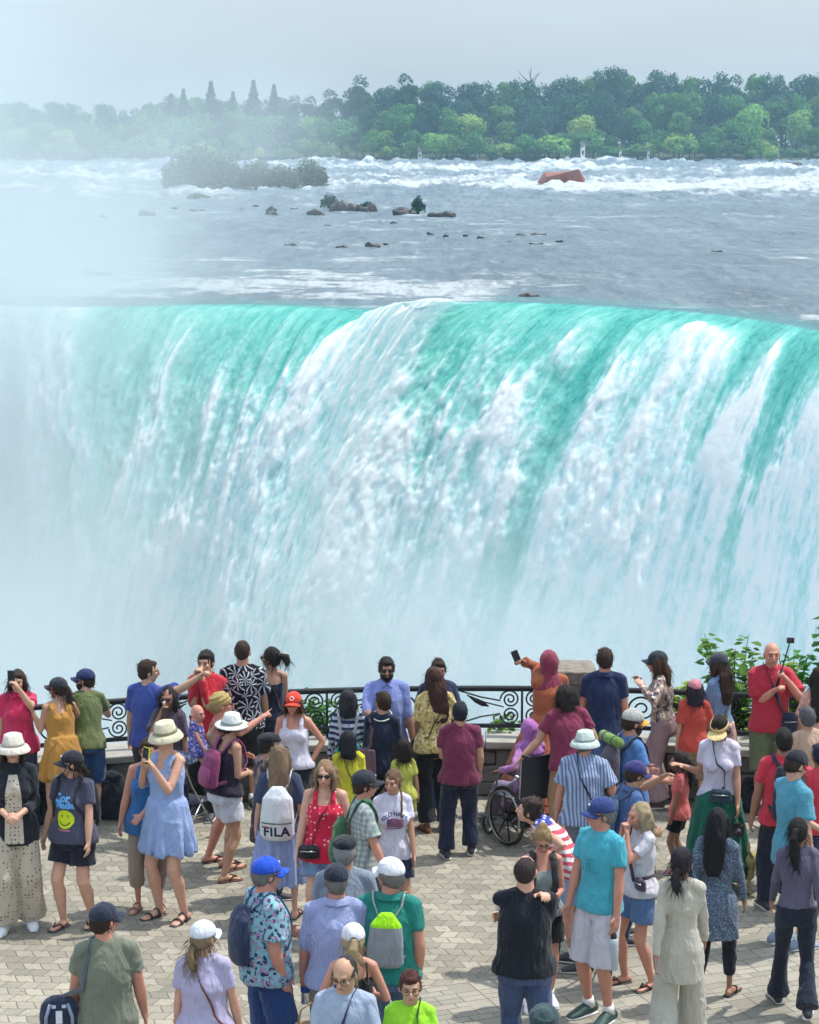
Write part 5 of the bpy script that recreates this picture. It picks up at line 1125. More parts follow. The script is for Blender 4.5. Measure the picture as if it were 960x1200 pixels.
A('mauve', 'woman in a black cap, floral blouse and tight mauve trousers leaning towards the left', 771, 764, HH(771, 762, 944), yaw=262, sex='f', fat=.1, skin='w', lean=6, hat='cap', hatc=C('#26303a'), hair='long', hcol=BR, top_='long', tc=('floral', C('#a08a80'), C('#e2d8c8'), 1.3, C('#4a4a58')), hem=.98, bot='wide', bc=pl('#a4868a'), L=('px', 742, 806, .05), Rr=('px', 738, 800, .0), sc2=(.12, .09, .10))
A('pinkcap', 'girl in an orange-red t-shirt and pink cap with dark hair, seen from behind', 815, 797, 1.46, yaw=178, sex='f', skin='w', hat='cap', hatc=C('#c07b8a'), hair='shoulder', hcol=(.03, .025, .04), top_='loose', tc=pl('#d24b3c'), bot='long_shorts', bc=pl('#a8957c'), L='down', Rr='down', sc2=C('#7a7f90'))
A('denimjacket', 'woman in a light denim jacket and dark cap with hair down her back', 843, 766, 1.68, yaw=222, sex='f', skin='w', hat='cap', hatc=C('#3a3c48'), hair='long', hcol=DB, top_='jacket', tc=('denim', C('#6f95c4')), hem=.92, bot='skirt', dress_hem=.55, bc=('floral', C('#c49a9a'), C('#e0c8c0')), shoes='sandal')
A('selfie', 'bald smiling man in a red t-shirt and green cargo shorts holding a selfie stick', 905, 753, 1.84, yaw=3, fat=.14, skin='r', face=True, hair='none', top_='loose', tc=pl('#c5273f'), bot='long_shorts', bc=pl('#66704f'), L=('px', 922, 800, .34), Lp='grip', Rr=('px', 916, 816, .30), Rp='grip', sc2=(.05, .05, .06))
A('rightlong', 'woman with very long black hair in a pale pink blouse cut by the right edge', 962, 782, 1.70, yaw=170, sex='f', skin='b', hair='long', hcol=BK, top_='loose', tc=('floral', C('#d8a496'), C('#c98a80')), bc=JD)
A('greyhair', 'grey-haired man in a beige top at the right edge in front of the railing', 946, 829, 1.60, yaw=200, skin='t', hair='short', hcol=(.12, .12, .13), tc=pl('#c8a890'), bc=pl('#c8a890'), bot='trousers')
# ---------------- second row
A('hatcardigan', 'woman in a cream hat, black cardigan and polka dot dress at the left edge', 15, 861, HH(15, 859, 1088), yaw=5, sex='f', skin='w', face=True, glasses='sun', hat='bucket', hatc=C('#d6d0c4'), hair='shoulder', hcol=DB, top_='cardigan', tc=pl('#20242f'), hem=.78, bot='wide', bc=('dots', C('#bfb4a2'), C('#4a4046'), .7), L='belly', Rr='belly', sc2=C('#dfe6ec'))
A('smiley', 'woman in a dark grey t-shirt printed with blue letters and a yellow smiling face', 84, 881, HH(84, 877, 1083), yaw=-22, sex='f', fat=.38, skin='w', hyaw=-55, hat='cap', hatc=C('#20222e'), hair='lowpony', hcol=BK, top_='tee', tc=pl('#4e5068'), hem=.86, bot='mid_shorts', bc=pl('#1c2030'), shoes='flipflop', sc2=C('#4a4044'), L='down', Rr='down', feet={1: (.12, .10, .08), -1: (-.09, -.06, .08)})
A('bluevest', 'older person in a bright blue sleeveless top behind the woman with the yellow-green phone', 173, 866, HH(172, 863, 1062), yaw=-6, sex='f', fat=.35, skin='r', face=True, hair='short', hcol=DB, top_='tank', tc=pl('#2a73b8'), hem=.78, bot='capri', bc=pl('#a39284'), shoes='sandal', sc2=C('#7a6a60'), L='front', Rr='down')
A('bluedress', 'woman in a bucket hat, sunglasses and striped light blue sundress photographing with a phone', 192, 847, HH(192, 844, 1074), yaw=-36, sex='f', fat=.14, skin='w', face=True, glasses='sun', hpitch=8, hat='bucket', hatc=C('#cdc6ac'), hat2=C('#8d8a74'), hair='lowbun', hcol=BR, top_='dress', tc=('vstripe', C('#7d97cc'), C('#a3b8e0'), .35), dress_hem=.60, bot=None, shoes='sandal', sc2=(.04, .035, .04), L=('px', 169, 903, .30, (.3, 0, -1)), Rr=('px', 161, 906, .25, (-.4, 0, -1)), Lp='hold', Rp='hold', feet={1: (.17, .02, .08), -1: (-.10, -.02, .08)})
A('turban', 'woman in an ochre headscarf with bare shoulders carrying a baby and pointing to the right', 259, 812, HH(243, 808, 1010), yaw=104, sex='f', fat=.3, skin='r', glasses='sun', hat='turban', hatc=C('#a8925a'), hair='lowbun', hcol=BL, top_='strap', tc=pl('#c9a98e'), bot='mid_shorts', bc=pl('#d5bda4'), shoes='flipflop', sc2=(.05, .03, .03), Rr=('px', 318, 838, .12), Rp='point', L='belly', feet={1: (.10, .12, .08), -1: (-.08, -.02, .08)})
A('whitehat', 'woman in a pale straw hat, dark tank top and white shorts with a tattooed arm', 272, 838, HH(262, 832, 1022), yaw=128, sex='f', fat=.3, skin='t', lean=8, hat='fedora', hatc=C('#d9dcd8'), hat2=C('#8f9a98'), hair='lowbun', hcol=BR, hyaw=-18, htilt=-8, top_='tank', tc=pl('#2b2336'), bot='mid_shorts', bc=pl('#dcdfee'), shoes='flipflop', sc2=C('#6a4238'), Rr='belly', L='belly', feet={1: (.13, -.12, .08), -1: (-.12, .10, .08)})
A('redcap', 'woman in a red cap and white tank top with tattooed arm facing the camera', 344, 812, 1.60, yaw=-4, sex='f', fat=.18, skin='r', face=True, glasses='sun', hat='cap', hatc=C('#d8402f'), hair='bob', hcol=BR, top_='tank', tc=pl('#ddddf2'), bot='trousers', bc=pl('#1f2430'), L='hip', Rr='down', hyaw=-4)
A('darkfloral', 'man in a black cap and dark patterned shirt facing right, next to a white backpack', 314, 860, 1.60, yaw=118, skin='t', hat='flatcap', hatc=C('#181c24'), hcol=BK, top_='loose', tc=('floral', C('#3b3140'), C('#9a7f78'), 1.6, C('#1e1a26')), hem=.62, bot='trousers', bc=pl('#222839'), L='belly', Rr='belly', sc2=(.03, .03, .04))
A('whitepack', 'long haired woman in a navy top and pale blue skirt wearing a white backpack', 328, 875, HH(325, 873, 1078), yaw=176, sex='f', fat=.15, skin='w', glasses='up', hair='long', hcol=(.26, .18, .11), top_='loose', tc=pl('#3a4766'), hem=.9, bot='skirt', dress_hem=.42, bc=('vstripe', C('#8394c4'), C('#97a8d4'), .4), shoes='sandal', L='down', Rr='down')
A('redtank', 'woman with curly blonde hair, sunglasses and a red star-patterned tank top', 381, 893, HH(381, 889, 1100), yaw=-6, sex='f', fat=.38, skin='w', face=True, glasses='sun', hair='wavy', hcol=(.34, .22, .13), top_='tank', tc=('dots', C('#d42648'), C('#f0d8dc'), .8), hem=.80, bot='mid_shorts', bc=('denim', C('#6f95c4')), shoes='sandal', L='down', Rr='down')
A('yellowtop', 'child with black hair in a bright yellow top, seen from behind', 408, 857, 1.42, yaw=184, sex='f', skin='t', hair='shoulder', hcol=(.02, .022, .03), top_='tee', tc=pl('#d9d51a'), bc=JD)
A('necklace', 'woman with short dark hair, black top and pale beads round her neck', 449, 811, 1.58, yaw=170, sex='f', fat=.15, skin='t', hair='short', hcol=DB, hyaw=40, top_='long', tc=pl('#1d2740'), bot='trousers', bc=pl('#1b2233'), L='belly', Rr='down')
A('hidchild', 'small child in a yellow top peeping out between the black top and the floral blouse', 473, 866, 1.12, yaw=190, sex='f', skin='t', hair='bob', hcol=BK, top_='tee', tc=pl('#d6dc5a'), bot='mid_shorts', bc=pl('#d6dc5a'), shoes='sandal')
A('maroonboy', 'boy in a maroon t-shirt and baggy black trousers standing alone, seen from behind', 539, 823, HH(542, 821, 1003), yaw=184, fat=.25, skin='t', hair='short', hcol=(.02, .025, .035), top_='tee', tc=pl('#7b2c4e'), bot='trousers', feet={1: (.13, .06, .08), -1: (-.12, -.06, .08)}, bc=pl('#1d2540'), L='belly', Rr='pocket', sc2=(.03, .035, .05))
A('pusher', 'black haired man in maroon with his hands on the wheelchair', 663, 803, HH(662, 801, 990), yaw=196, fat=.2, skin='t', lean=10, hair='bob', hcol=BK, top_='tee', tc=pl('#8a2f50'), bot='trousers', bc=pl('#bd9675'), L=('px', 605, 897, .05, (0, .3, -1)), Rr='bent', shoes='sandal', sc2=C('#8d4f45'))
A('buckethat', 'man in a pale green-grey bucket hat and blue striped shirt seen from behind', 686, 857, HH(684, 853, 1052), yaw=166, fat=.25, skin='r', lean=4, hat='bucket', hatc=C('#bccac6'), hyaw=-20, hair='short', hcol=GR, top_='loose', tc=('vstripe', C('#586d9c'), C('#a9b7cf'), .9), hem=.80, bot='jeans', bc=pl('#7a8496'), L='down', Rr='bent', sc2=(.1, .08, .07))
A('yellowcap', 'bearded man in a grey and yellow cap and blue t-shirt wearing a hiking backpack', 744, 832, 1.76, yaw=112, skin='r', fat=.1, hat='cap', hatc=C('#a9a8a4'), hat2=C('#d8a63c'), hair='short', hcol=DB, scarf='beard', glasses='sun', hpitch=10, top_='tee', tc=pl('#4a7fbe'), bc=JD, Rr='bent', L='bent')
A('purplecap', 'man in a purple cap and blue shirt bending in front of the yellow cap', 748, 893, 1.66, yaw=112, skin='t', lean=12, hpitch=14, hat='cap', hatc=C('#36346e'), hair='short', hcol=DB, top_='polo', tc=pl('#48699f'), bc=JD, L=('px', 786, 908, -.1), Rr='bent')
A('coralgirl', 'little girl in a coral t-shirt and black shorts with long dark ponytail, facing left', 797, 882, HH(797, 880, 1016), yaw=252, sex='f', skin='b', hair='longpony', hcol=BK, top_='tee', tc=pl('#f0706a'), hem=.83, bot='mid_shorts', bc=pl('#15151c'), L='down', Rr='down', shoes='sneaker', sc2=(.6, .3, .3))
A('visorwoman', 'woman in a straw sun visor, white t-shirt and long green skirt looking down', 842, 843, HH(846, 838, 1040), yaw=-14, sex='f', fat=.12, skin='t', hpitch=34, hyaw=-10, hat='visor', hatc=C('#d8bf86'), hair='ponytail', hcol=BK, top_='tee', tc=pl('#dcd8ee'), hem=.92, bot='long_skirt', dress_hem=.14, bc=pl('#0f6b56'), Rr=('px', 790, 905, .08, (0, .3, -1)), L='down', shoes='sandal')
A('redpack', 'man in a bright red t-shirt carrying a large black backpack, seen from behind', 919, 854, 1.72, yaw=186, fat=.2, skin='b', hair='short', hcol=BK, top_='tee', tc=pl('#e02f48'), bot='trousers', bc=pl('#1e2438'), L='down', Rr='down')
A('redshort', 'person in a red t-shirt and navy shorts half hidden at the right edge', 962, 872, 1.60, yaw=200, skin='b', hair='short', hcol=(.03, .035, .07), top_='tee', tc=pl('#dd3648'), bot='long_shorts', bc=pl('#252c4c'), L='down')
A('tealboy', 'tall boy in a light blue t-shirt and black cap with red brim', 938, 881, HH(922, 877, 1106), yaw=118, skin='w', hpitch=22, hat='cap', hatc=C('#20222c'), hat2=C('#c93350'), hair='short', hcol=DB, top_='loose', tc=pl('#4fa3bf'), hem=.74, bot='long_shorts', bc=pl('#20263c'), L='front', Rr='pocket', sc2=C('#7d8ba6'))
# ---------------- third row
A('plaidgreen', 'man in a dark cap, sunglasses and grey checked shirt facing right with a green pack', 427, 904, 1.72, yaw=98, skin='r', hat='cap', hatc=C('#2a2d38'), hcol=DB, glasses='sun', top_='loose', tc=('plaid', C('#8f9a9c'), C('#bcc4c0'), .8, C('#6f7a84')), bc=pl('#222838'), bot='trousers', L='down', Rr='down')
A('braids', 'girl with two long braids in a white t-shirt with a printed emblem', 461, 903, 1.56, yaw=8, sex='f', skin='t', face=True, hyaw=-30, hair='braids', hcol=(.20, .12, .075), top_='tee', tc=pl('#dddbf0'), hem=.84, bot='mid_shorts', bc=pl('#2b3557'), L='down', Rr='down', shoes='sandal')
A('greytee', 'man in a grey t-shirt and black flat cap with grey hair, seen from behind', 404, 981, 1.76, yaw=180, fat=.2, skin='t', hat='flatcap', hatc=C('#1d2029'), hair='short', hcol=(.30, .29, .29), top_='tee', tc=pl('#8a97a8'), bc=pl('#2a2f3c'), bot='trousers', Rr='down')
A('bunwoman', 'woman with a blonde topknot and glasses in a black vest looking down at a phone', 637, 972, HH(640, 962, 1172), yaw=4, sex='f', fat=.15, skin='r', face=True, glasses='clear', hpitch=24, hair='bun', hcol=(.40, .26, .13), top_='tank', tc=pl('#8e9a9c'), bot='mid_shorts', bc=pl('#14151a'), L='belly', Rr='belly', sc2=C('#d8dde8'))
A('flagtop', 'person in a stars and stripes top and denim shorts bending behind the topknot woman', 620, 974, 1.66, yaw=258, lean=42, hpitch=-10, at=tuple(on_z(676, 1134, 0)), sex='f', fat=.1, skin='w', hair='curly', hcol=(.06, .035, .03), top_='cap_sleeve', tc=('flag', (1.27,)), hem=.90, bot='mid_shorts', bc=('denim', C('#7ea5cf')), L='bent', Rr='down')
A('cyantee', 'man in a bright cyan t-shirt, navy cap and white shorts with green trainers', 705, 936, HH(700, 932, 1190), yaw=-44, fat=.02, skin='r', hyaw=-30, glasses='sun', hat='cap', hatc=C('#2b3f78'), hair='short', hcol=GR, top_='tee', tc=pl('#3fb8cf'), hem=.86, bot='long_shorts', bc=pl('#d9d5e2'), L='down', Rr='down', sc2=C('#2c4a44'), feet={1: (.12, -.02, .08), -1: (-.10, .0, .08)})
A('blonde', 'blonde woman in a white t-shirt and denim shorts raising her hands to her face', 750, 941, HH(748, 937, 1152), yaw=-62, sex='f', fat=.1, skin='r', hair='wavy', hcol=(.45, .36, .22), face=True, top_='tee', tc=pl('#dedbe6'), hem=.88, bot='mid_shorts', bc=('denim', C('#4a76ad')), shoes='flipflop', sc2=(.03, .025, .03), L='chin', Rr='chin')
A('blackhairtunic', 'woman with waist-long black hair in a speckled blue-grey tunic and black leggings', 842, 949, HH(838, 946, 1172), yaw=158, sex='f', skin='b', hair='long', hcol=(.015, .015, .018), top_='long', tc=('speckle', C('#4d5b70'), C('#7888a0'), .8), hem=.60, bot='leggings', bc=pl('#171b2b'), shoes='flipflop', sc2=(.03, .025, .04), walk=.20, L='swingb', Rr='down')
A('purplelong', 'woman in a fitted mauve-grey long-sleeved top and black flared trousers walking away', 936, 959, HH(930, 957, 1186), yaw=178, sex='f', fat=-.08, skin='t', hair='longpony', hcol=(.02, .016, .018), top_='long', tc=pl('#645e7a'), hem=.96, bot='flared', bc=pl('#1b2438'), walk=-.24, L='swingf', Rr='swingb', sc2=(.03, .03, .04), hyaw=-20)
A('cream', 'woman in a loose cream tunic and trousers with a dark ponytail walking away', 800, 994, 1.70, yaw=172, sex='f', fat=-.14, skin='b', hair='lowpony', hcol=(.03, .025, .035), top_='long', tc=pl('#c6c2b4'), hem=.66, bot='wide', bc=pl('#c2bfb2'), walk=.22, L='swingb', Rr='swingf', shoes='sandal', hyaw=-18)
A('blacktee', 'balding man in a black t-shirt and jeans with a hand laid on his shoulder', 616, 1003, 1.80, yaw=178, fat=.25, skin='w', hair='thin', hcol=(.05, .035, .035), top_='tee', tc=pl('#1a1f2b'), hem=.86, bc=('denim', C('#3c5688')), L=('px', 649, 1047, .03, (0, 1, -.4)), Lp='hold', Rr='fold', hyaw=-6)
A('capback', 'man in a grey-green t-shirt and navy cap with a camera bag', 121, 1060, 1.74, yaw=188, fat=.18, skin='r', hat='cap', hatc=C('#222c40'), hair='short', hcol=DB, hyaw=-50, top_='tee', tc=pl('#7d8474'), bc=JD, L='down', Rr='down')
A('lilac', 'woman in a pale lilac t-shirt and white cap with blonde ponytail', 238, 1081, 1.66, yaw=178, sex='f', fat=.2, skin='w', hat='cap', hatc=C('#d4dbe8'), hair='lowpony', hcol=(.30, .22, .13), hyaw=-35, top_='tee', tc=pl('#bdb6dc'), bc=JD, L='down', Rr='down')
A('tropical', 'man in a bright blue cap and tropical print shirt with navy shorts, facing right', 312, 1006, 1.80, yaw=116, fat=.32, skin='r', glasses='sun', hat='cap', hatc=C('#1f4fc4'), hair='short', hcol=GR, top_='loose', tc=('floral', C('#86bccb'), C('#22365a'), .75, C('#a884a8')), hem=.84, bot='long_shorts', bc=pl('#1f4684'), Rr='pocket', L='bent', sc2=(.2, .2, .2))
A('dressshirt', 'man in a lavender dress shirt and black cap seen from behind holding a water bottle', 394, 1014, 1.78, yaw=184, fat=.25, skin='r', hat='cap', hatc=C('#20283a'), hair='short', hcol=GR, top_='rolled', tc=('vstripe', C('#8f9ac8'), C('#a3add6'), .3), hem=.84, bot='trousers', bc=pl('#98907f'), L='down', Lp='grip', Rr='down')
A('tealpolo', 'man in a teal polo shirt and white cap wearing a lime and grey drawstring bag', 458, 1007, 1.82, yaw=172, fat=.2, skin='r', hat='cap', hatc=C('#dfe3ea'), hair='short', hcol=GR, hyaw=50, top_='polo', tc=pl('#148a80'), hem=.86, bc=('denim', C('#4a6a96')), L='down', Rr='pocket')
A('whitecapblonde', 'woman in a white and pink cap with a blonde ponytail and black strap top', 414, 1084, 1.62, yaw=184, sex='f', skin='r', hat='cap', hatc=C('#d8d4e0'), hair='longpony', hcol=(.50, .38, .22), top_='strap', tc=pl('#1b1e26'), bc=JB, L='bent', Rr='bent')
A('glassesman', 'older man with glasses and receding hair in a pale blue t-shirt looking down', 402, 1124, 1.70, yaw=-8, skin='a', face=True, glasses='clear', hpitch=16, hyaw=-12, hair='thin', hcol=(.06, .05, .05), top_='tee', tc=pl('#a9bcd8'), bc=pl('#2a3040'), bot='trousers')
A('limetee', 'person with short auburn hair and glasses in a neon lime t-shirt', 481, 1139, 1.58, yaw=2, sex='f', skin='a', face=True, glasses='clear', hair='short', hcol=(.10, .035, .03), top_='tee', tc=pl('#a4ee1c'), bc=JD)
A('bandana', 'person in a dark camouflage bandana whose head just shows at the bottom edge', 638, 1180, 1.74, yaw=180, skin='t', hat='turban', hatc=C('#33474c'), hair=None, top_='tee', tc=pl('#20242c'), bc=JD)
# ---------------- seated in the wheelchair, and the baby
WCb = on_z(620, 984, 0)
A('seated', 'person in a violet headscarf and long lilac top sitting in the wheelchair', 620, 852, 1.56, yaw=210, sex='f', sit=True, skin='b', hair=None, hat='hijab', hatc=C('#b070b8'), top_='long', tc=pl('#bd7cc8'), hem=.9, bot='trousers', bc=pl('#8d80a0'), L=('px', 579, 911, .05), Rr='lap', at=(WCb[0], WCb[1] + .10, 0), sc2=(.2, .2, .25))
# ================================================================= railing, wall, pier, plants
iron = simple('painted_iron', (.018, .022, .024), .45, .3, .2)
stone = simple('wall_stone', (.16, .15, .135), .9, 0, .45, 5, .9); cope = simple('coping_stone', (.36, .35, .32), .9, 0, .35, 6, .7)
xs = np.linspace(-10.5, 10.5, 150); cur = np.stack([xs, arc(xs)], 1)
seg = np.concatenate([[0], np.cumsum(np.hypot(*np.diff(cur, axis=0).T))]); LEN = seg[-1]
def on_curve(t):
    x = float(np.interp(t, seg, cur[:, 0])); y = arc_y(x); x2 = float(np.interp(min(t + .02, LEN), seg, cur[:, 0])); y2 = arc_y(x2)
    if x2 == x: x2 += .001
    return x, y, math.atan2(y2 - y, x2 - x)
# the wall: irregular courses of stone blocks in one piece, coping slabs on top
wr_ = random.Random(11); o_w = empty('stone_wall', (0, arc_y(0), 0)); prop(o_w, 'low wall of rough dark stone blocks carrying the iron railing', 'wall')
mb = MB()
for z0, z1 in ((0, .16), (.16, .33), (.33, .52)):
    t = wr_.uniform(0, .2)
    while t < LEN - .5:
        l = wr_.uniform(.22, .55); x, y, a = on_curve(t + l / 2); pr = wr_.uniform(-.02, .03); M = Matrix.Rotation(a, 3, 'Z') @ Matrix.Rotation(wr_.uniform(-.04, .04), 3, 'X')
        n0 = len(mb.v); mb.box((x, y, (z0 + z1) / 2), (l - .015, .46 + pr * 2, z1 - z0 - .012), rot=M)
        for k in range(n0, len(mb.v)): v = mb.v[k]; mb.v[k] = (v[0] + wr_.uniform(-.014, .014), v[1] + wr_.uniform(-.014, .014) - o_w.location.y, max(0, v[2] + wr_.uniform(-.012, .012)))
        t += l
mb2 = MB(); t = 0
while t < LEN - .1: x, y, a = on_curve(t); x2, y2, a2 = on_curve(t + .25); mb2.box(((x + x2) / 2, (y + y2) / 2 - o_w.location.y, .25), (.26, .40, .50), rz=(a + a2) / 2); t += .25
w1_ = mb.obj('stonework', stone, o_w, False); bm_mod = w1_.modifiers.new('b', 'BEVEL'); bm_mod.width = .015; bm_mod.segments = 2
mb2.obj('mortar_core', simple('dark_mortar', (.07, .065, .06), .95), o_w, False)
mb = MB(); t = 0
while t < LEN - .2:
    l = wr_.uniform(.5, .95); x, y, a = on_curve(t + l / 2); n0 = len(mb.v); mb.box((x, y - o_w.location.y, .567), (l - .012, .56, .085), rz=a)
    for k in range(n0, len(mb.v)): v = mb.v[k]; mb.v[k] = (v[0] + wr_.uniform(-.006, .006), v[1] + wr_.uniform(-.02, .02), v[2] + wr_.uniform(-.008, .008))
    t += l
cpo = mb.obj('coping', cope, o_w, False); bm_mod = cpo.modifiers.new('b', 'BEVEL'); bm_mod.width = .014; bm_mod.segments = 2
# railing
o_r = empty('iron_railing', (0, arc_y(0), .61)); prop(o_r, 'black wrought iron railing with spiral scrolls along the stone wall', 'railing'); RO = Vector((0, arc_y(0), .61))
def rl(t, z, d=0.0): x, y, a = on_curve(t); return Vector((x - math.sin(a) * d, y + math.cos(a) * d, z)) - RO
for z, rr, nm in ((1.135, .026, 'top_rail'), (.72, .020, 'bottom_rail')):
    mb = MB(); mb.tube([rl(t, z) for t in np.linspace(.05, LEN - .05, 200)], [(rr * 1.25, rr)] * 200, 8, ref=(0, 0, 1)); mb.obj(nm, iron, o_r)
PL = 2.12
def spiral(c, z, r0, turns, dirn, a0, mb, r=.0095):
    P_ = []; n = int(26 * turns)
    for i in range(n + 1):
        u = i / n; rad = r0 * (1 - .86 * u); a = a0 + dirn * u * turns * 2 * math.pi; P_.append(rl(c + math.cos(a) * rad, z + math.sin(a) * rad))
    mb.tube(P_, r, 6)
off0 = [q for q in [0]][0]
x155 = on_z(152, 845, .93)[0]; t155 = float(np.interp(x155, cur[:, 0], seg)); t0 = t155 - PL * math.floor(t155 / PL)
tt_ = t0; leafm = iron
while tt_ < LEN - .3:
    mb = MB(); mb.tube([rl(tt_, .60), rl(tt_, 1.13)], .013, 8); mb.obj('post', iron, o_r)
    if tt_ + PL < LEN - .2:
        mb = MB(); c = tt_
        for s_, cc in ((1, c + .13), (-1, c + PL - .13)):
            a0 = 0 if s_ > 0 else math.pi
            spiral(cc, 1.015, .105, 2.1, s_, a0, mb); spiral(cc, .84, .105, 2.1, -s_, a0, mb)
        for s_, cc in ((1, c + PL * .5 - .24), (-1, c + PL * .5 + .24)): spiral(cc, .93, .185, 2.3, s_, 0 if s_ < 0 else math.pi, mb, .011)
        for s_ in (0, 1):
            f_ = (lambda t: t) if s_ == 0 else (lambda t: 2 * c + PL - t)
            mb.tube([rl(f_(c + .235), 1.00), rl(f_(c + .45), 1.04), rl(f_(c + .70), 1.115)], .009, 6); mb.tube([rl(f_(c + .235), .855), rl(f_(c + .45), .82), rl(f_(c + .70), .74)], .009, 6)
            mb.tube([rl(f_(c + .2), .93), rl(f_(c + .40), .98), rl(f_(c + .60), 1.06)], .008, 6)
            mb.tube([rl(f_(c + .36), .935), rl(f_(c + .43), .965), rl(f_(c + .50), 1.0), rl(f_(c + .58), 1.05)], [(.004, .006), (.012, .030), (.012, .026), (.004, .006)], 8)
        mb.obj('scroll_panel', iron, o_r)
    tt_ += PL
# stone pier
pc = on_z(676, 884, .55); py_ = arc_y(pc[0]); o_p = empty('stone_pier', (pc[0], py_ + .05, 0)); prop(o_p, 'rough squared stone pier standing in the railing line', 'pier')
mb = MB(); n0 = 0
for k in range(5): mb.box((wr_.uniform(-.01, .01), wr_.uniform(-.01, .01), .13 + k * .255), (.44 - .01 * k, .52, .245), rz=wr_.uniform(-.03, .03))
q = mb.obj('shaft', stone, o_p, False); b_ = q.modifiers.new('b', 'BEVEL'); b_.width = .03; b_.segments = 3
mb = MB(); mb.box((0, 0, 1.305), (.45, .54, .15)); mb.box((.03, .02, 1.37), (.34, .44, .05))
me = remesh(mb, 'cap_stone', .018, 1, lambda co: .020 * fbm(co[:, 0] * 13, co[:, 1] * 13, co[:, 2] * 13, 4, 3)); me.materials.append(simple('pier_cap', (.22, .195, .165), .95, 0, .75, 16, .9)); link(bpy.data.objects.new('cap_stone', me), o_p)
# ---------------- plants beyond the railing
LG = leaf_mat('fresh_leaves', (.035, .14, .025), (.10, .27, .04)); LY = leaf_mat('yellow_green_leaves', (.22, .36, .03), (.36, .46, .05)); LO = leaf_mat('autumn_leaf', (.5, .12, .04), (.6, .3, .05))
def leafy(name, label, px0, px1, py0, py1, dy, n, leaf, mat, stems=5, z_root=.0, cat='plant', sparse=1.0):
    """a broad leaved plant rooted behind the wall; leaves stand along its arching stems"""
    xm = (px0 + px1) / 2; c = on_y(xm, py1, arc_y(0) + dy); yc = arc_y(on_y(xm, py1, arc_y(0))[0]) + dy; a = on_y(px0, py0, yc); b_ = on_y(px1, py1, yc)
    x0, x1, z1, z0 = a[0], b_[0], a[2], b_[2]; root = Vector(((x0 + x1) / 2, yc, z_root)); o = empty(name, root); r = random.Random(px0 + py0); sm_, V, F = MB(), [], []
    for k in range(stems):
        e = Vector((r.uniform(x0, x1), yc + r.uniform(-.25, .25), z0 + (z1 - z0) * r.uniform(.45, 1))) - root; m_ = Vector((e.x * .4, 0, e.z * .65)); P_ = [Vector((0, 0, 0)).lerp(m_, .0), m_, e]
        pts = [(Vector() * (1 - t) ** 2 + m_ * 2 * t * (1 - t) + e * t * t) for t in np.linspace(0, 1, 9)]; sm_.tube(pts, [.012 - .001 * i for i in range(9)], 5)
        for i in range(n // stems):
            t = r.uniform(.35, 1) ** .8; b0 = (m_ * 2 * t * (1 - t) + e * t * t) + Vector((r.gauss(0, .05), r.gauss(0, .06), r.gauss(0, .04))) * sparse
            if b0.z + root.z > z1 + .05: continue
            d = Vector((r.gauss(0, 1), r.gauss(0, .7), r.uniform(-.5, .35))).normalized(); L_ = leaf * r.uniform(.6, 1.2); sd = d.cross(Vector((0, 0, 1))).normalized(); up = sd.cross(d); w = L_ * .36; k0 = len(V)
            V += [b0, b0 + d * L_ * .35 + sd * w + up * .01, b0 + d * L_ * .75 + sd * w * .7 - up * .005, b0 + d * L_ - up * L_ * .15, b0 + d * L_ * .75 - sd * w * .7 - up * .005, b0 + d * L_ * .35 - sd * w + up * .01, b0 + d * L_ * .5 - up * .02]
            F += [(k0, k0 + 1, k0 + 6), (k0 + 1, k0 + 2, k0 + 6), (k0 + 2, k0 + 3, k0 + 6), (k0 + 3, k0 + 4, k0 + 6), (k0 + 4, k0 + 5, k0 + 6), (k0 + 5, k0, k0 + 6)]
    m = MB(); m.add(V, F); m.obj('leaves', mat, o, True); sm_.obj('stem', simple('green_stem', (.07, .10, .03), .7), o); prop(o, label, cat, 'plants beyond the railing'); return o
leafy('shrub', 'dark leaved sapling with upright twigs behind the selfie man', 822, 900, 744, 830, .55, 230, .13, LG, 10)
leafy('shrub', 'dark leaved twigs spreading right of the selfie stick', 905, 952, 762, 800, .55, 110, .13, LG, 6)
leafy('shrub', 'bright yellow-green bush right of the red t-shirt, above the rail', 915, 958, 775, 850, .75, 420, .10, LY, 9)
leafy('shrub', 'yellow-green leaves showing between the girl in orange and the selfie man', 840, 895, 785, 870, .7, 480, .10, LG, 9)
leafy('shrub', 'lime green bush low behind the railing at the far right', 860, 960, 815, 872, .5, 650, .09, LY, 12)
leafy('shrub', 'green leaves behind the railing right of the mauve trousers', 785, 822, 800, 868, .45, 240, .11, LY, 7)
leafy('shrub', 'small green weed behind the railing left of the terracotta robe', 570, 622, 836, 868, .35, 200, .09, LG, 7, .1)
leafy('shrub', 'leafy tendrils twisting through the scrolls beside the red cap', 352, 398, 812, 872, .32, 260, .085, LG, 8, .1)
leafy('shrub', 'overhanging branch of small leaves at the upper right edge', 948, 990, 702, 800, .5, 170, .12, LG, 7)
leafy('shrub', 'reddish spray of leaves just right of the bald man', 912, 925, 775, 800, .6, 26, .08, LO, 3)
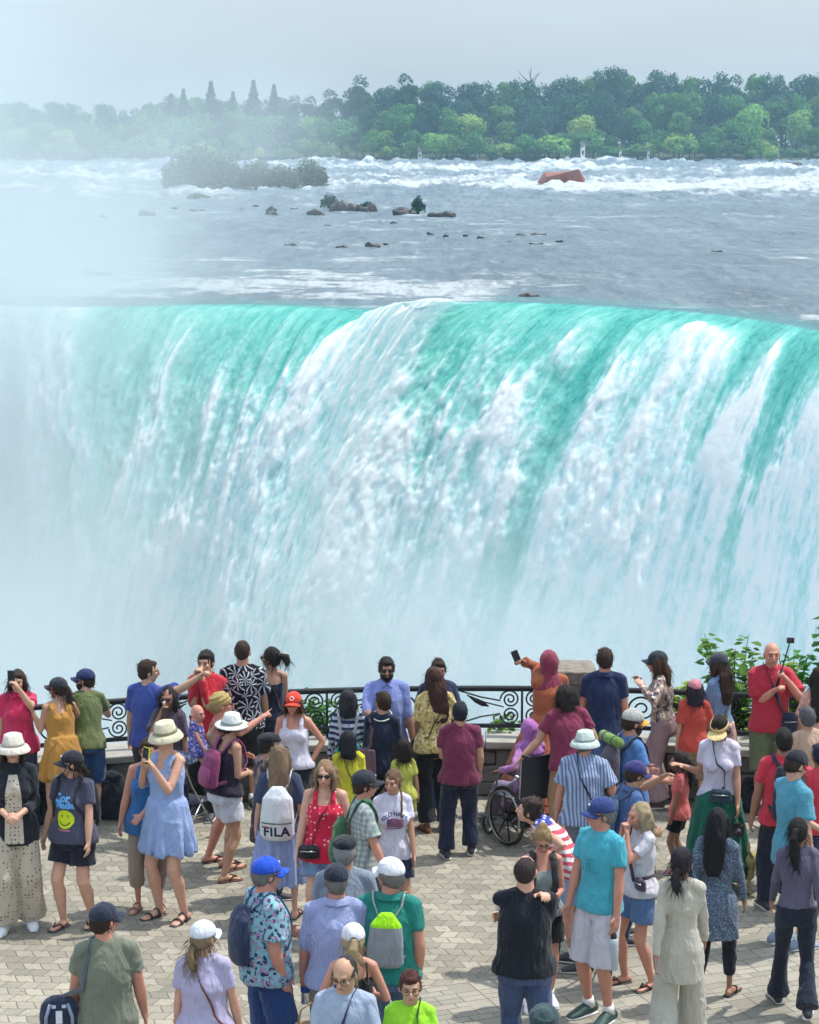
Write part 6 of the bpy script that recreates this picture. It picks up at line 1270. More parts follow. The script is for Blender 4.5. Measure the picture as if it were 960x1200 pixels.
# ================================================================= things people carry or use
def rot3(*a):
    M = Matrix.Identity(3)
    for ax, d in a: M = M @ Matrix.Rotation(R(d), 3, ax)
    return M
p = PP['crimson']; phone(p, 1, 'blue backed phone held up by the person in the crimson polo', C('#2f4f86'), rot3(('Z', 180)), up=.05)
p = PP['bluedress']; phone(p, 1, 'yellow-green cased phone held by the woman in the striped sundress', C('#c9d422'), rot3(('Z', 140), ('X', 8)), up=.05)
p = PP['abaya']; phone(p, 1, 'black phone raised towards the falls by the woman in the terracotta robe', (.02, .02, .03), rot3(('Y', -22)), up=.06)
p = PP['bunwoman']; phone(p, -1, 'dark phone held flat by the woman with the topknot', (.03, .03, .035), rot3(('X', -55)), up=.05)
# drinking bottle
def bottle(loc, label, col, h=.22, r=.034, cap=(.8, .8, .85), lab=None, rot=None, clear=False):
    o = empty('water_bottle', loc); prop(o, label, 'bottle'); M = rot or Matrix.Identity(3); mb = MB()
    mb.tube([M @ Vector((0, 0, z)) for z in (0, .01, h * .35, h * .62, h * .74, h * .86)], [r * .9, r, r * .94, r, r * .75, r * .38], 16)
    m = simple('bottle_' + label[:6], col, .2)
    if clear: m.node_tree.nodes['Principled BSDF'].inputs['Transmission Weight'].default_value = .75
    mb.obj('bottle_body', m, o); mb = MB(); mb.tube([M @ Vector((0, 0, z)) for z in (h * .86, h * .93, h)], r * .42, 12); mb.obj('lid', simple('lid', cap, .4), o)
    if lab: mb = MB(); mb.tube([M @ Vector((0, 0, z)) for z in (h * .40, h * .60)], r * 1.03, 16, caps=False); mb.obj('label_band', simple('blue_label', lab, .5), o)
    return o
g_ = PP['dressshirt'].palm(1); bottle((g_[0], g_[1], g_[2] - .16), 'clear water bottle with blue label held by the man in lavender', (.75, .82, .88), .23, .036, (.85, .85, .9), C('#2a56b8'), clear=True)
g_ = PP['drinking'].hc; pp_ = PP['drinking']; g_ = pp_.toworld((0, -.15, pp_.hc.z - .17)); bottle(g_, 'small dark drink bottle at the mouth of the long-haired woman in sunglasses', (.10, .05, .04), .17, .026, (.8, .75, .7))
pp_ = PP['cyantee']; g_ = pp_.palm(1)
o = empty('insulated_flask', (g_[0], g_[1], g_[2] - .36)); prop(o, 'large pale grey flask with ring handle carried by the man in cyan', 'flask')
mb = MB(); mb.tube([(0, 0, z) for z in (0, .012, .22, .25, .262)], [.040, .046, .046, .040, .030], 20); mb.obj('flask_body', simple('flask_paint', C('#aebcc4'), .4), o)
mb = MB(); mb.tube([(0, 0, .262), (0, 0, .30)], [.033, .028], 16); mb.tube([(0, 0, .30), (0, 0, .325)], [.015, .015], 10); l_ = mb.obj('lid', BLK, o); mb = MB(); mb.torus((0, 0, .335), .030, .006, 'y'); mb.obj('handle', METAL, l_)
# selfie stick
pp_ = PP['selfie']; a_ = pp_.palm(1); b_ = pp_.palm(-1); top_w = Vector(on_y(926, 752, a_[1] - .03)); lo = Vector((a_[0], a_[1], a_[2])); dr_ = (top_w - lo).normalized(); o = empty('selfie_stick', lo - dr_ * .14); prop(o, 'black selfie stick with a small camera held upright by the bald man in red', 'selfie stick')
mb = MB(); mb.tube([(0, 0, 0), dr_ * .20], .016, 10); mb.obj('grip', BLK, o); mb = MB(); L_ = (top_w - lo).length + .12; mb.tube([dr_ * .20, dr_ * L_], .0075, 8); mb.obj('pole', BLK, o); mb = MB(); mb.box(dr_ * (L_ + .035) , (.075, .035, .055)); cm_ = mb.obj('camera', BLK, o, False); mb = MB(); mb.tube([dr_ * (L_ + .035) + Vector((.018, -.017, 0)), dr_ * (L_ + .035) + Vector((.018, -.028, 0))], .014, 12); mb.obj('lens', LENS, cm_)
crossbody(PP['selfie'], 'dark navy shoulder bag hanging at the side of the bald man in red', C('#262a44'), 1, (.17, -.14, .93), (.19, .09, .24), w=.045)
crossbody(PP['visorwoman'], 'dark teal crossbody bag of the woman in the straw visor', C('#2a3f4c'), 1, (.04, -.20, .98), (.22, .07, .13), w=.018)
crossbody(PP['redtank'], 'black waist pouch of the woman in the red star tank top', (.012, .012, .015), -1, (-.13, -.20, .92), (.20, .09, .12), w=.010, name='waist_pouch')
crossbody(PP['lilac'], 'thin brown strap bag worn across the lilac t-shirt', C('#6b3a34'), -1, (-.22, -.05, .80), (.20, .08, .16), w=.016)
crossbody(PP['glassesman'], 'navy crossbody bag on the pale blue t-shirt of the man in glasses', C('#1f2f5a'), -1, (-.20, -.06, .90), (.20, .08, .20), w=.035)
crossbody(PP['buckethat'], 'small dark bag on a thin strap over the blue striped shirt', C('#1c2133'), -1, (-.18, .02, 1.02), (.14, .07, .12), w=.018)
crossbody(PP['blonde'], 'brown belt bag of the blonde woman raising her hands', C('#4e3f4e'), 1, (.16, -.10, 1.02), (.16, .06, .10), w=.03)
crossbody(PP['flickpony'], 'thin brown strap bag crossing the back of the woman with the swinging ponytail', C('#5a3a3c'), -1, (-.17, -.05, .95), (.16, .07, .14), w=.014)
crossbody(PP['limetee'], 'dark green strap bag over the neon lime t-shirt', C('#1e5a30'), -1, (-.18, -.05, .92), (.18, .08, .16), w=.04)
crossbody(PP['yellowtop'], 'black strap bag over the bright yellow top', (.02, .02, .02), -1, (-.15, .04, .92), (.13, .06, .10), w=.012)
crossbody(PP['longbrown'], 'black thin strap bag under the long brown hair', (.02, .02, .02), 1, (.17, -.05, .92), (.14, .06, .12), w=.012)
# tote of the necklace woman, bag of the capback man, basket bag
def tote(p, loc, label, col, w, h, d, name='tote_bag', strap_to=None, sw=.03, m2=None, cat='bag', pockets=False):
    o, off = thing_at(p, name, label, cat, (loc[0], loc[1], loc[2] - h / 2)); m = cloth('plain', col, rough=.6); c = Vector(loc); b = MB()
    b.tube([c + Vector((0, 0, z * h)) for z in (-.5, -.42, -.1, .25, .42, .5)], [(w * .44, d * .42), (w * .5, d * .5), (w * .52, d * .52), (w * .47, d * .46), (w * .36, d * .36), (w * .2, d * .2)] if pockets else [(w * .48, d * .48), (w * .5, d * .5), (w * .5, d * .45), (w * .47, d * .35), (w * .46, d * .25), (w * .44, d * .16)], 24, ref=(1, 0, 0)); part(b, 'bag_body', m, o, off, .009)
    if strap_to: b = MB(); strap(b, wrap(p, [strap_to[0]] + strap_to[1:-1], .006, 6) + [c + Vector((0, 0, h * .45))], sw, .005); part(b, 'strap', m2 or m, o, off)
    return o, off
pn = PP['necklace']; s_ = pn.s; tote(pn, (.13, .17, .98 * s_), 'mauve-brown shoulder bag on the back of the woman in black with the necklace', C('#6c525c'), .20, .26, .07, strap_to=[Vector((.10, -.02, 1.50 * s_)), Vector((.11, .16, 1.35 * s_)), Vector((.12, .17, 1.15 * s_)), None], sw=.03)
nk = MB(); nk.torus(pn.hc + Vector((0, .025, -.125)), .095, .007, 'z', 40, 6, rot=Matrix.Rotation(-.45, 3, 'X')); nk.obj('necklace', simple('pale_beads', C('#cfd0c4'), .5), pn.root)
pb_ = PP['capback']; s_ = pb_.s; bx = Vector((.33, .04, .97)); o, off = tote(pb_, tuple(bx), 'navy and grey camera bag hanging from the shoulder at bottom left', C('#26304a'), .27, .25, .15, 'camera_bag', strap_to=[Vector((.09, -.03, 1.50 * s_)), Vector((.14, .14, 1.38 * s_)), Vector((.22, .12, 1.15 * s_)), None], sw=.04, m2=cloth('plain', C('#5f6670')), pockets=True)
gm = cloth('plain', C('#8b97b0'))
for q in (-.075, .075): b = MB(); b.tube([bx + Vector((q * 1.25, .070, -.10)), bx + Vector((q * 1.2, .082, 0)), bx + Vector((q * .8, .070, .09))], [(.012, .006)] * 3, 8); part(b, 'trim', gm, o, off)
b = MB(); b.box(bx + Vector((0, .088, .0)), (.045, .012, .09)); part(b, 'badge', simple('pale_badge', C('#cfd6e0'), .5), o, off, sm=False)
for q in (-1, 1): b = MB(); b.box(bx + Vector((q * .035, .080, .075)), (.028, .010, .02)); part(b, 'buckle', simple('pale_badge2', C('#b9c2d0'), .5), o, off, sm=False)
# ---- backpacks
pw = PP['whitepack']; o, body, F_, off = backpack(pw, 'white backpack with dark lettering on the long-haired blonde woman', C('#d3d8de'), C('#e6e6ea'), .31, .47, .17, 'sack', 1.14, group='backpacks')
mb = MB(); c0 = F_(0, 0, 0)
me_b = body.data; bv = BVHTree.FromPolygons([v.co + off for v in me_b.vertices], [tuple(q.vertices) for q in me_b.polygons])
def onbag(x, z, bv=None, e=.004):
    r = bv.ray_cast(Vector((x, 2, z)), Vector((0, -1, 0))); return Vector((x, (r[0].y if r and r[0] is not None else .3) + e, z))
def bag_text(txt, size, z, bv, off, o, mat, bold=.0, sp_=1.0, x0=0):
    me = text_mesh(txt, size, bold, sp_); 
    for v in me.vertices: q = onbag(-v.co.x + x0, v.co.z + z, bv); v.co = q - off
    me.flip_normals(); me.materials.append(mat); return link(bpy.data.objects.new('lettering', me), o)
bag_text('FILA', .115, c0.z - .155, bv, off, o, simple('navy_print', C('#1d2142'), .6), .004, 1.12)
b = MB(); P_ = [onbag(x, c0.z - .075, bv, .004) for x in np.linspace(-.135, .135, 14)]; strap(b, P_, .010, .004); part(b, 'seam', simple('green_seam', C('#3c5a50'), .6), o, off)
b = MB(); P_ = [onbag(x, c0.z - .112 , bv, .003) for x in np.linspace(.135, .075, 5)]; strap(b, P_, .012, .004); part(b, 'tab', simple('red_tab', C('#b03048'), .6), o, off)
backpack(PP['whitehat'], 'maroon leather backpack of the woman in the pale straw hat', C('#8b3a66'), C('#9a4874'), .27, .36, .13, 'plain', 1.17)
backpack(PP['tropical'], 'slim dark blue backpack on the tropical print shirt', C('#2a3654'), C('#23507e'), .27, .44, .14, 'sack', 1.20)
o, body, F_, off = backpack(PP['tealpolo'], 'lime and grey drawstring bag on the teal polo shirt', ('split', C('#8e949c'), C('#a6ea1e'), .015), C('#aab0b4'), .27, .40, .10, 'sack', 1.20)
m_ = cloth('split', C('#8e949c'), C('#9be01c'), 0.30); body.data.materials[0] = m_
backpack(PP['redpack'], 'large black hiking pack on the bright red t-shirt', C('#1f2434'), C('#2b3145'), .32, .52, .20, 'pack', 1.18)
backpack(PP['yellowcap'], 'grey-brown hiking pack of the man in the yellow cap', C('#5c5460'), C('#3d3848'), .30, .46, .17, 'pack', 1.18)
py = PP['yellowcap']; mt = py.toworld((0, .21, 1.49)); o = empty('sleeping_mat', mt, py.rz); prop(o, 'rolled green mat strapped on top of the hiking pack', 'mat'); mb = MB(); mb.tube([(-.17, 0, 0), (.17, 0, 0)], .05, 18); mb.obj('roll', cloth('plain', C('#6f8f4e')), o); [MB().torus((q * .09, 0, 0), .051, .006, 'x').obj('strap', BLK, o) for q in (-1, 1)]
ob_ = py.toworld((-.10, .32, 1.12)); bottle(tuple(ob_), 'orange flask clipped to the grey-brown hiking pack', C('#f0613f'), .19, .036, C('#f0613f'))
backpack(PP['plaidgreen'], 'green camouflage backpack of the man in the grey checked shirt', ('camo', C('#2f5a3c'), C('#6f8f5a'), 1.0), C('#2c6a48'), .28, .40, .14, 'plain', 1.12)
backpack(PP['smiley'], 'black backpack of the woman in the smiling face t-shirt', C('#1c202c'), C('#20242e'), .30, .44, .17, 'pack', 1.18)
backpack(PP['purplecap'], 'thin blue backpack of the man in the purple-blue cap', C('#3c5276'), C('#2e3c5c'), .24, .36, .08, 'sack', 1.20)
backpack(PP['stripes'], 'teal backpack with white straps on the striped top', C('#2ba39f'), C('#c9ccd4'), .26, .30, .12, 'plain', 1.02)
backpack(PP['limetee'], 'dark pack behind the neon lime t-shirt', C('#22242c'), None, .26, .36, .12, 'plain', 1.15) if False else None
# ---- prints on shirts
ph = PP['hatcardigan']; print_on_l = []
ps = PP['smiley']; s_ = ps.s; prm = simple('blue_print', C('#5fa8ea'), .7)
def print_on(p, me, mat, name='lettering', front=True): project_mesh(p, me, front, .006); me.materials.append(mat); return link(bpy.data.objects.new(name, me), p.shirt)
print_on(ps, shift(text_mesh('Cor', .095, .004), -.03, 1.30 * s_), prm); print_on(ps, shift(text_mesh('Made', .085, .005), .0, 1.235 * s_), prm)
def disc_mesh(r, n=28, rings=5, sx=1.0):
    m = MB(); V = [(0, 0, 0)] + [(math.cos(2 * math.pi * k / n) * r * sx * (i + 1) / rings, 0, math.sin(2 * math.pi * k / n) * r * (i + 1) / rings) for i in range(rings) for k in range(n)]
    F = [(0, 1 + (k + 1) % n, 1 + k) for k in range(n)] + [(1 + i * n + k, 1 + i * n + (k + 1) % n, 1 + (i + 1) * n + (k + 1) % n, 1 + (i + 1) * n + k) for i in range(rings - 1) for k in range(n)]
    m.add(V, F); return m.mesh('print')
d_ = print_on(ps, shift(disc_mesh(.085), 0, 1.10 * s_), simple('yellow_print', C('#c9dc1e'), .7), 'smiling_face_print')
def line_print(p, pts, w, mat, name, parent, front=True, e=.009):
    b = MB(); sg = -1 if front else 1; P_ = []
    for x, z in pts:
        r = p.bvh.ray_cast(Vector((x, sg, z)), Vector((0, -sg, 0))); P_.append(Vector((x, (r[0].y if r and r[0] is not None else 0) + sg * e, z)))
    b.tube(P_, [(w, .002)] * len(P_), 6, ref=(0, 0, 1)); return b.obj(name, mat, parent)
dk = simple('dark_print', C('#22303a'), .7); line_print(ps, [(.05 * math.cos(a), 1.10 * s_ - .005 + .05 * math.sin(a)) for a in np.linspace(math.pi * 1.12, math.pi * 1.88, 9)], .005, dk, 'smile_line', d_)
for q in (-1, 1): line_print(ps, [(q * .026, 1.10 * s_ + .018), (q * .026, 1.10 * s_ + .040)], .006, dk, 'eye_mark', d_)
line_print(ps, [(-.06, 1.0 * s_), (0, .995 * s_), (.06, 1.0 * s_)], .008, simple('pink_print', C('#c07890'), .7), 'underline_print', ps.shirt)
pb2 = PP['braids']; s_ = pb2.s; nav = simple('navy_print2', C('#4a4a78'), .7)
print_on(pb2, shift(text_mesh('OLD NAVY', .046, .0022, 1.02), 0, 1.315 * s_, fn=lambda x, z: (x * .98, z - 3.2 * x * x)), nav)
def rect_mesh(w, h, nx=10, nz=6, wav=0):
    m = MB(); V = [(-w / 2 + w * i / nx, 0, -h / 2 + h * k / nz + wav * math.sin(i / nx * 6)) for k in range(nz + 1) for i in range(nx + 1)]; F = [(k * (nx + 1) + i, k * (nx + 1) + i + 1, (k + 1) * (nx + 1) + i + 1, (k + 1) * (nx + 1) + i) for k in range(nz) for i in range(nx)]; m.add(V, F); return m.mesh('print')
fr = print_on(pb2, shift(rect_mesh(.145, .085, wav=.004), .005, 1.225 * s_), simple('rose_print', C('#a87a9c'), .7), 'flag_print')
for k, zz in enumerate((-.032, -.011, .011, .032)): line_print(pb2, [(x, 1.225 * s_ + zz + .004 * math.sin((x + .07) / .145 * 6)) for x in np.linspace(-.062, .072, 8)], .004, simple('stripe_print', C('#7d4568'), .7), 'stripe', fr)
print_on(pb2, shift(rect_mesh(.055, .045), -.04, 1.225 * s_ + .02), nav, 'flag_corner').data.materials[0] = nav
line_print(pb2, [(x, 1.165 * s_) for x in np.linspace(-.075, .075, 7)], .0035, nav, 'caption_line', pb2.shirt)
pc_ = PP['cyantee']; s_ = pc_.s; em = simple('grey_print', C('#2c7f98'), .7); line_print(pc_, [(-.015 + .02 * math.cos(a), 1.23 * s_ + .026 * math.sin(a)) for a in np.linspace(0, 6.28, 13)], .0035, em, 'emblem_print', pc_.shirt); line_print(pc_, [(x, 1.185 * s_) for x in np.linspace(-.11, .08, 8)], .003, em, 'emblem_line', pc_.shirt); line_print(pc_, [(x, 1.275 * s_ - .5 * x * x) for x in np.linspace(-.07, .05, 7)], .003, em, 'emblem_arch', pc_.shirt)
# cap badges (pale marks on the front panel)
def badge(p, col, r=.016, ring=False):
    if not hasattr(p, 'cap'): return
    b = MB()
    if ring: b.torus((0, -.088, .078), r, .005, 'y', 20, 6, rot=Matrix.Rotation(-.35, 3, 'X'))
    else: b.ell((0, -.088, .078), (r, .007, r * .9), rot=Matrix.Rotation(-.35, 3, 'X'), nu=12, nv=6)
    b.v = [tuple(p.Mh @ (Vector(v) * p.hsz)) for v in b.v]; b.obj('badge', simple('badge', col, .6), p.cap)
badge(PP['redcap'], C('#f3e6e2'), .020, True); badge(PP['smiley'], C('#cfd2dc')); badge(PP['cyantee'], C('#cfd2dc'), .012); badge(PP['tropical'], C('#cfdcf4'), .014); badge(PP['plaidgreen'], C('#9aa0b0'), .012); badge(PP['olive'], C('#8a90b0'), .008)
# topknot woman's open vest straps
pz = PP['bunwoman']; S = lambda x, y, z: pz.hip + pz.R3 @ Vector((x * pz.s, y * pz.s, (z - .92) * pz.s)); 
for q in (1, -1): b = MB(); strap(b, wrap(pz, [S(q * .085, .10, 1.42), S(q * .09, .0, 1.50), S(q * .10, -.16, 1.40), S(q * .12, -.20, 1.2), S(q * .13, -.18, 1.0)], .010), .055, .006); b.obj('vest_panel', cloth('plain', (.03, .03, .035)), pz.root)
# ---- wheelchair -------------------------------------------------------------
wr3 = R(213); Wc = Vector((WCb[0], WCb[1], 0)); oW = empty('wheelchair', Wc, wr3); prop(oW, 'black wheelchair with large spoked wheels under the person in violet', 'wheelchair'); vin = simple('black_vinyl', (.018, .022, .032), .45, 0, .2, 10, .3)
for q in (1, -1):
    wl = MB(); wl.torus((q * .30, .03, .305), .292, .014, 'x', 48, 8); ow_ = wl.obj('rear_wheel', simple('rubber', (.02, .02, .02), .7), oW)
    wl = MB(); wl.torus((q * .335, .03, .305), .262, .008, 'x', 44, 6); wl.obj('handrim', METAL, ow_)
    wl = MB(); wl.torus((q * .30, .03, .305), .274, .009, 'x', 44, 6); wl.tube([(q * .265, .03, .305), (q * .335, .03, .305)], .032, 14)
    for k in range(8): a = k * math.pi / 4 + .2; wl.tube([(q * .30, .03 + math.cos(a) * .03, .305 + math.sin(a) * .03), (q * .30, .03 + math.cos(a) * .272, .305 + math.sin(a) * .272)], [(.013, .008), (.009, .007)], 6)
    wl.obj('spokes', BLK, ow_)
    cw = MB(); cw.torus((q * .24, -.38, .10), .085, .014, 'x', 24, 7); oc_ = cw.obj('caster_wheel', simple('rubber2', (.025, .025, .025), .7), oW); cw = MB()
    for k in range(4): a = k * math.pi / 2; cw.tube([(q * .24, -.38, .10), (q * .24, -.38 + math.cos(a) * .08, .10 + math.sin(a) * .08)], .006, 5)
    cw.tube([(q * .24, -.38, .10), (q * .27, -.36, .22), (q * .24, -.33, .36)], .012, 6); cw.obj('caster_fork', METAL, oc_)
    fr_ = MB(); fr_.tube([(q * .235, .22, .96), (q * .235, .18, .92), (q * .235, .15, .46), (q * .235, .12, .12)], .012, 8); fr_.tube([(q * .235, .15, .48), (q * .235, -.35, .46), (q * .235, -.45, .14)], .012, 8); fr_.tube([(q * .235, .15, .72), (q * .235, -.20, .72), (q * .235, -.28, .46)], .011, 8); fr_.tube([(q * .235, .13, .20), (q * .235, -.34, .20)], .010, 8); fr_.obj('side_frame', METAL, oW)
    h_ = MB(); h_.tube([(q * .235, .21, .955), (q * .235, .31, .965)], .018, 10, round_=True); h_.obj('push_handle', BLK, oW)
    h_ = MB(); h_.box((q * .235, -.05, .735), (.05, .28, .03)); h_.obj('armrest', vin, oW); h_ = MB(); h_.box((q * .13, -.60, .10), (.16, .15, .015), rot=Matrix.Rotation(.2, 3, 'X')); h_.obj('footrest', BLK, oW, False)
b = MB(); V = []; 
for i in range(13):
    x = -.235 + .47 * i / 12; sag = .035 * (1 - (x / .235) ** 2)
    for z in (.50, .64, .78, .92): V.append((x, .165 + (z - .5) * .06 + sag, z))
n_ = len(V); V += [(x, y - .012, z) for x, y, z in V]; F = [(i * 4 + k, i * 4 + k + 1, (i + 1) * 4 + k + 1, (i + 1) * 4 + k) for i in range(12) for k in range(3)]; F += [tuple(n_ + j for j in reversed(f)) for f in F]
b.add(V, F); b.tube([(-.24, .18, .92), (0, .22, .92), (.24, .18, .92)], .010, 6); b.obj('backrest', vin, oW); b = MB(); b.box((0, -.10, .465), (.46, .46, .03)); b.obj('seat', vin, oW, False)
b = MB(); b.tube([(-.23, -.05, .20), (.23, -.05, .44)], .010, 6); b.tube([(.23, -.02, .20), (-.23, -.02, .44)], .010, 6); b.obj('cross_brace', METAL, oW)
# ---- rollator ---------------------------------------------------------------
rb = on_z(684, 1143, 0); oR = empty('rollator', (rb[0], rb[1] + .1, 0), R(168)); prop(oR, 'black walking frame with spoked wheels behind the man in cyan', 'walking frame')
for q in (1, -1):
    for yy in (-.30, .24):
        w_ = MB(); w_.torus((q * .26, yy, .10), .086, .014, 'x', 26, 7); w_ = w_.obj('wheel', simple('rubber3', (.02, .02, .02), .7), oR); k_ = MB(); k_.tube([(q * .24, yy, .1), (q * .28, yy, .1)], .018, 10)
        for j in range(7): a = j * 2 * math.pi / 7; k_.tube([(q * .26, yy, .10), (q * .26, yy + math.cos(a) * .082, .10 + math.sin(a) * .082)], .006, 5)
        k_.obj('spokes', BLK, w_)
    f_ = MB(); f_.tube([(q * .25, -.30, .12), (q * .25, -.22, .50), (q * .25, .02, .58), (q * .25, .20, .88)], .012, 8); f_.tube([(q * .25, .24, .12), (q * .25, .10, .56)], .012, 8); f_.tube([(q * .25, -.25, .34), (q * .25, .17, .34)], .009, 8); f_.obj('side_frame', BLK, oR)
    f_ = MB(); f_.tube([(q * .25, .18, .88), (q * .25, .30, .89)], .018, 8, round_=True); f_.obj('handle', BLK, oR)
f_ = MB(); f_.tube([(-.25, -.20, .22), (.25, -.20, .50)], .009, 6); f_.tube([(.25, -.17, .22), (-.25, -.17, .50)], .009, 6); f_.obj('cross_brace', BLK, oR)
f_ = MB(); f_.box((0, -.06, .55), (.46, .26, .035)); f_.obj('seat', vin, oR, False); f_ = MB(); f_.tube([(0, -.16, .40), (0, -.16, .46), (0, -.16, .53)], [(.16, .07), (.19, .09), (.18, .08)], 20, ref=(1, 0, 0)); f_.obj('pouch', cloth('plain', C('#232c48')), oR)
# ---- pushchair behind the sundress, bags at the wall ------------------------
sb = on_z(214, 985, 0); oS = empty('pushchair', (sb[0], sb[1], 0), R(150)); prop(oS, 'dark blue patterned folding pushchair behind the striped sundress', 'pushchair')
b = MB(); b.tube([(0, .10, .42), (0, .14, .62), (0, .20, .86)], [(.16, .04), (.18, .05), (.15, .04)], 18, ref=(1, 0, 0), round_=True); b.obj('seat_back', cloth('floral', C('#1a2338'), C('#3f5878'), 1.2), oS); b = MB(); b.box((0, -.06, .40), (.32, .34, .05)); b.obj('seat', cloth('plain', C('#1a2338')), oS)
b = MB(); b.ell((0, .06, .84), (.19, .24, .12), z0=0.0, nu=20); b.obj('canopy', cloth('floral', C('#202c46'), C('#56708f'), 1.0), oS)
for q in (1, -1):
    b = MB(); b.tube([(q * .20, .32, 1.02), (q * .20, .10, .62), (q * .20, -.26, .12)], .010, 7); b.tube([(q * .20, .26, .10), (q * .20, -.08, .44)], .010, 7); b.obj('side_frame', METAL, oS)
    for yy in (-.28, .27): b = MB(); b.torus((q * .21, yy, .075), .060, .014, 'x', 22, 7); b.obj('wheel', BLK, oS)
b = MB(); b.tube([(-.20, .32, 1.02), (.20, .32, 1.02)], .016, 8); b.obj('handle', BLK, oS)
def floor_bag(px, py, w, h, d, label, col, rz=0):
    c = on_z(px, py, 0); o = empty('backpack', (c[0], c[1], 0), R(rz)); prop(o, label, 'backpack', 'bags on the ground'); b = MB(); b.tube([(0, 0, .01), (0, 0, h * .15), (0, .02, h * .6), (0, .03, h * .9), (0, .03, h)], [(w * .45, d * .45), (w * .52, d * .52), (w * .47, d * .42), (w * .3, d * .25), (w * .1, d * .1)], 20, ref=(1, 0, 0))
    me = remesh(b, 'bag_body', .014, 2, lambda co: .02 * fbm(co[:, 0] * 8, co[:, 1] * 8, co[:, 2] * 7 + px, 3, 2)); me.materials.append(cloth('plain', col)); link(bpy.data.objects.new('bag_body', me), o); b = MB(); b.torus((0, -d * .3, h * .62), .10, .012, 'y', 22, 6); b.obj('strap', cloth('plain', col), o)
floor_bag(52, 962, .55, .44, .34, 'large black bag slumped on the paving beside the black cardigan', C('#262a33'), 10)
floor_bag(131, 958, .40, .50, .30, 'black bag standing on the paving under the blue shorts', C('#1d222d'), -20)
floor_bag(380, 955, .46, .42, .30, 'dark bag at the foot of the wall behind the red tank top', C('#24262c'), 30)
floor_bag(478, 945, .40, .36, .3, 'dark bag at the foot of the wall beside the floral blouse', C('#1f2430'), -30)
floor_bag(880, 950, .34, .36, .26, 'black bag on the ground behind the green cargo shorts', C('#1d1f28'), 15)
# woven basket bag at the bottom edge
pg = PP['whitecapblonde']; gl = pg.toworld((.30, .05, .66)); o = empty('basket_bag', gl, pg.rz); prop(o, 'tan woven bag hanging left of the older man in glasses', 'bag'); b = MB(); b.tube([(0, 0, -.02), (0, 0, .02), (0, 0, .16), (0, 0, .26)], [(.15, .07), (.18, .09), (.17, .08), (.11, .05)], 22, ref=(1, 0, 0)); b.obj('bag_body', cloth('hstripe', C('#8f6f4a'), C('#a98a62'), .5), o); b = MB(); b.tube([(-.09, 0, .25), (-.07, 0, .36), (.0, 0, .41), (.07, 0, .36), (.09, 0, .25)], .008, 6); b.obj('handle', cloth('plain', C('#a98a62')), o)
# ---- camera and leash held by the visor woman; dog; camera straps -----------
pv_ = PP['visorwoman']; g_ = pv_.palm(1); o = empty('camera', (g_[0] + .02, g_[1] - .03, g_[2] - .22)); prop(o, 'black camera on a strap dangling from the hand of the woman in the green skirt', 'camera'); b = MB(); b.box((0, 0, .07), (.13, .06, .085)); b.box((0, -.005, .122), (.05, .05, .03)); b.obj('camera_body', BLK, o, False); b = MB(); b.tube([(0, -.03, .07), (.0, -.10, .06)], [.035, .032], 16); b.obj('lens', BLK, o); b = MB(); b.tube([(-.06, 0, .11), (-.03, .01, .19), (0, .03, .26), (.04, .01, .19), (.065, 0, .11)], .006, 6); b.obj('strap', BLK, o)
dg_ = on_z(893, 1043, 0); oD = empty('dog', (dg_[0], dg_[1], 0), R(150)); prop(oD, 'small tan dog standing on its leash beside the green skirt', 'dog'); 
b = MB(); hz_ = .34
b.tube([(0, .24, hz_ + .02), (0, .12, hz_ + .01), (0, -.04, hz_), (0, -.16, hz_ + .03), (0, -.22, hz_ + .08)], [(.062, .070), (.070, .074), (.074, .082), (.070, .085), (.045, .055)], 14, ref=(1, 0, 0), round_=True)
b.tube([(0, -.18, hz_ + .05), (0, -.25, hz_ + .15), (0, -.27, hz_ + .20)], [.052, .042, .045], 12, round_=True); b.ell((0, -.29, hz_ + .23), (.052, .060, .050)); b.tube([(0, -.32, hz_ + .22), (0, -.385, hz_ + .205)], [.030, .020], 10, round_=True)
for q in (1, -1):
    b.ell((q * .045, -.265, hz_ + .262), (.012, .026, .038), rot=Matrix.Rotation(q * .4, 3, 'Y'), nu=8, nv=6)
    b.tube([(q * .045, -.15, hz_ - .01), (q * .048, -.16, .20), (q * .048, -.15, .10), (q * .048, -.155, .03), (q * .048, -.175, .018)], [.036, .024, .018, .018, .020], 9, round_=True)
    b.tube([(q * .048, .19, hz_), (q * .052, .15, .23), (q * .052, .225, .125), (q * .052, .215, .03), (q * .052, .19, .018)], [.050, .036, .020, .018, .020], 9, round_=True)
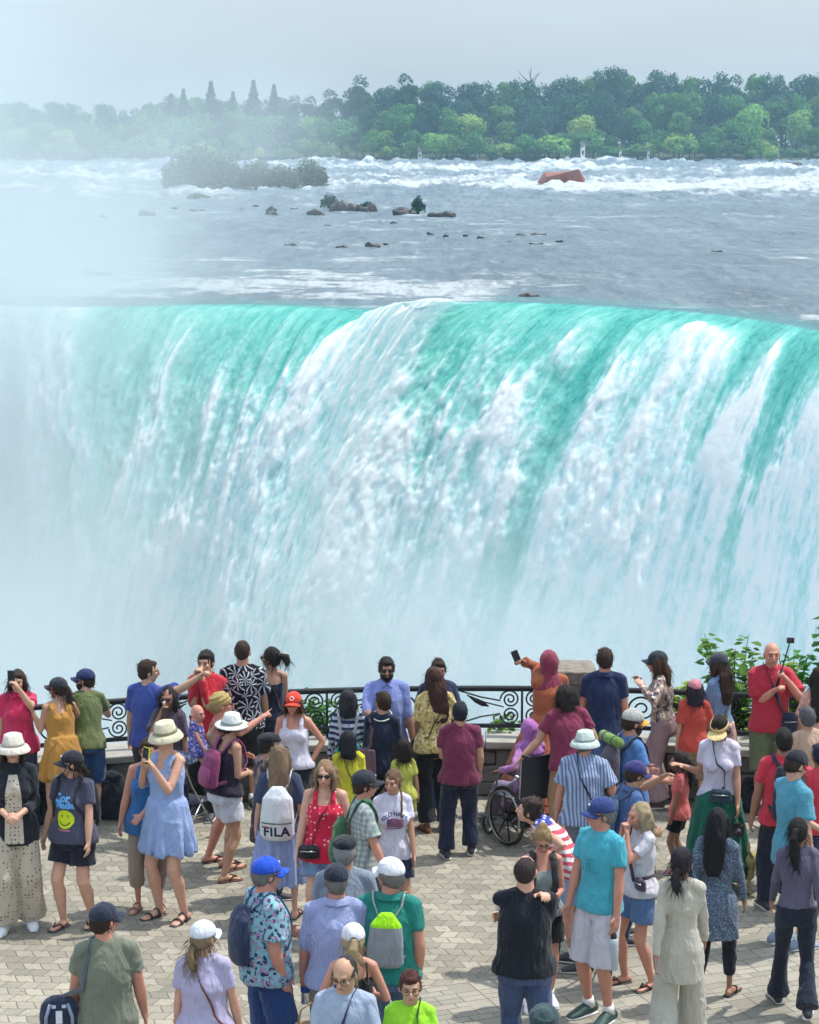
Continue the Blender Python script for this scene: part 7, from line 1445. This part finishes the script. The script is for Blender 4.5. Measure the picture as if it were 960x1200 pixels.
b.tube([(0, .28, hz_ + .06), (0, .36, hz_ + .14), (0, .36, hz_ + .22)], [.020, .018, .012], 8, round_=True)
me = remesh(b, 'body', .008, 2, lambda co: .004 * fbm(co[:, 0] * 60, co[:, 1] * 60, co[:, 2] * 60, 2, 3)); me.materials.append(simple('tan_fur', C('#9a8c5c'), .9, 0, .35, 25, .6)); link(bpy.data.objects.new('body', me), oD)
b = MB(); b.ell((0, -.398, hz_ + .212), (.010, .008, .008)); b.obj('nose', BLK, oD); b = MB(); b.torus((0, -.235, hz_ + .13), .052, .008, 'z', 20, 6, rot=Matrix.Rotation(.5, 3, 'X')); b.obj('collar', simple('violet_collar', C('#50466a'), .6), oD)
dl = Vector(dg_) + Matrix.Rotation(R(150), 3, 'Z') @ Vector((0, -.235, hz_ + .16)); o = empty('leash', dl); prop(o, 'thin black leash running from the woman in green down to the dog', 'leash'); b = MB(); gw = Vector(g_) - dl; b.tube([gw * 0, gw * .35 + Vector((0, 0, -.03)), gw * .7 + Vector((0, 0, -.02)), gw], .006, 6); b.obj('cord', BLK, o)
# ---- the baby on the arm of the woman in the ochre scarf ---------------------
pt_ = PP['turban']; bw = Vector(on_y(230, 862, pt_.base.y - .16))
A('baby', 'bald baby in a purple and blue floral dress carried by the woman in ochre', 230, 830, .80, yaw=75, sex='f', fat=.35, sit=True, baby=True, skin='r', face=True, hair=None, hyaw=-25, top_='dress_tee', tc=('floral', C('#5a56a0'), C('#b0a8d8'), .7, C('#3a4a90')), hem=.86, dress_hem=.72, bot=None, shoes=None, L='bent', Rr='bent', at=(bw.x, bw.y, 0))
bb = PP['baby']; dz_ = on_y(232, 826, bw.y)[2] - (bb.hc.z + .118 * bb.hsz); bb.root.location = (bw.x, bw.y, dz_); bb.root['group'] = 'visitors on the viewing plaza'

me = shift(rect_mesh(.13, .62, 8, 24), 0, 1.10 * ph.s)
for v in me.vertices: v.co.x *= 1 + .5 * (1.40 * ph.s - v.co.z) - .35 * max(0, v.co.z - 1.25 * ph.s) * 8
print_on(ph, me, cloth('dots', C('#c9bfb0'), C('#4a4046'), .7), 'blouse')
